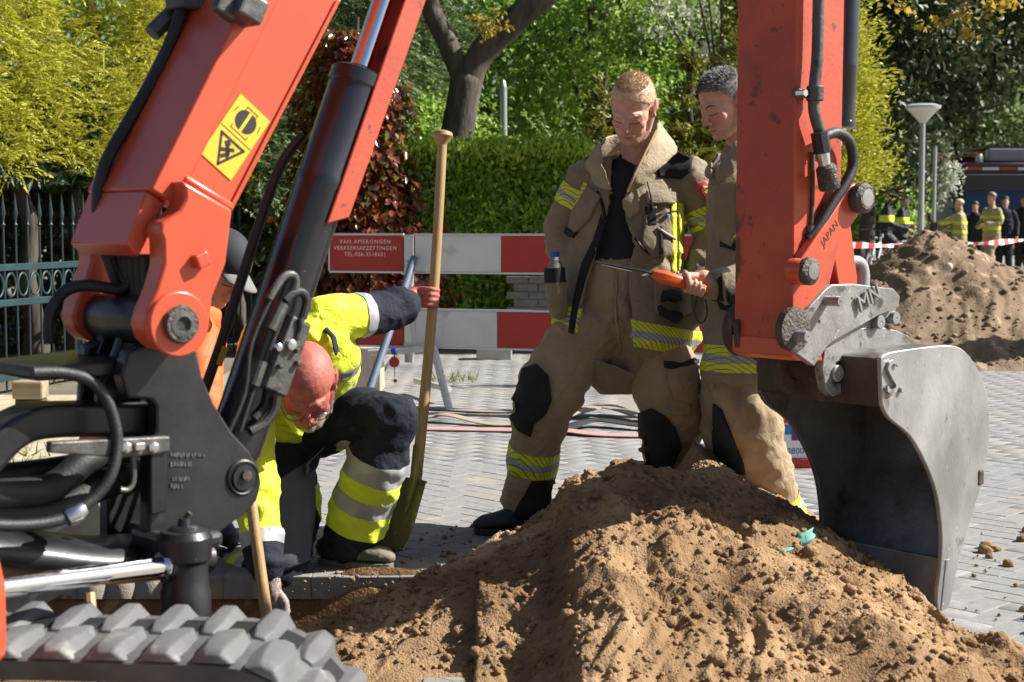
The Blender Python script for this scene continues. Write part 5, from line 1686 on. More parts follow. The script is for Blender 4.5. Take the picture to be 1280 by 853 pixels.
def patch(c, poly, m, name, parent=None, th=.006, step=4.0, lift=.002, sm=True, label=None, bevel=0):
    """a sewn-on piece with the given outline in the picture, laid on the garment's surface"""
    P = []
    n = len(poly)
    for i in range(n):
        a = Vector(poly[i]); b = Vector(poly[(i + 1) % n])
        k = max(1, int((b - a).length / step))
        for j in range(k): P.append(a.lerp(b, j / k))
    nb = len(P)
    xs = [p[0] for p in poly]; ys = [p[1] for p in poly]
    gx, gy = np.meshgrid(np.arange(min(xs) + step * .6, max(xs), step), np.arange(min(ys) + step * .6, max(ys), step))
    gx = gx.ravel(); gy = gy.ravel()
    ins = in_poly(gx, gy, poly)
    for x, y in zip(gx[ins], gy[ins]):
        q = Vector((x, y))
        if min((q - p).length for p in P[:nb]) > step * .5: P.append(q)
    vs, es, fs, *_ = geometry.delaunay_2d_cdt(P, [(i, (i + 1) % nb) for i in range(nb)], [], 1, 1e-5)
    bv = c if isinstance(c, list) else [c]
    hit = []
    for v in vs:
        d = ray(v.x, v.y).normalized()
        best = None
        for q in bv:
            loc, nrm, _, dist = q.bvh.ray_cast(CAM, d)
            if loc is not None and (best is None or dist < best[2]): best = (loc, nrm, dist)
        hit.append(best)
    ok = [h[2] for h in hit if h]
    if not ok: return None
    md_ = float(np.median(ok))
    co = []
    for v, h in zip(vs, hit):
        d = ray(v.x, v.y).normalized()
        if h is None or abs(h[2] - md_) > .16:
            q = CAM + d * md_
            loc, nrm, _, _ = bv[0].bvh.find_nearest(q)
            co.append(loc.lerp(q, .5) + nrm * lift)
        else:
            co.append(h[0] + h[1] * lift)
    b = MB()
    b.add(co, [tuple(f) for f in fs])
    par = parent or bv[0].o
    base = rootloc(par)
    me = bpy.data.meshes.new(name)
    me.from_pydata([v - base for v in b.v], [], b.f)
    bm = bmesh.new(); bm.from_mesh(me)
    bmesh.ops.recalc_face_normals(bm, faces=bm.faces)
    s = sum(f.normal.dot(CAM - (f.calc_center_median() + base)) for f in bm.faces)
    if s < 0: bmesh.ops.reverse_faces(bm, faces=bm.faces)
    for r in range(2): bmesh.ops.smooth_vert(bm, verts=[v for v in bm.verts if not v.is_boundary], factor=.5, use_axis_x=True, use_axis_y=True, use_axis_z=True)
    bm.normal_update()
    bm.to_mesh(me); bm.free()
    smooth(me)
    o = link(name, me, par, M[m] if isinstance(m, str) else m)
    md = o.modifiers.new('solid', 'SOLIDIFY'); md.thickness = th + lift; md.offset = 1
    md.use_even_offset = False
    if bevel:
        md = o.modifiers.new('bevel', 'BEVEL'); md.width = bevel; md.segments = 2; md.limit_method = 'ANGLE'
    if label: o['label'] = label
    return o
def pline(pxs, w):
    """outline of a strip of width w (pixels) along a pixel path"""
    L_, R = [], []
    P = [Vector(p) for p in pxs]
    for i in range(len(P)):
        t = (P[min(i + 1, len(P) - 1)] - P[max(i - 1, 0)]).normalized(); n = Vector((-t.y, t.x)) * w / 2
        L_.append(tuple(P[i] + n)); R.append(tuple(P[i] - n))
    return L_ + R[::-1]

# ---- head
class HF:
    def __init__(s, c, fwd, up, k=1.0):
        s.c = Vector(c); s.f = Vector(fwd).normalized()
        u = Vector(up); s.u = (u - s.f * u.dot(s.f)).normalized(); s.x = s.f.cross(s.u); s.k = k
    def p(s, x, y, z): return s.c + (s.x * x + s.f * y + s.u * z) * s.k
    def loc(s, V):
        D = (V - np.array(s.c)) / s.k
        return np.stack([D @ np.array(s.x), D @ np.array(s.f), D @ np.array(s.u)], 1)
    @property
    def ax(s): return (s.x, s.f, s.u)
def head_mb(b, h, neck=None, nr=.058):
    E = lambda x, y, z, r, n=18: b.ball(h.p(x, y, z), tuple(q * h.k for q in r), n, ax=h.ax)
    T = lambda pts, rr, n=10: b.tube([h.p(*q) for q in pts], [r * h.k for r in rr], n, dome=3)
    E(0, -.014, .036, (.0765, .097, .081), 24)
    E(0, .03, -.008, (.066, .062, .070), 20)
    E(0, .026, -.058, (.056, .058, .056), 20)
    E(0, .044, -.083, (.041, .042, .033))
    E(0, .077, -.098, (.021, .018, .018), 12)
    for s in (1, -1):
        T([(s * .061, -.004, -.04), (s * .052, .022, -.082), (s * .022, .066, -.101)], [.018, .017, .016])
        E(s * .038, .058, -.030, (.025, .024, .024), 14)
        T([(s * .008, .087, .017), (s * .028, .083, .021), (s * .046, .066, .016)], [.010, .010, .0075])
        E(s * .031, .0715, -.006, (.0155, .013, .0125), 14)
        E(s * .0125, .098, -.041, (.0095, .011, .0085), 10)
        E(s * .072, -.012, -.004, (.012, .020, .029), 12)
        E(s * .083, -.024, .006, (.006, .020, .026), 12)
        E(s * .078, -.008, -.030, (.007, .009, .010), 8)
    T([(0, .086, .014), (0, .100, -.012), (0, .109, -.034)], [.0095, .0105, .0125])
    T([(-.022, .083, -.0665), (-.009, .092, -.0625), (0, .093, -.0645), (.009, .092, -.0625), (.022, .083, -.0665)], [.005, .0072, .007, .0072, .005])
    T([(-.020, .082, -.074), (0, .091, -.0775), (.020, .082, -.074)], [.005, .0085, .005])
    if neck is not None:
        b.tube(spline([h.p(0, -.012, -.03), h.p(0, -.02, -.09).lerp(Vector(neck), .25), neck], 4), [nr * .96] * 3 + [nr] * 3 + [nr * 1.05] * 3, 16, dome=2)
def head_attr(o, h, strength=1.0):
    me = o.data
    V = getV(me) + np.array(rootloc(o))
    Q = h.loc(V)
    fl = np.zeros(len(V))
    g = lambda c, r: np.exp(-(((Q - np.array(c)) / np.array(r)) ** 2).sum(1))
    fl = np.maximum.reduce([1.0 * g((0, .095, -.070), (.021, .016, .0085)), .75 * g((0, .11, -.03), (.017, .02, .02)), .5 * g((.045, .06, -.03), (.028, .03, .02)), .5 * g((-.045, .06, -.03), (.028, .03, .02)),
                            .85 * g((.085, -.016, 0), (.012, .03, .04)), .85 * g((-.085, -.016, 0), (.012, .03, .04)), .45 * g((.032, .085, -.006), (.02, .02, .012)), .45 * g((-.032, .085, -.006), (.02, .02, .012))]) * strength
    a = me.attributes.new('flush', 'FLOAT', 'POINT')
    a.data.foreach_set('value', fl.astype(np.float32))
def face_lines(h, parent, brow, open_=.0):
    me = parent.data; base = rootloc(parent)
    bv = BVHTree.FromPolygons([v.co + base for v in me.vertices], [tuple(p.vertices) for p in me.polygons])
    def fp_(x, z, off):
        loc, nr, _, _ = bv.ray_cast(h.p(x, .2, z), -h.f)
        return (loc + nr * off) if loc is not None else h.p(x, .08, z)
    for s in (1, -1):
        pts = [fp_(s * (.031 + .0165 * math.sin(a)), -.0115 - .0045 * math.cos(a), .0003) for a in [R_(-80 + 16 * i) for i in range(11)]]
        MB().tube(pts, [.0006 * h.k + .0012 * math.sin(math.pi * i / 10) for i in range(11)], 6).build('eyelid_line', M['lash'], parent)
        pts = [fp_(s * x, z, .0) for x, z in ((.013, .013), (.024, .0185), (.036, .0195), (.049, .012))]
        MB().tube(spline(pts, 4), [(.002, .0012)] * 4 + [(.0028, .0014)] * 6 + [(.0014, .0008)] * 3, 8, hint=h.u).build('eyebrow', brow, parent)
    MB().tube([fp_(x, -.0702 - 3 * x * x, .0) for x in (-.021, -.016, -.010, -.004, 0, .004, .010, .016, .021)], [.0004, .0008, .0011, .0012, .0012, .0012, .0011, .0008, .0004], 6).build('mouth_line', M['lash'], parent)
def hair(o, h, m, parent, n, ln, keep, comb, name='hair', cap=.0035, wdt=.0011, seed=1, jit=.35):
    """short hair: a thin uneven cap plus many single strands rooted in the scalp"""
    me = o.data; base = np.array(rootloc(o))
    V = getV(me) + base
    F = [tuple(p.vertices) for p in me.polygons]
    C = np.array([V[list(f)].mean(0) for f in F]); Q = h.loc(C)
    Np = np.array([p.normal for p in me.polygons])
    k = keep(Q)
    idx = np.nonzero(k)[0]
    pb = np.array(rootloc(parent))
    used = {}
    vs, fs = [], []
    VN = getN(me)
    for i in idx:
        f = []
        for v in F[i]:
            if v not in used:
                used[v] = len(vs); vs.append(V[v] + VN[v] * (cap * (.7 + .6 * random.random())) - pb)
            f.append(used[v])
        fs.append(f)
    rg = np.random.default_rng(seed)
    t = rg.choice(idx, n)
    P = C[t] + rg.normal(0, .0015, (n, 3))
    ax = np.array([h.x, h.f, h.u])
    D = Np[t] + comb(Q[t]) @ ax + rg.normal(0, jit, (n, 3))
    D /= np.linalg.norm(D, axis=1)[:, None]
    L_ = (ln(Q[t]) * rg.uniform(.6, 1.25, n))[:, None]
    S = np.cross(D, rg.normal(size=(n, 3))); S /= np.linalg.norm(S, axis=1)[:, None]
    P0 = P + Np[t] * cap * .3
    SV = np.stack([P0 - S * wdt, P0 + S * wdt, P0 + D * L_ * .6 + S * wdt * .7 + np.array(ax[2]) * 0, P0 + D * L_ + comb(Q[t]) @ ax * L_ * .35], 1).reshape(-1, 3) - pb
    o0 = len(vs)
    V2 = np.concatenate([np.array(vs), SV])
    me2 = bpy.data.meshes.new(name)
    sf = []
    for i in range(n):
        a = o0 + i * 4
        sf += [(a, a + 1, a + 2), (a, a + 2, a + 3)]
    me2.from_pydata(V2.tolist(), [], fs + sf)
    smooth(me2)
    return link(name, me2, parent, m)

# ---- hands
def grip_hand(b, ctr, axis, back, r, wrist, spread=.0205, fl=1.0, turn=235, thumb_up=True, fr=.0088, start=35):
    """fist round a shaft; back: from the shaft towards the wrist; fingers wrap through axis x back"""
    a = Vector(axis).normalized(); bk = Vector(back); bk = (bk - a * bk.dot(a)).normalized(); c = a.cross(bk)
    ctr = Vector(ctr)
    offs = [1.5, .5, -.5, -1.5]; lens = [.95, 1.05, 1.0, .82]
    kn = []
    for k in range(4):
        rr = r + fr
        arcp = []
        T_ = turn * lens[k] * fl
        nseg = 11
        base = ctr + a * (offs[k] * spread) + bk * (rr + .030) + c * (.010)
        arcp.append(base)
        for i in range(nseg):
            t = R_(start + T_ * i / (nseg - 1))
            kr = rr * (1 + .28 * max(0, math.sin(R_(60) + 3 * t * .5)) * (.5 if i in (0, nseg - 1) else 1) * .5)
            arcp.append(ctr + a * (offs[k] * spread * .96) + (bk * math.cos(t) + c * math.sin(t)) * kr)
        b.tube(arcp, [fr * 1.22, fr * 1.15] + [fr * (1.06 - .022 * i + (.10 if i in (2, 6) else 0)) for i in range(nseg - 1)], 10, dome=3)
        kn.append(base)
    wr = Vector(wrist)
    for k in range(4):
        b.tube([wr.lerp(kn[k], .12), wr.lerp(kn[k], .55), kn[k]], [(.016), .0145, .0125], 10, dome=2)
    b.ball(wr.lerp((kn[1] + kn[2]) / 2, .52), (.036, .036, .036), 12)
    b.tube([wr - (kn[1] - wr).normalized() * .05, wr, wr.lerp(kn[1], .3)], [.027, .0265, .028], 12, dome=2)
    s = 1 if thumb_up else -1
    th = [wr.lerp(kn[0] if s > 0 else kn[3], .45) + a * s * .012 - c * .006]
    for t, o_, rr in ((-10, 2.05, r + .016), (-55, 2.1, r + .013), (-100, 1.9, r + .011), (-140, 1.6, r + .010)):
        th.append(ctr + a * (s * o_ * spread) + (bk * math.cos(R_(t)) + c * math.sin(R_(t))) * rr)
    b.tube(spline(th, 3), [.0165] * 3 + [.0145] * 3 + [.0125] * 3 + [.0115] * 3 + [.0095], 10, dome=3)
def open_hand(b, wrist, d, palm_n, side, L_=.17, curl=25):
    """relaxed hand: d along the hand, palm_n out of the palm, side towards the thumb"""
    wrist = Vector(wrist); d = Vector(d).normalized(); n = Vector(palm_n); n = (n - d * n.dot(d)).normalized(); s = d.cross(n)
    if s.dot(Vector(side)) < 0: s = -s
    k = L_ / .19
    for i, (o_, ln) in enumerate(((.030, .073), (.010, .080), (-.010, .075), (-.028, .058))):
        base = wrist + d * (.092 * k) + s * (o_ * k)
        pts = [wrist + d * .01 + s * (o_ * .6 * k), base]
        q = base; dd = d.copy()
        for j, f in enumerate((.45, .32, .23)):
            an = R_(curl * (1 + .25 * j + .12 * i))
            dd = (dd * math.cos(an) + n * math.sin(an)).normalized()
            q = q + dd * (ln * k * f); pts.append(q)
        b.tube(pts, [.015 * k, .0115 * k, .0092 * k, .0085 * k, .007 * k], 10, dome=2)
    b.ball(wrist + d * (.05 * k), (.034 * k, .034 * k, .02 * k), 12, ax=(s, d, n))
    t0 = wrist + d * .02 + s * .022 * k
    b.tube(spline([t0, t0 + d * .035 * k + s * .022 * k + n * .01, t0 + d * .07 * k + s * .026 * k + n * .022, t0 + d * .092 * k + s * .02 * k + n * .03], 3), [.0155 * k] * 4 + [.0125 * k] * 3 + [.010 * k] * 3, 10, dome=2)
    b.tube([wrist - d * .05, wrist, wrist + d * .02], [.027, .026, .028], 12, dome=2)
def boot(b, heel, toe, up=Vector((0, 0, 1)), w=.05, shaft=None, hz=.0):
    heel = Vector(heel); toe = Vector(toe)
    d = (toe - heel).normalized(); s = d.cross(up).normalized(); L_ = (toe - heel).length
    P, R2 = [], []
    for t, hw, hh, zc in ((.04, .034, .040, .045), (.15, .040, .050, .055), (.35, .041, .052, .056), (.55, .046, .042, .046), (.75, .050, .033, .038), (.92, .043, .028, .034), (1.0, .028, .020, .028)):
        P.append(heel + d * (t * L_) + up * (zc + hz)); R2.append((hw * w / .05, hh))
    b.tube(P, R2, 16, hint=s, dome=2)
    if shaft is not None:
        b.tube([heel + d * .065 + up * .05, Vector(shaft)], [.056, .062], 14, dome=2)
def sole(heel, toe, parent, m, w=.052, hz=0.0):
    heel = Vector(heel); toe = Vector(toe)
    d = (toe - heel).normalized(); s = Vector((-d.y, d.x, 0)); L_ = (toe - heel).length
    poly = [(-.01, -.036), (.05, -.042), (.4, -.038), (.7, -.052), (.9, -.046), (1.03, -.022), (1.05, 0), (1.03, .022), (.9, .046), (.7, .052), (.4, .038), (.05, .042), (-.01, .036)]
    MB().prism([(t * L_, o_ * w / .052) for t, o_ in poly], lambda a, b_, c: heel + d * a + s * b_ + Vector((0, 0, c + hz)), .0, .026).build('sole', m, parent, sm=30, bevel=.004)
def skin_body(b, name, parent, m, h, voxel=.0040, it=5, flush=1.0):
    me = solid(b, voxel, it)
    setV(me, getV(me) - np.array(rootloc(parent)))
    smooth(me)
    o = link(name, me, parent, m)
    head_attr(o, h, flush)
    return o
# ---------------------------------------------------------------- blond firefighter
def P6(x, y, Y=6.2): return pt(x, y, Y)
f0 = gp(745, 668)
ff1 = thing('person', 'blond firefighter in an open tan jacket, looking down with one leg forward', 'person', (f0.x, f0.y, 0))
h1 = HF(P6(791, 134, 6.12), (-.34, -.77, -.60), (-.06, -.45, .9), 1.07)
b = MB()
head_mb(b, h1, P6(795, 212, 6.24))
b.tube([P6(795, 205, 6.25), P6(788, 260, 6.25), P6(782, 340, 6.25), P6(778, 410, 6.22)], [(.10, .07), (.15, .08), (.13, .08), (.14, .09)], 14, hint=(1, 0, 0), dome=2)
for pts in ([P6(735, 226, 6.26), P6(703, 292, 6.32), P6(738, 352, 6.26)], [P6(858, 226, 6.26), P6(892, 300, 6.26), P6(862, 385, 6.16)]):
    b.tube(pts, [.04, .035, .03], 10, dome=2)
open_hand(b, P6(738, 352, 6.26), (.2, 0, -1), (.7, .3, 0), (0, -1, 0), .16)
open_hand(b, P6(862, 380, 6.16), (-.1, -.1, -1), (-.7, .3, 0), (0, -1, 0), .16)
for pts in ([P6(745, 420), P6(674, 505, 6.12), P6(664, 640, 6.22)], [P6(812, 420), P6(838, 525, 6.12), P6(838, 640, 6.3)]):
    b.tube(pts, [.07, .05, .04], 10, dome=2)
bodyo = skin_body(b, 'body', ff1, M['skin'], h1, flush=.9)
face_lines(h1, bodyo, M['hair_blond'])
def scalp(Q):
    x, y, z = Q[:, 0], Q[:, 1], Q[:, 2]
    line = .066 + .012 * np.cos(x * 45)              # hair line over the forehead
    front = (y > .045) & (z > line)
    side = (y <= .045) & (z > np.where(np.abs(x) > .05, .015 + (y > .0) * .9 * np.clip(y, 0, 1) + (np.abs(y + .018) < .03) * .012, .02))
    backk = (y < -.045) & (z > -.045)
    return (front | side | backk) & ~((np.abs(x) > .077) & (z < .036) & (y > -.055))
hair(bodyo, h1, M['hair_blond'], ff1, 9000, lambda Q: np.where(Q[:, 2] > .09, .011, .0045) * (1 + .3 * (Q[:, 1] > .03)), scalp,
     lambda Q: np.stack([-.5 + 0 * Q[:, 0], .35 * (Q[:, 2] > .07) + 0 * Q[:, 0], .25 * (Q[:, 2] > .06) - .4 * (Q[:, 2] < .05)], 1), cap=.0028, seed=3)
# navy shirt
b = MB()
b.tube([P6(793, 203, 6.25), P6(790, 222, 6.25), P6(785, 260, 6.25), P6(782, 310, 6.25), P6(780, 352, 6.24)], [(.085, .07), (.15, .095), (.185, .115), (.18, .12), (.175, .12)], 20, hint=(1, 0, 0), dome=2)
cloth('shirt', b, M['navy_shirt'], ff1, .010, 4, .0035, 11)
# trousers
b = MB()
b.tube([P6(779, 338, 6.24), P6(778, 370, 6.23), P6(776, 410, 6.22), P6(776, 440, 6.21)], [(.20, .14), (.205, .145), (.195, .135), (.11, .09)], 20, hint=(1, 0, 0), dome=1)
RL = [P6(742, 412, 6.2), P6(710, 452, 6.16), P6(682, 502, 6.11), P6(671, 545, 6.13), P6(664, 590, 6.18), P6(658, 634, 6.22)]
b.tube(spline(RL, 3), [.130] * 3 + [.130] * 3 + [.116] * 3 + [.104] * 3 + [.098] * 3 + [.096], 18, dome=2)
LL = [P6(808, 412, 6.2), P6(828, 460, 6.15), P6(838, 510, 6.10), P6(838, 560, 6.15), P6(838, 605, 6.22), P6(838, 642, 6.28)]
b.tube(spline(LL, 3), [.134] * 3 + [.138] * 3 + [.118] * 3 + [.104] * 3 + [.100] * 3 + [.096], 18, dome=2)
tr1 = cloth('trousers', b, M['tan_leg'], ff1, .0085, 4, .011, 12, f=(5.5, 5.5, 8.5))
stripe3(tr1, RL[3], RL[5], .045, .150, rad=.24)
patch(tr1, [(655, 462), (672, 456), (686, 470), (690, 500), (680, 520), (668, 530), (664, 545), (650, 538), (640, 524), (640, 505), (648, 490)], 'black_cloth', 'knee_pad', th=.010, bevel=.004)
patch(tr1, [(801, 515), (815, 510), (832, 520), (845, 535), (852, 556), (842, 578), (838, 605), (804, 605), (802, 560)], 'black_cloth', 'knee_pad', th=.010, bevel=.004)
patch(tr1, [(664, 602), (692, 600), (692, 650), (640, 648), (648, 632)], 'black_cloth', 'ankle_guard', th=.005)
patch(tr1, [(829, 452), (850, 455), (872, 445), (871, 455), (852, 464), (830, 460)], 'black_cloth', 'pocket_trim', th=.006)
patch(tr1, [(832, 464), (871, 456), (868, 505), (842, 500)], 'tan_leg', 'leg_pocket', th=.012, bevel=.004)
patch(tr1, pline([(770, 340), (770, 400), (776, 440)], 3), 'tan_light', 'fly_seam', th=.003, step=3)
# boots
for i, (hl, te, sh) in enumerate(((gp(684, 664) , gp(597, 668), P6(662, 626, 6.22)), (gp(842, 656), gp(815, 672), P6(838, 634, 6.28)))):
    b = MB(); boot(b, hl, te, w=.056, shaft=sh, hz=.012)
    c = cloth('boot', b, M['boot'], ff1, .007, 4, .002, 30 + i)
    sole(hl, te, c.o, M['boot'], w=.060)
# jacket
open1 = [(768, 170), (764, 215), (761, 257), (753, 285), (743, 320), (734, 345), (726, 380), (716, 440), (796, 470), (790, 400), (788, 365), (786, 334), (795, 306), (785, 278), (778, 252), (789, 229), (800, 188), (800, 170)]
b = MB()
b.tube([P6(796, 204, 6.26), P6(794, 214, 6.26), P6(790, 228, 6.26), P6(786, 250, 6.25), P6(783, 290, 6.24), P6(781, 340, 6.23), P6(781, 385, 6.22), P6(783, 428, 6.21)],
       [(.10, .075), (.165, .09), (.205, .115), (.220, .135), (.220, .150), (.235, .158), (.270, .190), (.295, .222)], 28, hint=(1, 0, 0), dome=1)
RA = [P6(732, 226, 6.27), P6(715, 256, 6.29), P6(703, 290, 6.32), P6(712, 325, 6.28), P6(728, 352, 6.24)]
b.tube(spline(RA, 3), [.078] * 3 + [.073] * 3 + [.067] * 3 + [.060] * 3 + [.054], 16, dome=2)
LA = [P6(860, 222, 6.27), P6(878, 258, 6.27), P6(890, 300, 6.25), P6(877, 345, 6.19), P6(862, 392, 6.11)]
b.tube(spline(LA, 3), [.085] * 3 + [.080] * 3 + [.076] * 3 + [.068] * 3 + [.060], 16, dome=2)
b.tube([P6(770, 212, 6.22), P6(730, 224, 6.26)], [.06, .075], 12, dome=2)
b.tube([P6(815, 208, 6.26), P6(858, 222, 6.27)], [.065, .08], 12, dome=2)
jk1 = cloth('jacket', b, M['tan'], ff1, .0085, 4, .0095, 13, f=(6, 6, 9), cut=open1)
dn = Vector((-.20, 0, -1))
A_ = P6(775, 398, 6.2)
stripe3(jk1, A_, A_ + Vector((0, 0, -1)), -.012, .085, rad=.42, tilt=(-.2, 0, -1))
stripe3(jk1, RA[0], RA[2], .03, .115, rad=.13)
stripe3(jk1, LA[0], LA[2], .135, .215, rad=.13)
stripe3(jk1, LA[3], LA[4], .04, .11, rad=.11)
patch(jk1, [(828, 182), (846, 180), (866, 196), (864, 214), (852, 224), (822, 222), (820, 205)], 'black_cloth', 'shoulder_patch', th=.004)
patch(jk1, [(738, 190), (746, 186), (742, 200), (736, 206), (732, 200)], 'black_cloth', 'shoulder_patch', th=.004)
bd = patch(jk1, [(870, 228), (882, 226), (892, 234), (893, 246), (887, 256), (876, 247), (870, 238)], mat('red_badge', (.50, .05, .06), rough=.6), 'shoulder_badge', th=.003, step=3, label='red shield badge on the sleeve')
patch(jk1, [(877, 233), (886, 234), (887, 243), (882, 247), (877, 241)], mat('gold_emblem', (.62, .40, .18), rough=.6), 'emblem', bd, th=.002, step=2.5, lift=.006)
for x in (841, 850):
    patch(jk1, [(x - 3, 254), (x + 3.5, 254), (x + 4, 340), (x - 2, 341)], 'stripe_yellow', 'chest_stripe', th=.002, step=4)
patch(jk1, pline([(733, 228), (726, 248), (718, 268)], 6), 'stripe_yellow', 'chest_stripe', th=.002, step=3)
patch(jk1, [(736, 234), (752, 246), (738, 275), (722, 292), (714, 284), (720, 262)], 'tan', 'chest_pocket', th=.016, bevel=.005)
patch(jk1, [(712, 284), (724, 290), (718, 298), (708, 292)], 'black_cloth', 'pocket_trim', th=.012)
patch(jk1, [(806, 240), (842, 242), (842, 256), (808, 256)], 'tan', 'pocket_flap', th=.018, bevel=.005)
patch(jk1, [(805, 268), (836, 268), (836, 318), (815, 322), (802, 305)], 'tan', 'chest_pocket', th=.020, bevel=.006)
patch(jk1, [(776, 250), (796, 238), (800, 262), (786, 276)], 'tan_light', 'lapel', th=.006)
patch(jk1, [(816, 346), (862, 340), (866, 392), (842, 402), (818, 392)], 'tan', 'hip_pocket', th=.020, bevel=.006)
patch(jk1, [(822, 371), (839, 369), (840, 378), (823, 380)], 'black_cloth', 'name_patch', th=.003, lift=.026, step=3)
patch(jk1, [(819, 386), (842, 396), (848, 402), (842, 408), (820, 394)], 'black_cloth', 'pocket_trim', th=.006, lift=.022)
patch(jk1, pline([(747, 240), (754, 258), (757, 276)], 4), 'black_cloth', 'zip', th=.003, step=3)
patch(jk1, [(752, 268), (758, 284), (746, 312), (736, 338), (724, 380), (718, 418), (711, 416), (718, 372), (728, 330), (742, 300)], 'black_cloth', 'front_edge', th=.004)
text_on = None
# stand-up collar: two thick leaves of cloth
def leaf(rows, m, name, parent, th=.009):
    rj = random.Random(len(rows) * 7 + int(rows[0][0][0] * 1000))
    rows = [[q + Vector((rj.uniform(-1, 1), rj.uniform(-1, 1), rj.uniform(-1, 1))) * .006 for q in spline(r, 3)] for r in rows]
    return MB().grid([spline(r, 4) for r in rows]).build(name, M[m], parent, sm=80, solid=th, sub=1)
leaf([[P6(756, 178, 6.15), P6(752, 192, 6.1), P6(757, 214, 6.06), P6(765, 236, 6.05)], [P6(748, 180, 6.19), P6(740, 197, 6.15), P6(742, 216, 6.11), P6(752, 238, 6.08)], [P6(744, 186, 6.24), P6(733, 204, 6.2), P6(734, 214, 6.17), P6(744, 230, 6.11)]], 'tan_light', 'collar', jk1.o)
leaf([[P6(823, 148, 6.28), P6(821, 160, 6.16), P6(806, 190, 6.08), P6(792, 218, 6.03), P6(784, 240, 6.03)], [P6(833, 166, 6.33), P6(830, 176, 6.18), P6(818, 200, 6.08), P6(803, 222, 6.04), P6(788, 240, 6.04)], [P6(842, 178, 6.35), P6(848, 186, 6.22), P6(836, 202, 6.12), P6(814, 222, 6.08), P6(794, 240, 6.06)]], 'tan_light', 'collar', jk1.o)
leaf([[P6(756, 178, 6.16), P6(765, 168, 6.3), P6(793, 160, 6.37), P6(815, 152, 6.35), P6(823, 148, 6.28)], [P6(748, 182, 6.2), P6(760, 182, 6.34), P6(795, 178, 6.41), P6(824, 172, 6.38), P6(834, 168, 6.32)], [P6(744, 192, 6.25), P6(758, 198, 6.38), P6(795, 198, 6.43), P6(830, 190, 6.4), P6(842, 182, 6.34)]], 'tan_light', 'collar', jk1.o)
MB().tube(spline([P6(821, 163, 6.145), P6(806, 193, 6.065), P6(792, 222, 6.015), P6(785, 238, 6.02)], 5), .0045, 6).build('collar_zip', mat('brass_zip', (.4, .3, .16), rough=.5, metal=.5), jk1.o)
# radio, antenna, pen, cable
def tubepx(c, pxs, r, m, name, parent, off=.02, n=8):
    P = []
    for x, y in pxs:
        loc, nr, _, _ = c.bvh.ray_cast(CAM, ray(x, y).normalized())
        P.append((loc + nr * off) if loc is not None else pt(x, y, 6.05))
    return MB().tube(spline(P, 5), r, n).build(name, M[m] if isinstance(m, str) else m, parent)
M['black_plastic'] = mat('black_plastic', (.012, .012, .013), rough=.4)
rad_ = patch(jk1, [(806, 258), (818, 258), (818, 284), (807, 284)], 'black_plastic', 'radio', th=.022, bevel=.003)
tubepx(jk1, [(807, 228), (810, 246), (812, 262)], .004, 'black_plastic', 'antenna', jk1.o, .03)
tubepx(jk1, [(778, 262), (782, 282), (793, 300), (808, 316), (822, 320), (826, 312), (824, 298)], .0045, 'black_plastic', 'radio_cable', jk1.o, .012)
tubepx(jk1, [(818, 288), (830, 294), (836, 298)], .006, 'silver', 'whistle', jk1.o, .03)
tubepx(jk1, [(829, 266), (832, 272)], .006, mat('blue_pen', (.03, .08, .55), rough=.4), 'pen', jk1.o, .03)
tubepx(jk1, [(824, 286), (823, 316)], .009, 'black_plastic', 'torch', jk1.o, .03)
# bottle in his pocket
MB().tube([P6(694, 338, 6.10), P6(695, 362, 6.10), P6(698, 388, 6.11)], [.036, .042, .038], 14, dome=2).build('bottle_pocket', M['tan'], jk1.o, sm=60)
MB().tube([P6(693, 335, 6.10), P6(694, 353, 6.10)], [.041, .0435], 14).build('pocket_strap', M['black_cloth'], jk1.o, sm=60)
bt = P6(694, 338, 6.095)
M['clear_plastic'] = mat('clear_plastic', (.80, .84, .84), rough=.08)
M['clear_plastic'].node_tree.nodes['Principled BSDF'].inputs['Transmission Weight'].default_value = .85
wb = thing('water_bottle', 'clear water bottle with blue cap in the blond firefighter\'s pocket', 'bottle', bt)
MB().lathe([(.030, -.08), (.032, -.06), (.032, .0), (.029, .02), (.016, .042), (.014, .052)], bt, (0, 0, 1), 20).build('bottle', M['clear_plastic'], wb)
MB().lathe([(.0165, .052), (.0165, .070), (.014, .072), (0, .072)], bt, (0, 0, 1), 16).build('cap', mat('blue_cap', (.02, .06, .42), rough=.4), wb)

# ---------------------------------------------------------------- grey-haired firefighter
def P5(x, y, Y=5.88): return pt(x, y, Y)
f0 = gp(955, 690)
ff2 = thing('person', 'grey-haired firefighter in a tan jacket, half hidden behind the red stick', 'person', (f0.x, f0.y, 0))
h2_ = HF(P5(905, 129, 5.92), (-.80, -.46, -.42), (-.30, -.1, .9), 1.04)
b = MB()
head_mb(b, h2_, P5(935, 205, 5.98))
b.tube([P5(938, 205, 5.98), P5(945, 260, 5.95), P5(946, 340, 5.93), P5(944, 430, 5.92)], [(.10, .07), (.13, .08), (.12, .08), (.13, .09)], 14, hint=(1, 0, 0), dome=2)
grip_c = P5(869, 358, 5.62)
dax = (P5(812, 340, 5.60) - P5(880, 360, 5.63)).normalized()
b.tube([P5(915, 230, 5.85), P5(955, 330, 5.8), P5(897, 358, 5.66)], [.05, .04, .03], 10, dome=2)
b.tube([P5(985, 230, 6.05), P5(1010, 330, 6.0), P5(990, 430, 5.95)], [.05, .04, .03], 10, dome=2)
open_hand(b, P5(990, 430, 5.95), (0, 0, -1), (-1, 0, 0), (0, -1, 0), .16)
grip_hand(b, grip_c, dax, Vector((.35, .55, .35)), .017, P5(893, 352, 5.68), turn=-0 + 225, spread=.0195, thumb_up=True)
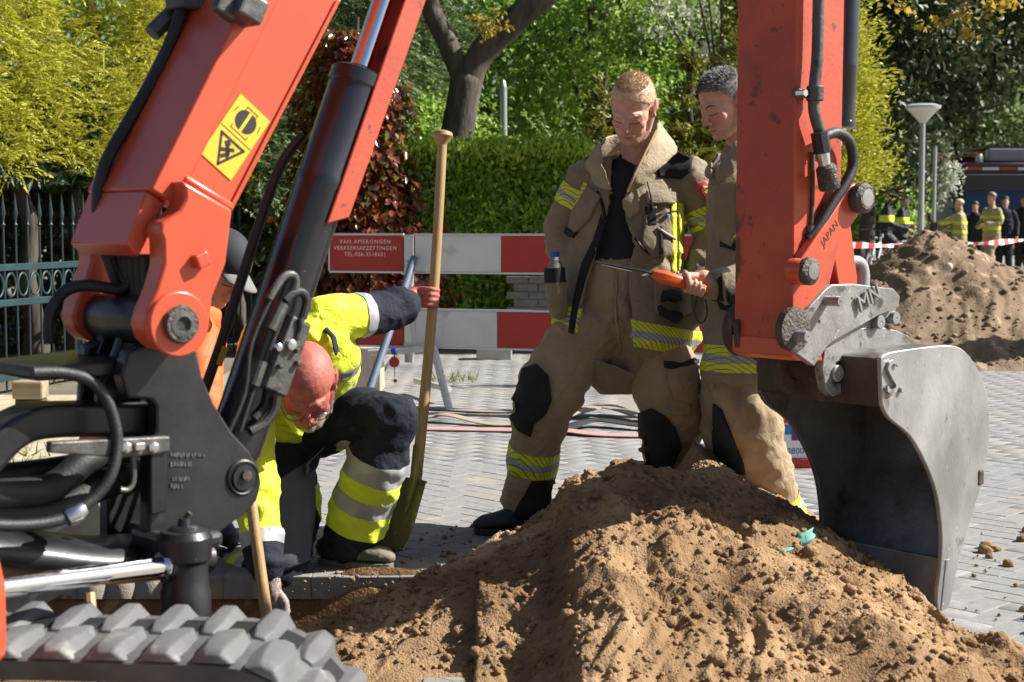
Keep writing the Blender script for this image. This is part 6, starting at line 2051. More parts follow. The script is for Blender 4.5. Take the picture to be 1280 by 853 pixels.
for pts in ([P5(932, 460), P5(942, 560, 5.84), P5(980, 665, 5.9)], [P5(915, 460, 6.02), P5(916, 560, 6.02), P5(925, 668, 6.12)]):
    b.tube(pts, [.07, .05, .04], 10, dome=2)
body2 = skin_body(b, 'body', ff2, M['skin_tan'], h2_, flush=.8)
face_lines(h2_, body2, M['hair_dark'])
def scalp2(Q):
    x, y, z = Q[:, 0], Q[:, 1], Q[:, 2]
    front = (y > .04) & (z > .062 + .008 * np.cos(x * 40))
    side = (y <= .04) & (z > np.where(np.abs(x) > .05, .005 + 1.1 * np.clip(y, 0, 1), .0))
    backk = (y < -.045) & (z > -.05)
    return (front | side | backk) & ~((np.abs(x) > .077) & (z < .036) & (y > -.055))
hair(body2, h2_, M['hair_grey'], ff2, 9500, lambda Q: np.where(Q[:, 2] > .075, .015, .006), scalp2,
     lambda Q: np.stack([0 * Q[:, 0], .55 * (Q[:, 2] > .06) + 0 * Q[:, 0], .1 * (Q[:, 2] > .04) - .7 * (Q[:, 2] < .05)], 1), cap=.0025, seed=5, jit=.25, wdt=.0008)
b = MB()
b.tube([P5(940, 415, 5.94), P5(938, 450, 5.93), P5(934, 480, 5.92)], [(.15, .13), (.16, .14), (.15, .13)], 20, hint=(1, 0, 0), dome=2)
L2 = [P5(930, 465, 5.88), P5(934, 510, 5.83), P5(944, 560, 5.82), P5(962, 610, 5.85), P5(978, 655, 5.9)]
b.tube(spline(L2, 3), [.128] * 3 + [.122] * 3 + [.106] * 3 + [.094] * 3 + [.088], 18, dome=2)
R2l = [P5(914, 470, 6.02), P5(914, 520, 6.0), P5(916, 565, 6.0), P5(921, 615, 6.06), P5(925, 660, 6.1)]
b.tube(spline(R2l, 3), [.12] * 3 + [.112] * 3 + [.10] * 3 + [.092] * 3 + [.09], 18, dome=2)
tr2 = cloth('trousers', b, M['tan_leg'], ff2, .0085, 4, .011, 22, f=(5.5, 5.5, 8.5))
stripe3(tr2, L2[3], L2[4], .055, .14, rad=.17)
patch(tr2, [(894, 505), (903, 512), (916, 545), (930, 580), (932, 592), (900, 590), (893, 560)], 'black_cloth', 'knee_pad', th=.008)
for i, (hl, te, sh) in enumerate(((gp(996, 680), gp(955, 700), P5(978, 650, 5.9)), (gp(935, 672), gp(900, 690), P5(925, 655, 6.1)))):
    b = MB(); boot(b, hl, te, w=.056, shaft=sh, hz=.012)
    c = cloth('boot', b, M['boot'], ff2, .007, 4, .002, 33 + i)
    sole(hl, te, c.o, M['boot'], w=.060)
b = MB()
b.tube([P5(930, 196, 5.96), P5(936, 210, 5.95), P5(942, 235, 5.94), P5(946, 280, 5.92), P5(946, 340, 5.91), P5(944, 400, 5.9), P5(942, 455, 5.9), P5(941, 472, 5.9)],
       [(.09, .08), (.14, .12), (.175, .16), (.185, .175), (.185, .18), (.190, .18), (.195, .182), (.195, .182)], 28, hint=(1, 0, 0), dome=1)
A2 = [P5(915, 232, 5.84), P5(935, 285, 5.8), P5(955, 335, 5.76), P5(925, 350, 5.70), P5(893, 357, 5.66)]
b.tube(spline(A2, 3), [.082] * 3 + [.076] * 3 + [.068] * 3 + [.058] * 3 + [.050], 16, dome=2)
B2 = [P5(985, 232, 6.05), P5(1002, 285, 6.05), P5(1010, 335, 6.02), P5(1000, 400, 5.97), P5(990, 425, 5.95)]
b.tube(spline(B2, 3), [.08] * 3 + [.076] * 3 + [.068] * 3 + [.06] * 3 + [.055], 16, dome=2)
b.tube([P5(925, 212, 5.9), P5(912, 232, 5.85)], [.07, .08], 12, dome=2)
jk2 = cloth('jacket', b, M['tan'], ff2, .0085, 4, .0095, 23, f=(6, 6, 9))
stripe3(jk2, P5(930, 400, 5.9), P5(930, 500, 5.9), .085, .185, rad=.42, tilt=(.02, 0, -1))
band(jk2, A2[3], A2[4], [.055, .12], ['black_cloth'], 'cuff', rad=.1, off=.004)
patch(jk2, [(900, 232), (922, 226), (925, 290), (918, 305), (903, 302), (896, 260)], 'tan', 'chest_pocket', th=.016, bevel=.005)
patch(jk2, [(902, 300), (922, 302), (920, 312), (902, 308)], 'black_cloth', 'pocket_trim', th=.012)
patch(jk2, [(921, 230), (927, 230), (929, 300), (922, 300)], 'stripe_yellow', 'chest_stripe', th=.003, step=3, lift=.018)
patch(jk2, [(902, 345), (928, 340), (930, 388), (904, 380)], 'tan', 'hip_pocket', th=.018, bevel=.005)
patch(jk2, [(905, 361), (926, 359), (927, 369), (906, 371)], 'black_cloth', 'name_patch', th=.003, lift=.024, step=3)
patch(jk2, [(903, 376), (930, 386), (930, 394), (908, 388)], 'black_cloth', 'pocket_trim', th=.008, lift=.018)
leaf([[P5(928, 166, 5.79), P5(912, 186, 5.76), P5(900, 204, 5.76), P5(894, 216, 5.78)], [P5(935, 170, 5.76), P5(918, 198, 5.72), P5(906, 214, 5.72), P5(896, 226, 5.75)], [P5(942, 178, 5.74), P5(924, 208, 5.7), P5(908, 222, 5.71), P5(890, 232, 5.77)]], 'tan', 'collar', jk2.o)
leaf([[P5(894, 216, 5.78), P5(890, 200, 5.9), P5(905, 190, 6.05), P5(940, 175, 6.15)], [P5(886, 226, 5.78), P5(880, 216, 5.92), P5(898, 204, 6.1), P5(945, 190, 6.2)]], 'tan', 'collar', jk2.o)
tubepx(jk2, [(921, 196), (918, 206), (914, 216)], .018, mat('dark_red_strap', (.16, .02, .03), rough=.7), 'strap', jk2.o, .02)
for nm, cl, xs, ys in (('GVMS', jk2, 916, 365), ('GVMS', jk1, 831, 374)):
    loc, nr, _, _ = cl.bvh.ray_cast(CAM, ray(xs, ys).normalized())
    if loc is not None:
        rt = Vector((1, 0, 0)); rt = (rt - nr * rt.dot(nr)).normalized(); up = nr.cross(rt)
        text_mesh(nm, .022, lambda a, b_, c, l=loc, r=rt, u=up, n=nr: l + r * a + u * b_ + n * .034, 0, 'name_lettering', M['silver'], cl.o)
# gas detector in his hand
gd = thing('gas_detector', 'orange hand-held detector with long thin probe pointing left', 'detector', grip_c)
a_d = dax; up_d = Vector((0, 0, 1)); up_d = (up_d - a_d * up_d.dot(a_d)).normalized(); sd_d = a_d.cross(up_d)
det = MB()
sec = [(-.06, .012, .012), (-.03, .016, .015), (.035, .017, .016), (.06, .022, .022), (.125, .025, .024), (.15, .020, .018), (.165, .010, .009)]
rows = []
for t, w_, hh in sec:
    rows.append([grip_c + a_d * t + sd_d * (w_ * sx) + up_d * (hh * sy) for sx, sy in ((-1, -.55), (-.55, -1), (.55, -1), (1, -.55), (1, .55), (.55, 1), (-.55, 1), (-1, .55))])
det.grid(rows, closed=True)
det.f.append(list(range(8))); det.m.append(0); det.f.append(list(range(48, 56))); det.m.append(0)
det.build('case', mat('orange_plastic', (.78, .12, .02), (.66, .09, .015), scale=9, rough=.35), gd, sm=45, bevel=.003)
MB().tube([grip_c + a_d * .16, grip_c + a_d * .20, P5(745, 328, 5.57)], [.006, .0045, .0035], 8).build('probe', M['black_plastic'], gd)
MB().tube([P5(790, 338, 5.59) , P5(744, 328, 5.57)], [.0040, .0045], 8).build('probe_tip', M['chrome'], gd)
MB().box(grip_c + a_d * .075 + up_d * .024, (.012, .012, .01), (a_d, sd_d, up_d)).build('button', mat('blue_button', (.12, .12, .4), rough=.4), gd, sm=0, bevel=.002)
MB().tube(spline([P5(880, 366, 5.66), P5(884, 392, 5.66), P5(876, 404, 5.66), P5(868, 390, 5.66), P5(872, 368, 5.64)], 5), .003, 6).build('wrist_loop', M['black_plastic'], gd)

# ---------------------------------------------------------------- kneeling worker
def P4(x, y, Y=5.45): return pt(x, y, Y)
f0 = gp(400, 715)
wk = thing('person', 'bald kneeling worker in yellow hi-vis jacket and glasses, gripping the spade', 'person', (f0.x, f0.y, 0))
h3 = HF(P4(384, 481, 5.16), (.07, -.66, -.75), (.05, -.72, .68), 1.17)
GA = P4(553, 172, 5.95); GB = P4(520, 600, 5.78)          # spade handle, top and bottom
gax = (GA - GB).normalized()
def on_shaft(py): 
    t = (py - 172) / (600 - 172.); return GA.lerp(GB, t)
hc = on_shaft(374)
b = MB()
head_mb(b, h3, P4(385, 425, 5.45), .062)
b.tube([P4(385, 430, 5.45), P4(370, 470, 5.62), P4(352, 530, 5.8)], [(.12, .08), (.14, .09), (.13, .1)], 14, hint=(1, 0, 0), dome=2)
wr3 = hc + Vector((-.085, -.035, -.012))
b.tube([P4(405, 402, 5.45), P4(462, 398, 5.58), wr3], [.05, .042, .03], 10, dome=2)
grip_hand(b, hc, gax, Vector((-1, .1, -.1)), .0185, wr3, turn=-0 + 215, spread=.0215, thumb_up=True, fr=.0095)
wr4 = P4(340, 735, 5.0)
b.tube([P4(325, 440, 5.40), P4(316, 560, 5.22), wr4], [.05, .042, .03], 10, dome=2)
open_hand(b, wr4, (.1, -.1, -1), (0, -1, 0), (1, 0, 0), .17)
for pts in ([P4(368, 545, 5.8), P4(490, 520, 5.48), P4(436, 690, 5.62)], [P4(335, 560, 5.78), P4(348, 700, 5.46), P4(285, 715, 5.85)]):
    b.tube(pts, [.07, .05, .04], 10, dome=2)
body3 = skin_body(b, 'body', wk, M['skin_red'], h3, flush=.6)
face_lines(h3, body3, mat('grey_brow', (.25, .16, .12), rough=.6))
hair(body3, h3, mat('grey_stubble', (.20, .15, .12), (.34, .28, .24), scale=80, rough=.6), wk, 4200, lambda Q: .006 + 0 * Q[:, 0],
     lambda Q: (Q[:, 2] < -.055) & (Q[:, 1] > .01) & ~((np.abs(Q[:, 0]) < .024) & (Q[:, 2] > -.082) & (Q[:, 2] < -.058)), lambda Q: np.stack([0 * Q[:, 0], .2 + 0 * Q[:, 0], -.4 + 0 * Q[:, 0]], 1), name='beard', cap=.0012, seed=8)
# glasses
gl = thing('glasses', 'thin-rimmed glasses on the bald worker\'s face', 'glasses', h3.p(0, .1, -.01))
M['frame'] = mat('thin_metal_frame', (.12, .10, .09), rough=.3, metal=.7)
lens_m = mat('lens', (.9, .9, .9), rough=.02); lens_m.node_tree.nodes['Principled BSDF'].inputs['Transmission Weight'].default_value = 1.0; lens_m.node_tree.nodes['Principled BSDF'].inputs['IOR'].default_value = 1.05
for s in (1, -1):
    rim = [h3.p(s * (.034 + .026 * math.cos(a)), .108 - .010 * abs(.6 + .4 * math.cos(a)), -.013 + .017 * math.sin(a)) for a in [2 * math.pi * i / 24 for i in range(24)]]
    MB().tube(rim, .0014, 6, closed=True).build('rim', M['frame'], gl)
    b = MB(); b.add(rim, [tuple(range(24))]); b.build('lens', lens_m, gl, sm=0)
    MB().tube([h3.p(s * .060, .101, -.008), h3.p(s * .076, .06, -.004), h3.p(s * .082, -.01, .006)], .0014, 6).build('temple', M['frame'], gl)
MB().tube([h3.p(-.009, .106, -.008), h3.p(0, .113, -.006), h3.p(.009, .106, -.008)], .0014, 6).build('bridge', M['frame'], gl)
# jacket
b = MB()
b.tube([P4(392, 418, 5.42), P4(385, 432, 5.47), P4(374, 462, 5.58), P4(364, 492, 5.68), P4(357, 512, 5.74)], [(.13, .07), (.19, .11), (.215, .135), (.205, .14), (.195, .14)], 24, hint=(1, 0, 0), dome=2)
AL = [P4(398, 405, 5.46), P4(428, 396, 5.50), P4(458, 394, 5.57), P4(484, 388, 5.64), P4(503, 383, 5.69)]
b.tube(spline(AL, 3), [.088] * 3 + [.080] * 3 + [.072] * 3 + [.066] * 3 + [.062], 16, dome=1)
AR = [P4(328, 432, 5.42), P4(316, 500, 5.30), P4(314, 570, 5.20), P4(322, 640, 5.10), P4(333, 708, 5.02)]
b.tube(spline(AR, 3), [.088] * 3 + [.080] * 3 + [.076] * 3 + [.066] * 3 + [.060], 16, dome=2)
jk3 = cloth('jacket', b, M['hivis'], wk, .0085, 4, .010, 31, f=(6, 6, 9))
band(jk3, AL[1], AL[3], [.055, .105], ['silver'], 'reflective_band', rad=.13)
band(jk3, AL[1], AL[3], [.1051, .40], ['navy_work'], 'sleeve_end', rad=.30, off=.0035)
band(jk3, AR[3], AR[4], [.075, .122], ['silver'], 'reflective_band', rad=.12)
band(jk3, AR[3], AR[4], [.1221, .30], ['navy_work'], 'sleeve_end', rad=.2, off=.0035)
band(jk3, P4(385, 432, 5.47), P4(348, 545, 5.84), [.02, .065], ['silver'], 'reflective_band', rad=.2)
leaf([[P4(420, 444, 5.30), P4(412, 424, 5.33), P4(392, 414, 5.38), P4(368, 420, 5.36), P4(352, 440, 5.3)], [P4(424, 436, 5.34), P4(414, 412, 5.38), P4(392, 402, 5.44), P4(366, 410, 5.42), P4(347, 432, 5.34)]], 'navy_work', 'collar', jk3.o, .012)
leaf([[P4(345, 505, 5.28), P4(352, 524, 5.26), P4(365, 540, 5.27)], [P4(405, 470, 5.33), P4(400, 520, 5.30), P4(378, 545, 5.28)]], 'hivis', 'front_flap', jk3.o, .012)
# trousers
b = MB()
b.tube([P4(358, 510, 5.74), P4(350, 538, 5.82), P4(348, 565, 5.84)], [(.175, .13), (.18, .14), (.16, .14)], 18, hint=(1, 0, 0), dome=2)
TL = [P4(372, 540, 5.80), P4(425, 525, 5.66), P4(476, 520, 5.52), P4(494, 528, 5.48)]
b.tube(spline(TL, 3), [.112] * 3 + [.100] * 3 + [.088] * 3 + [.082], 18, dome=3)
SL = [P4(494, 524, 5.48), P4(474, 572, 5.50), P4(456, 622, 5.55), P4(440, 678, 5.60)]
b.tube(spline(SL, 3), [.086] * 3 + [.106] * 3 + [.106] * 3 + [.098], 18, dome=2)
TRr_ = [P4(340, 550, 5.78), P4(362, 610, 5.62), P4(362, 665, 5.50), P4(352, 712, 5.46)]
b.tube(spline(TRr_, 3), [.115] * 3 + [.098] * 3 + [.086] * 3 + [.078], 18, dome=3)
SR = [P4(352, 712, 5.46), P4(318, 712, 5.66), P4(284, 712, 5.86)]
b.tube(spline(SR, 3), [.078] * 3 + [.085] * 3 + [.075], 16, dome=2)
tr3 = cloth('trousers', b, M['navy_work'], wk, .0085, 4, .010, 32, f=(5.5, 5.5, 8))
L_ = (SL[3] - SL[0]).length
band(tr3, SL[0], SL[3], [L_ * .275, L_ * .43, L_ * .56, L_ * .69, L_ * .86], ['silver', 'hivis', 'silver', 'hivis'], 'reflective_band', rad=.205, tilt=(SL[3] - SL[1]))
band(tr3, SR[0], SR[2], [.16, .21, .27, .32], ['silver', 'hivis', 'silver'], 'reflective_band', rad=.16)
patch(tr3, [(352, 600), (392, 570), (392, 640), (385, 700), (352, 714), (342, 660)], mat('slate_knee_panel', (.075, .088, .11), (.10, .112, .135), scale=9, rough=.7, bump=.3, bscale=300), 'knee_panel', th=.006)
b = MB(); hl = P4(404, 702, 5.62); hl.z = 0.0; te = gp(488, 712)
boot(b, hl, te, w=.054, shaft=P4(432, 668, 5.6), hz=.014)
c = cloth('boot', b, M['boot_dusty'], wk, .007, 4, .0025, 36); sole(hl, te, c.o, M['boot_dusty'], w=.058)
patch(c, [(398, 660), (440, 665), (438, 690), (420, 700), (398, 696)], 'boot', 'boot_shaft', th=.004)
b = MB(); hl = P4(262, 715, 6.0); hl.z = .06; te = P4(290, 730, 5.82); te.z = .0
boot(b, hl, te, w=.05, hz=.0); cloth('boot', b, M['boot'], wk, .008, 4, .002, 37)
# spade in his hand
M['ash_wood'] = mat('ash_wood_handle', (.40, .265, .115), (.30, .185, .075), scale=9, rough=.45, bump=.15, bscale=60, stretch=(5, 5, .35), spots=[((.22, .15, .08), 13, .66, .08)])
M['olive_steel'] = mat('mud_stained_blade', (.24, .20, .07), (.15, .125, .05), scale=9, rough=.5, metal=.35, bump=.2, bscale=60, spots=[((.10, .075, .04), 5, .58, .1), ((.34, .30, .15), 16, .62, .06)])
sp = thing('spade', 'spade with long wooden handle and muddy blade held by the kneeling worker', 'spade', gp(492, 697))
MB().tube([GA.lerp(GB, t) + Vector((.012 * math.sin(t * 3.1), 0, 0)) for t in [i / 10 for i in range(11)]], [.0185] * 4 + [.0195] * 4 + [.021] * 3, 14).build('handle', M['ash_wood'], sp)
MB().lathe([(.019, -.028), (.026, -.012), (.039, .006), (.036, .020), (.020, .026), (0, .027)], GA, gax, 18).build('knob', M['ash_wood'], sp)
kb = GB; kt = P4(490, 694, 5.70)
kd = (kt - kb).normalized(); ks = Vector((.62, -.78, 0)); ks = (ks - kd * ks.dot(kd)).normalized(); kn_ = kd.cross(ks)
Lb = (kt - kb).length
rows = []
for i in range(9):
    t = i / 8
    w_ = (.098 if t < .55 else .098 * math.sqrt(max(0, 1 - ((t - .55) / .47) ** 2)))
    w_ = max(w_, .008)
    row = []
    for j in range(9):
        s = -1 + 2 * j / 8
        row.append(kb + kd * (Lb * t + .008 * abs(s) * (t < .05)) + ks * (w_ * s) + kn_ * (.026 * (s * s) * (1 - .5 * t)))
    rows.append(row)
MB().grid(rows).build('blade', M['olive_steel'], sp, sm=60, solid=.004)
MB().tube([GB + gax * .13, GB + gax * .02, kb + kd * .05, kb + kd * .13], [.021, .023, .019, .008], 14).build('socket', M['olive_steel'], sp)
MB().tube([rows[0][0], rows[0][3], rows[0][5], rows[0][8]], .006, 8).build('tread', M['olive_steel'], sp)

# ---------------------------------------------------------------- man in the cap behind the boom
def P3(x, y, Y=5.3): return pt(x, y, Y)
f0 = gp(170, 690)
cp = thing('person', 'crouching person in dark cap and orange jacket, mostly hidden behind the boom', 'person', (f0.x, f0.y, 0))
h4 = HF(P3(277, 333, 5.3), (.62, -.45, -.62), (.45, -.2, .85), 1.03)
b = MB()
head_mb(b, h4, P3(232, 392, 5.42))
b.tube([P3(235, 400, 5.42), P3(190, 490, 5.6), P3(160, 570, 5.75)], [(.12, .08), (.14, .09), (.13, .1)], 14, hint=(1, .4, 0), dome=2)
wr5 = P3(300, 556, 5.02)
b.tube([P3(242, 420, 5.3), P3(252, 500, 5.12), wr5], [.05, .04, .03], 10, dome=2)
HA = P3(299, 520, 5.0); HB = P3(336, 790, 4.82)
hx = (HA - HB).normalized(); hcp = HA.lerp(HB, .12)
grip_hand(b, hcp, hx, Vector((-.8, .3, -.2)), .018, hcp + Vector((-.085, .03, -.02)), turn=215)
b.tube([P3(205, 430, 5.55), P3(190, 520, 5.5), P3(230, 570, 5.35)], [.05, .04, .03], 10, dome=2)
open_hand(b, P3(230, 570, 5.35), (.6, -.4, -.6), (0, 0, -1), (0, -1, 0), .16)
for pts in ([P3(160, 570, 5.75), P3(240, 600, 5.5), P3(215, 690, 5.75)], [P3(150, 575, 5.9), P3(180, 620, 5.6), P3(150, 690, 5.85)]):
    b.tube(pts, [.07, .05, .04], 10, dome=2)
body4 = skin_body(b, 'body', cp, M['skin_tan'], h4, voxel=.005, flush=.9)
face_lines(h4, body4, M['hair_dark'])
# cap
b = MB()
rows = []
for i in range(9):
    ph = R_(90 - i * 11)
    rows.append([h4.p(.084 * math.cos(ph) * math.cos(t), -.012 + .104 * math.cos(ph) * math.sin(t), .03 + .093 * math.sin(ph)) for t in [2 * math.pi * k / 24 for k in range(24)]])
b.grid(rows, closed=True)
b.build('cap', M['cap_navy'], cp, sm=80, solid=.004)
cap_o = [c for c in cp.children if c.name.startswith('cap')][0]
rows = []
for i in range(5):
    t = i / 4
    rows.append([h4.p(.076 * math.sin(a) * (1 - .10 * t), .086 * math.cos(a) * (1 if True else 1) + .078 * t * math.cos(a * .8), .036 - .012 * t - .02 * math.sin(a) ** 2) for a in [R_(-62 + 124 * k / 12) for k in range(13)]])
MB().grid(rows).build('brim', mat('grey_brim', (.16, .155, .15), rough=.8), cap_o, sm=80, solid=.005)
b = MB()
b.tube([P3(240, 396, 5.42), P3(225, 415, 5.45), P3(200, 470, 5.56), P3(170, 545, 5.7), P3(158, 580, 5.76)], [(.11, .08), (.18, .11), (.20, .14), (.19, .15), (.19, .15)], 22, hint=(1, .4, 0), dome=2)
CA_ = [P3(244, 418, 5.3), P3(250, 460, 5.2), P3(253, 505, 5.12), P3(272, 535, 5.07), P3(290, 552, 5.03)]
b.tube(spline(CA_, 3), [.08] * 3 + [.072] * 3 + [.066] * 3 + [.058] * 3 + [.052], 16, dome=2)
b.tube(spline([P3(205, 430, 5.55), P3(188, 520, 5.5), P3(228, 566, 5.36)], 4), [.08] * 4 + [.07] * 4 + [.055], 14, dome=2)
cloth('jacket', b, M['hivis_orange'], cp, .010, 4, .008, 41)
b = MB()
for pts in ([P3(165, 565, 5.75), P3(240, 600, 5.5), P3(215, 680, 5.75)], [P3(150, 570, 5.9), P3(185, 620, 5.6), P3(152, 680, 5.85)]):
    b.tube(spline(pts, 4), [.11] * 4 + [.09] * 4 + [.08], 16, dome=2)
cloth('trousers', b, M['navy_work'], cp, .010, 4, .008, 42)
for x, Y in ((215, 5.75), (152, 5.85)):
    q = P3(x, 690, Y); hl = Vector((q.x - .06, q.y + .03, 0)); te = Vector((q.x + .17, q.y - .1, 0))
    b = MB(); boot(b, hl, te, shaft=Vector((q.x, q.y, .16)), hz=.012); cloth('boot', b, M['boot'], cp, .009, 4, .001, 43)
sh_ = thing('shovel', 'second shovel, wooden handle standing in the trench before the yellow jacket', 'shovel', HB)
MB().tube([HA + hx * .05, HA.lerp(HB, .5), HB, HB - hx * .12], [.018, .0185, .019, .02], 14).build('handle', M['ash_wood'], sh_)
kb = HB - hx * .10; kd = -hx; ks = Vector((.9, -.4, 0)); ks = (ks - kd * ks.dot(kd)).normalized(); kn_ = kd.cross(ks)
rows = []
for i in range(7):
    t = i / 6; w_ = .10 if t < .5 else .10 * math.sqrt(max(.01, 1 - ((t - .5) / .52) ** 2))
    rows.append([kb + kd * (.24 * t) + ks * (w_ * s) + kn_ * (.03 * s * s) for s in (-1, -.6, -.2, .2, .6, 1)])
MB().grid(rows).build('blade', M['olive_steel'], sh_, sm=60, solid=.004)
# ============================================================ SMALLER THINGS, STREET BEYOND
M['red_board'] = mat('red_board', (.42, .025, .018), (.36, .022, .016), scale=6, rough=.5, bump=.05, spots=[((.09, .02, .02), 16, .70, .03)])
M['white_board'] = mat('white_board', (.66, .655, .64), (.58, .575, .56), scale=4, rough=.5, bump=.05, spots=[((.06, .055, .05), 9, .70, .015), ((.40, .38, .34), 3, .60, .1)])
M['alu'] = mat('aluminium_edge', (.55, .56, .58), rough=.35, metal=.7)
M['dull_pipe'] = mat('dull_blue_pipe', (.10, .135, .20), (.14, .17, .22), scale=12, rough=.5, spots=[((.3, .29, .28), 20, .66, .05)])
M['white_pipe'] = mat('white_pipe', (.62, .62, .60), (.5, .5, .48), scale=14, rough=.5, spots=[((.12, .11, .10), 18, .66, .05)])
B0 = Vector((ray(412, 300).x * 10.7, 10.7, 0)); B1 = Vector((ray(945, 300).x * 9.9, 9.9, 0))
BD = (B1 - B0).normalized(); BN = Vector((BD.y, -BD.x, 0))
def bs(px):
    r = ray(px, 300).x
    return (r * B0.y - B0.x) / (BD.x - r * BD.y)
def bp(px, z, o=0.0): return B0 + BD * bs(px) + BN * o + Vector((0, 0, z))
bar = thing('road_barrier', 'red and white plank road barrier on trestle legs behind the shovel', 'barrier', B0 + BD * 1.0)
def panel(px0, px1, z0, z1, m, name):
    c = (bp(px0, (z0 + z1) / 2) + bp(px1, (z0 + z1) / 2)) / 2
    ln = bs(px1) - bs(px0)
    return MB().box(c, (ln - .003, .024, z1 - z0), (BD, BN, EZ)).build(name, M[m], bar, sm=0, bevel=.003)
T0, T1, Q0, Q1 = .905, 1.145, .402, .642
pl = panel(413, 504, T0, T1, 'red_board', 'red_panel')
for a, b_, m in ((519, 627, 'white_board'), (627, 735, 'red_board'), (735, 842, 'white_board'), (842, 950, 'red_board'), (950, 1060, 'white_board')):
    panel(a, b_, T0, T1, m, m.split('_')[0] + '_panel')
panel(425, 504, Q0, Q1, 'red_board', 'red_panel')
for a, b_, m in ((519, 622, 'white_board'), (622, 730, 'red_board'), (730, 838, 'white_board'), (838, 946, 'red_board'), (946, 1056, 'white_board')):
    panel(a, b_, Q0, Q1, m, m.split('_')[0] + '_panel')
for (a, b_) in ((412, 505), (518, 1061)):
    for z in (T1 + .008, T0 - .006):
        c = (bp(a, z) + bp(b_, z)) / 2
        MB().box(c, (bs(b_) - bs(a), .032, .014), (BD, BN, EZ)).build('edge_rail', M['alu'], bar, sm=0, bevel=.003)
    for z in (Q1 + .008, Q0 - .006):
        c = (bp(a + (12 if a < 500 else 0), z) + bp(b_, z)) / 2
        MB().box(c, (bs(b_) - bs(a + (12 if a < 500 else 0)), .032, .014), (BD, BN, EZ)).build('edge_rail', M['alu'], bar, sm=0, bevel=.003)
for px in (412, 1061):
    MB().box(bp(px, (T0 + T1) / 2), (.014, .032, T1 - T0), (BD, BN, EZ)).build('end_cap', M['alu'], bar, sm=0, bevel=.003)
MB().box(bp(511, .72), (.058, .040, .86), (BD, BN, EZ)).build('post', M['alu'], bar, sm=0, bevel=.004)
MB().box(bp(700, .72, -.04), (.05, .03, .86), (BD, BN, EZ)).build('post', M['alu'], bar, sm=0, bevel=.004)
MB().box(bp(1050, .60, -.04), (.05, .03, 1.1), (BD, BN, EZ)).build('post', M['alu'], bar, sm=0, bevel=.004)
for i, (txt, dz, sz, spc) in enumerate((('VAN AMERONGEN', .078, .037, 1.25), ('VERKEERSAFZETTINGEN', .034, .037, 1.15), ('TEL:026-3518621', -.008, .037, 1.15))):
    text_mesh(txt, sz, lambda a, b, c, d=dz: bp(457, (T0 + T1) / 2 + d, .0125) + BD * a + EZ * b, 0, 'lettering', mat('faded_white_letters%d' % i, (.80, .66, .62), rough=.6), pl, spacing=spc)
def leg(p, q, m, r=.024, name='leg'):
    return MB().tube([p, q], r, 12).build(name, M[m], bar)
leg(bp(521, 1.0, .045), Vector((gp(450, 522).x, gp(450, 522).y, 0)), 'dull_pipe', .026)
leg(bp(516, .50, -.10), Vector((gp(480, 462).x, gp(480, 462).y, 0)), 'alu', .018)
leg(bp(545, .40, .06), gp(562, 514), 'white_pipe', .026)
leg(bp(468, .36, .12), bp(549, .40, .09), 'white_pipe', .022, 'crossbar')
leg(gp(561, 505) + EZ * .10, gp(520, 492) + EZ * .09, 'white_pipe', .022, 'crossbar')
leg(bp(517, .40, .0), bp(511, .98, .028), 'white_pipe', .02, 'clamp')
MB().lathe([(.026, 0), (.026, .03)], bp(497, .375, .115), BD, 12).build('blue_collar', mat('blue_tape', (.02, .05, .4), rough=.5), bar)
tg = MB().tube([bp(500, .36, .12), bp(500, .20, .12)], .003, 6)
tg.build('chain', M['ink'], bar)
MB().lathe([(.018, -.006), (.036, -.004), (.036, .004), (.018, .006)], bp(500, .30, .125), BN, 16).build('reflector', M['red_board'], bar)
MB().lathe([(.008, -.004), (.014, 0), (.008, .004)], bp(501, .175, .125), BN, 10).build('reflector', M['red_board'], bar)

# fire hoses lying on the paving
def flat_hose(px, m, label, w=.045, seed=0, name='fire_hose', lift=.0):
    rn = random.Random(seed)
    P = []
    for x, y, z in px:
        q = gp(x, y); q.z = .010 + z + lift; P.append(q)
    S = spline(P, 6)
    o = MB().tube(S, [(.009, w)] * len(S), 10, hint=EZ).build(name, m, None, sm=60, loc=P[0])
    return tag(o, label, 'fire hose', 'flat fire hoses across the paving')
hm = [mat('beige_hose', (.34, .27, .21), (.28, .22, .17), scale=12, rough=.85, bump=.3), mat('pink_hose', (.46, .26, .23), (.40, .22, .19), scale=12, rough=.85, bump=.3), mat('black_flat_hose', (.025, .025, .028), (.04, .04, .042), scale=12, rough=.6, bump=.3)]
flat_hose([(430, 512, 0), (530, 512, 0), (600, 516, .0), (680, 517, 0), (720, 524, .03), (762, 519, .05), (800, 526, .02), (900, 530, 0), (1000, 530, 0)], hm[0], 'beige flat fire hose, the farthest of those on the paving', seed=1)
flat_hose([(420, 532, 0), (530, 528, 0.02), (560, 529, .04), (620, 533, 0), (690, 531, .02), (740, 520, .05), (780, 524, .04), (860, 536, 0), (960, 536, 0)], hm[0], 'dusty beige fire hose with raised kinks behind the legs', seed=2)
flat_hose([(410, 536, 0), (530, 538, 0), (640, 540, 0), (700, 542, .01), (760, 546, 0), (880, 548, 0), (960, 550, 0)], hm[1], 'faded pink fire hose, nearest on the paving', .06, seed=3)
flat_hose([(690, 545, .0), (740, 534, .03), (800, 538, .02), (900, 540, 0), (1000, 541, 0)], hm[2], 'black flat fire hose behind the two firefighters', .055, seed=4)
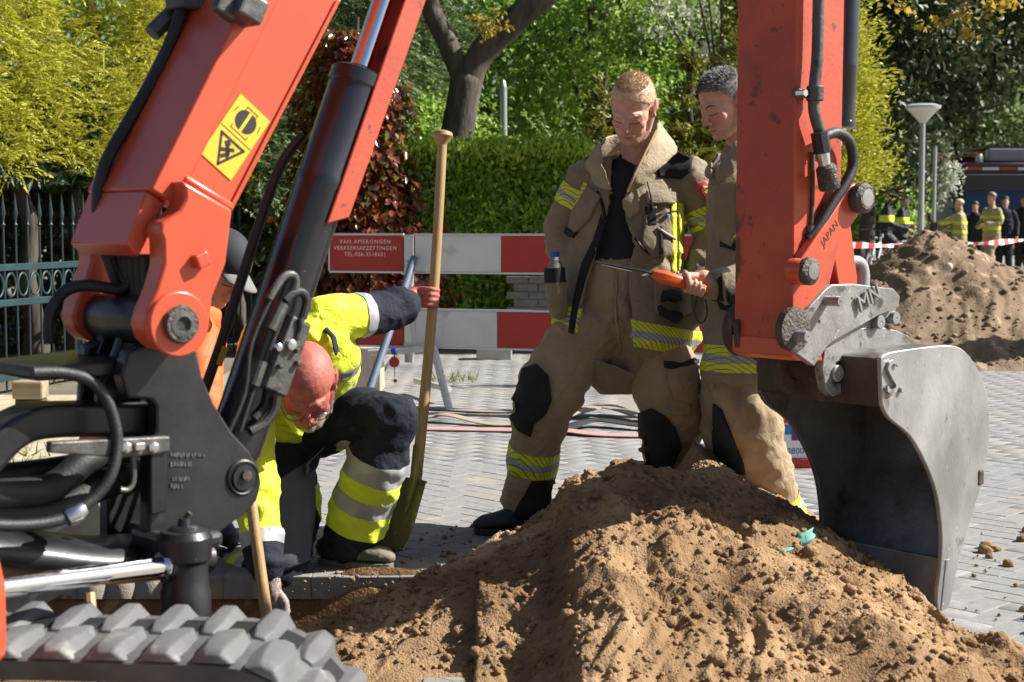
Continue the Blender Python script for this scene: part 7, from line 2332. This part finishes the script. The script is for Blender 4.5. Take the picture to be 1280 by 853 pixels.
# case and carton behind the second firefighter
cs = thing('tool_case', 'grey tool case with dark rim lying behind the grey-haired firefighter', 'case', gp(880, 588))
q = gp(882, 588)
MB().box(q + Vector((-.03, .16, .06)), (.40, .30, .10), None).build('case', mat('grey_plastic', (.26, .28, .30), rough=.5), cs, sm=0, bevel=.015)
MB().box(q + Vector((-.03, .16, .115)), (.43, .33, .02), None).build('rim', mat('slate_rim', (.06, .08, .11), rough=.5), cs, sm=0, bevel=.008)
MB().box(q + Vector((-.03, .16, .126)), (.33, .23, .008), None).build('lid', mat('pale_lid', (.42, .45, .45), rough=.5), cs, sm=0, bevel=.003)
cs = thing('box_sign', 'white and red box with blue print standing by the bucket', 'box', gp(1010, 586))
q = gp(1006, 586)
MB().box(q + Vector((.04, .12, .135)), (.30, .2, .19), None).build('box', mat('white_card', (.70, .70, .70), rough=.5), cs, sm=0, bevel=.004)
MB().box(q + Vector((.04, .12, .025)), (.33, .23, .05), None).build('base', mat('red_base', (.40, .02, .03), rough=.5), cs, sm=0, bevel=.006)
MB().box(q + Vector((.04, .12, .238)), (.31, .21, .02), None).build('lid', mat('red_lid', (.42, .03, .04), rough=.5), cs, sm=0, bevel=.005)
MB().box(q + Vector((-.06, .0185, .195)), (.10, .002, .05), None).build('blue_print', mat('blue_print', (.03, .16, .45), rough=.5), cs, sm=0)
MB().box(q + Vector((-.045, .0175, .17)), (.04, .002, .06), None).build('purple_print', mat('purple_print', (.12, .02, .20), rough=.5), cs, sm=0)
text_mesh('0800', .045, lambda a, b, c: q + Vector((-.045 + a, .0178, .085 + b)), 0, 'lettering', mat('blue_ink', (.03, .10, .30), rough=.5), cs)

# bits on and beside the heap
def on_heap(px, py):
    d = ray(px, py)
    ts = np.linspace(3.2, 6.2, 900)
    X = CAM.x + d.x * ts; Z = CAM.z + d.z * ts
    H = full_pile(X, ts)
    k = np.argmax(Z < H)
    return Vector((X[k], ts[k], H[k]))
tq = on_heap(1000, 680)
t = thing('plastic_scrap', 'torn turquoise plastic scrap lying on the sand heap', 'plastic scrap', tq)
rows = []
rn = random.Random(9)
for i in range(6):
    rows.append([tq + Vector((-.045 + .016 * i * 1.0 + .012 * rn.uniform(-1, 1), -.01 + .012 * j + .006 * rn.uniform(-1, 1), .012 + .04 * (i / 5) * (j / 3) + .012 * rn.uniform(-1, 1) - .035 * (1 - i / 5))) for j in range(4)])
MB().grid(rows).build('scrap', mat('turquoise_plastic', (.17, .46, .37), (.28, .56, .47), scale=40, rough=.35), t, sm=50, solid=.0015)
t2 = on_heap(978, 692)
MB().grid([[t2 + Vector((x * .016, y * .008, .008 + .006 * rn.uniform(-1, 1) + .004 * x)) for y in range(-1, 2)] for x in range(-2, 3)]).build('scrap_strip', mat('turquoise_strip', (.14, .46, .38), rough=.4), t, sm=50, solid=.0015)
t = thing('blue_pipe', 'bright blue water pipe standing in the trench behind the track', 'pipe', pt(124, 862, 3.3))
MB().tube([pt(118, 800, 3.3), pt(131, 880, 3.3)], .0105, 12).build('pipe', mat('blue_pipe', (.04, .16, .55), rough=.4), t)
t = thing('label_card', 'white printed card on the machine below the track', 'card', pt(200, 846, 3.15))
lc = [pt(188, 838, 3.15), pt(216, 841, 3.15), pt(206, 880, 3.13), pt(178, 877, 3.13)]
MB().grid([[lc[0], lc[1]], [lc[3], lc[2]]]).build('card', mat('white_label', (.72, .72, .74), rough=.4), t, sm=0, solid=.002)
c_ = (lc[0] * .72 + lc[2] * .28); ux = (lc[1] - lc[0]).normalized(); uy = (lc[0] - lc[3]).normalized()
MB().box(c_ + Vector((0, -.0035, 0)), (.016, .001, .009), (ux, uy.cross(ux), uy)).build('print', M['ink'], t, sm=0)
t = thing('wooden_stake', 'short wooden stake standing behind the chrome rod', 'stake', pt(114, 775, 3.9))
MB().tube([pt(112, 742, 3.9), pt(117, 800, 3.85)], .014, 8).build('stake', M['ash_wood'], t)
t = thing('rag', 'pale lavender rag hanging below the swing boss', 'rag', pt(230, 752, 3.4))
MB().grid([[pt(214 + 8 * i, 738 + 7 * j + 2 * math.sin(i * 1.9), 3.42 + .015 * math.sin(i * 1.7 + j)) for i in range(5)] for j in range(5)]).build('cloth', mat('lavender_cloth', (.52, .52, .66), rough=.8), t, sm=60, solid=.003)

# ---- street lamp, poles
M['lamp_white'] = mat('milky_lamp', (.62, .63, .62), (.55, .56, .55), scale=3, rough=.35)
def street_lamp(px, Y, ytop, label, r=.275):
    g = pt(px, 277, Y); p = Vector((g.x, Y, 0)); zt = pt(px, ytop, Y).z
    t = thing('street_lamp', label, 'street lamp', p, 'street lamps')
    MB().tube([p, p + EZ * (zt - .29)], [.060, .042], 14).build('pole', M['galv'], t)
    MB().lathe([(.045, -.31), (.055, -.30), (.13, -.21), (.24, -.10), (r, -.075), (r, -.05)], p + EZ * zt, EZ, 28).build('diffuser', M['lamp_white'], t)
    MB().lathe([(r + .012, -.055), (r + .015, -.035), (r * .75, -.005), (0, .0)], p + EZ * zt, EZ, 28).build('lamp_cap', mat('grey_lamp_cap', (.38, .42, .44), rough=.4), t)
street_lamp(1151, 25.5, 130, 'tall street lamp with pale conical head behind the soil heap')
street_lamp(1133, 66, 221, 'small distant street lamp between the police officers and the tall lamp')
g = pt(1167, 277, 26.5)
t = thing('pole', 'thin grey pole right of the tall street lamp', 'pole', (g.x, 26.5, 0))
MB().tube([(g.x, 26.5, 0), (g.x, 26.5, 2.5)], .035, 12).build('pole', M['galv'], t)
MB().box((g.x, 26.45, 1.15), (.10, .10, .16)).build('box', M['black_plastic'], t, sm=0, bevel=.01)
g = pt(1139, 277, 60)
t = thing('banner', 'small purple banner hanging far down the street', 'banner', (g.x, 60, 0))
MB().box((g.x, 60, 2.0), (.30, .03, 1.6)).build('cloth', mat('purple_banner', (.09, .06, .30), rough=.6), t, sm=0)
MB().tube([(g.x - .2, 60, 0), (g.x - .2, 60, 3.0)], .04, 8).build('pole', M['galv'], t)

# ---- barrier tape
t0 = Vector((2.86, 15.55, 1.02)); t1 = pt(1300, 290.5, 19.5)
t = thing('barrier_tape', 'red and white tape stretched across the street', 'tape', t0)
tm_ = [mat('tape_red', (.62, .035, .025), rough=.45), mat('tape_white', (.75, .75, .74), rough=.45)]
b = MB(); n = 56
end = t1 + (t1 - t0) * .35
for i in range(n):
    for j in range(3):
        a = (i + j / 3) / n; c = (i + (j + 1) / 3) / n
        q = []
        for s in (a, c):
            p = t0.lerp(end, s); p.z -= .10 * math.sin(math.pi * s)
            q.append((p, .035 * math.cos(1.1 * math.sin(s * 21)), .02 * math.sin(s * 33)))
        b.add([q[0][0] + Vector((0, q[0][2], q[0][1])), q[1][0] + Vector((0, q[1][2], q[1][1])), q[1][0] - Vector((0, q[1][2], q[1][1])), q[0][0] - Vector((0, q[0][2], q[0][1]))], [(0, 1, 2, 3)], i % 2)
b.build('tape', tm_, t, sm=0, solid=.0012)
tp = thing('tape_post', 'steel post holding the tape beyond the right frame edge', 'post', (end.x, end.y, 0))
MB().tube([(end.x, end.y, 0), (end.x, end.y, 1.5)], .03, 10).build('post', M['galv'], tp)

# ---- people far down the street
def far_person(label, x, Y, fwd, mats, arms, legs, height=1.8, z0=0.0, lean=0.0, hair=None, cap=None, hip=.93, group='people by the fire engine', torso_w=.21, bands=(), headf=None):
    k = height / 1.8
    f = Vector((fwd[0], fwd[1], 0)).normalized(); r = Vector((f.y, -f.x, 0)); o = Vector((x, Y, z0))
    L = lambda a, b_, c: o + r * (a * k) + f * (b_ * k) + EZ * (c * k)
    t = thing('person', label, 'person', (x, Y, 0), group)
    b = MB()
    hf = headf or (f * .95 + EZ * -.12)
    h = HF(L(0, lean + .03, hip + .745), hf, EZ, 1.0 * k)
    head_mb(b, h, L(0, lean * .9, hip + .56))
    b.tube([L(0, lean * .9, hip + .52), L(0, lean * .5, hip + .3), L(0, 0, hip)], [(.12, .08), (.13, .09), (.13, .09)], 12, hint=r, dome=2)
    for s, (el, wr) in zip((-1, 1), arms):
        b.tube([L(s * .16, lean * .8, hip + .50), L(*el), L(*wr)], [.045, .04, .032], 8, dome=2)
        d = (L(*wr) - L(*el)).normalized()
        b.tube([L(*wr), L(*wr) + d * .06 * k, L(*wr) + d * .15 * k], [.03, .038, .02], 8, dome=2)
    for s, (kn, an) in zip((-1, 1), legs):
        b.tube([L(s * .09, 0, hip), L(*kn), L(*an)], [.07, .05, .04], 8, dome=2)
    bo = skin_body(b, 'body', t, M['skin_tan'], h, voxel=.014, it=2)
    b = MB()
    b.tube([L(0, lean * .9, hip + .56), L(0, lean * .85, hip + .50), L(0, lean * .6, hip + .33), L(0, lean * .3, hip + .12), L(0, 0, hip - .10)], [(.10, .08), (.20, .11), (torso_w, .145), (torso_w * .98, .15), (torso_w, .155)], 18, hint=r, dome=1)
    for s, (el, wr) in zip((-1, 1), arms):
        b.tube(spline([L(s * .17, lean * .8, hip + .49), L(*el), L(*wr)], 4), [.075] * 3 + [.066] * 3 + [.056] * 3, 12, dome=2)
    jk = cloth('jacket', b, M[mats[0]], t, .018, 3, .010, 60 + int(x * 7))
    for (za, zb_, mm) in bands:
        band(jk, L(0, lean * .3, za), L(0, lean * .3, za + .3), [0, zb_ - za], [mm], 'reflective_band', rad=.45, off=.006, tilt=(0, 0, 1))
    b = MB()
    b.tube([L(0, 0, hip + .06), L(0, 0, hip - .08)], [(.16, .13), (.17, .13)], 14, hint=r, dome=2)
    for s, (kn, an) in zip((-1, 1), legs):
        b.tube(spline([L(s * .09, 0, hip - .02), L(*kn), L(*an)], 4), [.11] * 3 + [.09] * 3 + [.08] * 3, 12, dome=2)
    tj = cloth('trousers', b, M[mats[1]], t, .018, 3, .010, 61 + int(x * 7))
    if mats[1] == 'tan_leg':
        for s, (kn, an) in zip((-1, 1), legs):
            band(tj, L(*kn), L(*an), [.22, .32], ['stripe_yellow'], 'reflective_band', rad=.2, off=.006)
    for s, (kn, an) in zip((-1, 1), legs):
        b = MB(); a = L(*an); boot(b, a - f * .05 - EZ * (.08 * k), a + f * .19 - EZ * (.08 * k), shaft=a + EZ * .05)
        cloth('boot', b, M['boot'], t, .016, 2, 0, 62)
    if cap:
        b = MB(); rows = []
        for i in range(5):
            ph = R_(90 - i * 20)
            rows.append([h.p(.088 * math.cos(ph) * math.cos(a), -.012 + .106 * math.cos(ph) * math.sin(a), .035 + .095 * math.sin(ph)) for a in [2 * math.pi * q / 14 for q in range(14)]])
        b.grid(rows, closed=True)
        rows = [[h.p(.07 * math.sin(a), (.09 + .06 * q) * math.cos(a), .045 - .01 * q) for a in [R_(-55 + 22 * w) for w in range(6)]] for q in (0, 1)]
        b.grid(rows)
        b.build('cap', M[cap], t, sm=70, solid=.006)
    if hair:
        b = MB(); rows = []
        for i in range(7):
            ph = R_(90 - i * 17)
            rows.append([h.p(.087 * math.cos(ph) * math.cos(a), -.018 + .104 * math.cos(ph) * math.sin(a) - (.02 if math.sin(a) > 0 and i > 3 else 0), .038 + .094 * math.sin(ph) + (.03 * max(0, math.sin(a)) * (i / 6))) for a in [2 * math.pi * q / 16 for q in range(16)]])
        b.grid(rows, closed=True)
        b.build('hair', M[hair] if isinstance(hair, str) else hair, t, sm=70, solid=.008)
    return t
gx = lambda px, Y: ray(px, 277).x * Y
M['police_black'] = mat('black_police_jacket', (.010, .011, .016), rough=.7)
M['far_tan'] = mat('khaki_fire_jacket', (.36, .31, .15), (.28, .23, .12), scale=5, rough=.85)
stand = [((-.10, .02, .50), (-.11, 0, .10)), ((.10, -.02, .50), (.11, -.03, .10))]
walk = [((-.10, .16, .52), (-.11, .20, .10)), ((.10, -.06, .50), (.11, -.28, .12))]
hang = [((-.27, -.02, 1.18), (-.26, .08, .92)), ((.27, -.02, 1.18), (.26, .08, .92))]
far_person('firefighter by the truck with an arm stretched out to the left, blonde hair tied back', gx(1200, 34), 34, (-.85, .35), ('far_tan', 'tan_leg'), [((-.18, .28, 1.30), (-.12, .56, 1.27)), ((.27, .02, 1.18), (.18, .26, 1.12))], stand, 1.72, bands=((1.02, 1.10, 'stripe_yellow'), (1.22, 1.30, 'stripe_yellow')), hair='hair_blond')
far_person('firefighter walking by the truck with hands before the chest, brown short hair', gx(1240, 33.5), 33.5, (-.80, -.45), ('far_tan', 'tan_leg'), [((-.25, .03, 1.18), (-.12, .27, 1.14)), ((.25, .03, 1.18), (.10, .28, 1.10))], walk, 1.86, bands=((1.02, 1.10, 'stripe_yellow'), (1.25, 1.33, 'stripe_yellow')), hair=mat('brown_hair', (.16, .10, .06), rough=.6))
far_person('person in dark vest standing in shade before the truck windscreen', gx(1256, 36.5), 36.5, (-.2, -.95), ('navy_work', 'navy_work'), hang, stand, 1.82, hair='hair_dark')
far_person('person in dark clothes at the right frame edge before the truck', gx(1280, 36.8), 36.8, (-.3, -.95), ('black_cloth', 'black_cloth'), hang, stand, 1.86, hair='hair_dark')
far_person('person in dark clothes half hidden behind the pointing firefighter', gx(1219, 36.2), 36.2, (-.6, -.8), ('black_cloth', 'navy_work'), hang, stand, 1.70, hair='hair_dark')
# police officers on bicycles
def bicycle(x, Y, ang, label):
    f = Vector((math.cos(ang), math.sin(ang), 0)); o = Vector((x, Y, 0))
    t = thing('bicycle', label, 'bicycle', o, 'police bicycles')
    L = lambda a, z, s=0.0: o + f * a + EZ * z + Vector((-f.y, f.x, 0)) * s
    for a in (-.52, .52):
        w = MB().tube([L(a + .33 * math.cos(q), .35 + .33 * math.sin(q)) for q in [2 * math.pi * i / 28 for i in range(28)]], .021, 8, closed=True).build('wheel', M['rubber'], t)
        MB().tube([L(a + .30 * math.cos(q), .35 + .30 * math.sin(q)) for q in [2 * math.pi * i / 28 for i in range(28)]], .010, 6, closed=True).build('rim', M['galv'], w)
        sp_ = MB()
        for i in range(14):
            q = 2 * math.pi * i / 14
            sp_.tube([L(a, .35), L(a + .30 * math.cos(q), .35 + .30 * math.sin(q))], .0022, 4)
        sp_.build('spokes', M['galv'], w)
        MB().tube([L(a + .37 * math.cos(q), .35 + .37 * math.sin(q)) for q in [R_(20 + 14 * i) for i in range(11)]], (.012), 6).build('mudguard', M['black_plastic'], t)
    fr = MB()
    for p, q in (((-.52, .35), (-.1, .30)), ((-.52, .35), (-.17, .78)), ((-.1, .30), (-.2, .92)), ((-.1, .30), (.37, .75)), ((-.17, .80), (.35, .86)), ((.33, .96), (.52, .35))):
        fr.tube([L(*p), L(*q)], .017, 8)
    fr.build('frame', mat('police_frame', (.55, .55, .56), rough=.4), t)
    MB().tube([L(.33, .96), L(.30, 1.08), L(.26, 1.10)], .014, 8).build('stem', M['black_plastic'], t)
    MB().tube([L(.14, 1.09, -.30), L(.26, 1.10, -.16), L(.28, 1.10), L(.26, 1.10, .16), L(.14, 1.09, .30)], .013, 8).build('handlebar', M['black_plastic'], t)
    MB().ball(L(-.22, .95), (.13, .08, .04), 12, ax=(f, Vector((-f.y, f.x, 0)), EZ)).build('saddle', M['black_plastic'], t)
    MB().box(L(-.55, .75, .17), (.34, .13, .30), (f, Vector((-f.y, f.x, 0)), EZ)).build('pannier', M['black_plastic'], t, sm=0, bevel=.03)
    MB().box(L(.42, .98), (.08, .07, .07), (f, Vector((-f.y, f.x, 0)), EZ)).build('headlight', M['alu'], t, sm=0, bevel=.015)
    return t
sit = [((-.14, .30, .66), (-.15, .12, .22)), ((.14, .32, .62), (.15, .34, .10))]
yl = ((1.20, 1.34, 'hivis'),)
bicycle(gx(1116, 32) + .1, 32, R_(8), 'police bicycle under the officer in the dark cap')
far_person('police officer in dark cap sitting on a bicycle beside the street', gx(1114, 32) - .15, 32, (.95, -.25), ('police_black', 'police_black'), [((-.24, .10, 1.18), (-.18, .42, 1.06)), ((.26, .12, 1.18), (.20, .44, 1.06))], sit, 1.84, lean=.10, cap='cap_navy', hip=.98, group='police officers on bicycles', bands=yl)
bicycle(gx(1135, 34) + .1, 34, R_(14), 'police bicycle under the fair-haired officer nearer the lamp')
far_person('fair-haired police officer with folded arms on a bicycle nearer the lamp', gx(1133, 34) - .15, 34, (.95, -.3), ('police_black', 'police_black'), [((-.26, .10, 1.18), (.02, .26, 1.18)), ((.26, .12, 1.18), (-.02, .28, 1.14))], sit, 1.78, lean=.08, hip=.98, group='police officers on bicycles', bands=yl, hair=mat('fair_hair', (.55, .48, .38), rough=.6))
bicycle(gx(1096, 28), 28, R_(65), 'parked black bicycle at the bush, nearest to the digger stick')

# ---- fire engine and car
YT = 39.5; xl = gx(1197, YT)
ft = thing('fire_engine', 'dark fire engine facing the camera at the right frame edge', 'fire engine', (xl + 1.25, YT, 0))
M['truck'] = mat('shaded_truck_paint', (.008, .009, .02), (.014, .010, .016), scale=2, rough=.35, coat=.1)  # shade over the cab is put into this dark colour
M['truck_glass'] = mat('blue_reflection_glass', (.010, .040, .13), rough=.08, spec=.35)  # blue reflection painted into the glass colour
M['truck_trim'] = mat('truck_trim', (.02, .02, .022), rough=.5)
cab = [(-1.25, .75), (-1.25, 2.35), (-1.17, 2.62), (-1.0, 2.72), (1.0, 2.72), (1.17, 2.62), (1.25, 2.35), (1.25, .75)]
TC = xl + 1.25
fr_ = lambda a, b_, c: Vector((TC + a, YT + c, b_))
MB().prism(cab, fr_, 0, 2.2).build('cab', M['truck'], ft, sm=30, bevel=.05)
MB().prism([(-1.24, .7), (-1.24, 2.95), (1.24, 2.95), (1.24, .7)], fr_, 2.25, 7.2).build('body', mat('red_truck_body', (.35, .02, .015), rough=.3, coat=.4), ft, sm=0, bevel=.04)
MB().prism([(-1.12, 1.42), (-1.08, 2.30), (1.08, 2.30), (1.12, 1.42)], fr_, -.03, .02).build('windscreen', M['truck_glass'], ft, sm=0, bevel=.02)
MB().prism([(-1.2, 2.02), (-1.17, 2.42), (1.17, 2.42), (1.2, 2.02)], fr_, -.28, -.04).build('visor', M['truck_trim'], ft, sm=0, bevel=.03)
for s in (-1, 1):
    w = MB().prism([(.35, 1.45), (.35, 2.28), (1.1, 2.28), (1.3, 1.45)], lambda a, b_, c, s=s: Vector((TC + s * (1.235 + c), YT + a, b_)), 0, .03).build('side_window', M['truck_glass'], ft, sm=0)
    mi = MB().box((TC + s * 1.42, YT - .12, 1.98), (.20, .14, .46)).build('mirror', M['truck_trim'], ft, sm=0, bevel=.03)
    MB().tube([(TC + s * 1.2, YT + .05, 2.3), (TC + s * 1.42, YT - .10, 2.32), (TC + s * 1.42, YT - .12, 2.1)], .02, 6).build('mirror_arm', M['truck_trim'], mi)
    MB().box((TC + s * .86, YT - .04, .72), (.42, .06, .20)).build('headlight', M['alu'], ft, sm=0, bevel=.02)
    MB().lathe([(.25, -.14), (.50, -.14), (.50, .14), (.25, .14)], (TC + s * 1.05, YT + 1.2, .5), (1, 0, 0), 24).build('wheel', M['rubber'], ft)
    MB().lathe([(.25, -.14), (.50, -.14), (.50, .14), (.25, .14)], (TC + s * 1.05, YT + 5.4, .5), (1, 0, 0), 24).build('wheel', M['rubber'], ft)
    for y_ in (.1,):
        MB().tube([(TC + s * .15, YT - .05, 1.44), (TC + s * .55, YT - .06, 1.72)], .012, 6).build('wiper', M['truck_trim'], ft)
MB().prism([(-1.24, .38), (-1.24, .98), (1.24, .98), (1.24, .38)], fr_, -.10, .05).build('bumper', M['truck_trim'], ft, sm=0, bevel=.03)
MB().box((TC, YT - .03, 1.18), (1.9, .05, .20)).build('grille', M['truck_trim'], ft, sm=0, bevel=.02)
MB().box((TC - .08, YT - .115, .62), (.52, .02, .12)).build('number_plate', M['sign_yellow'], ft, sm=0)
for x_, m_ in ((-1.0, 'tape_red'), (-.5, 'tape_white'), (0, 'tape_red'), (.5, 'tape_white'), (1.0, 'tape_red')):
    MB().box((TC + x_ * .9, YT - .012, 2.56), (.42, .02, .07)).build('roof_stripe', tm_[0] if 'red' in m_ else tm_[1], ft, sm=0)
MB().box((TC + .35, YT + .5, 2.92), (1.5, .35, .32)).build('light_bar', mat('grey_light_bar', (.20, .22, .25), rough=.3), ft, sm=0, bevel=.03)
MB().box((TC + .4, YT + 1.6, 3.12), (1.7, 2.2, .06)).build('roof_rack', M['truck_trim'], ft, sm=0)
MB().lathe([(.09, 0), (.10, .03), (.10, .16), (.07, .22), (0, .22)], (TC - .62, YT + .4, 2.72), EZ, 14).build('beacon', M['lamp_white'], ft)
YC = 47; xc = gx(1163, YC)
car = thing('parked_car', 'blue car parked far down the street behind the lamp pole', 'car', (xc, YC, 0))
cprof = [(-2.0, .35), (-2.05, .75), (-1.9, .92), (-1.2, .98), (-.7, 1.42), (.7, 1.45), (1.35, 1.02), (1.95, .92), (2.08, .70), (2.05, .35)]
cf = lambda a, b_, c: Vector((xc + a, YC + c, b_))
MB().prism(cprof, cf, -.85, .85).build('body', mat('blue_car', (.03, .09, .42), rough=.25, coat=.6), car, sm=30, bevel=.06)
MB().prism([(-1.05, 1.0), (-.65, 1.36), (.62, 1.38), (1.15, 1.0)], cf, -.86, -.84).build('window', M['truck_glass'], car, sm=0)
for a in (-1.3, 1.3):
    MB().lathe([(.18, -.1), (.31, -.1), (.31, .1), (.18, .1)], (xc + a, YC - .78, .31), (0, 1, 0), 20).build('wheel', M['rubber'], car)
    MB().lathe([(.18, -.1), (.31, -.1), (.31, .1), (.18, .1)], (xc + a, YC + .78, .31), (0, 1, 0), 20).build('wheel', M['rubber'], car)
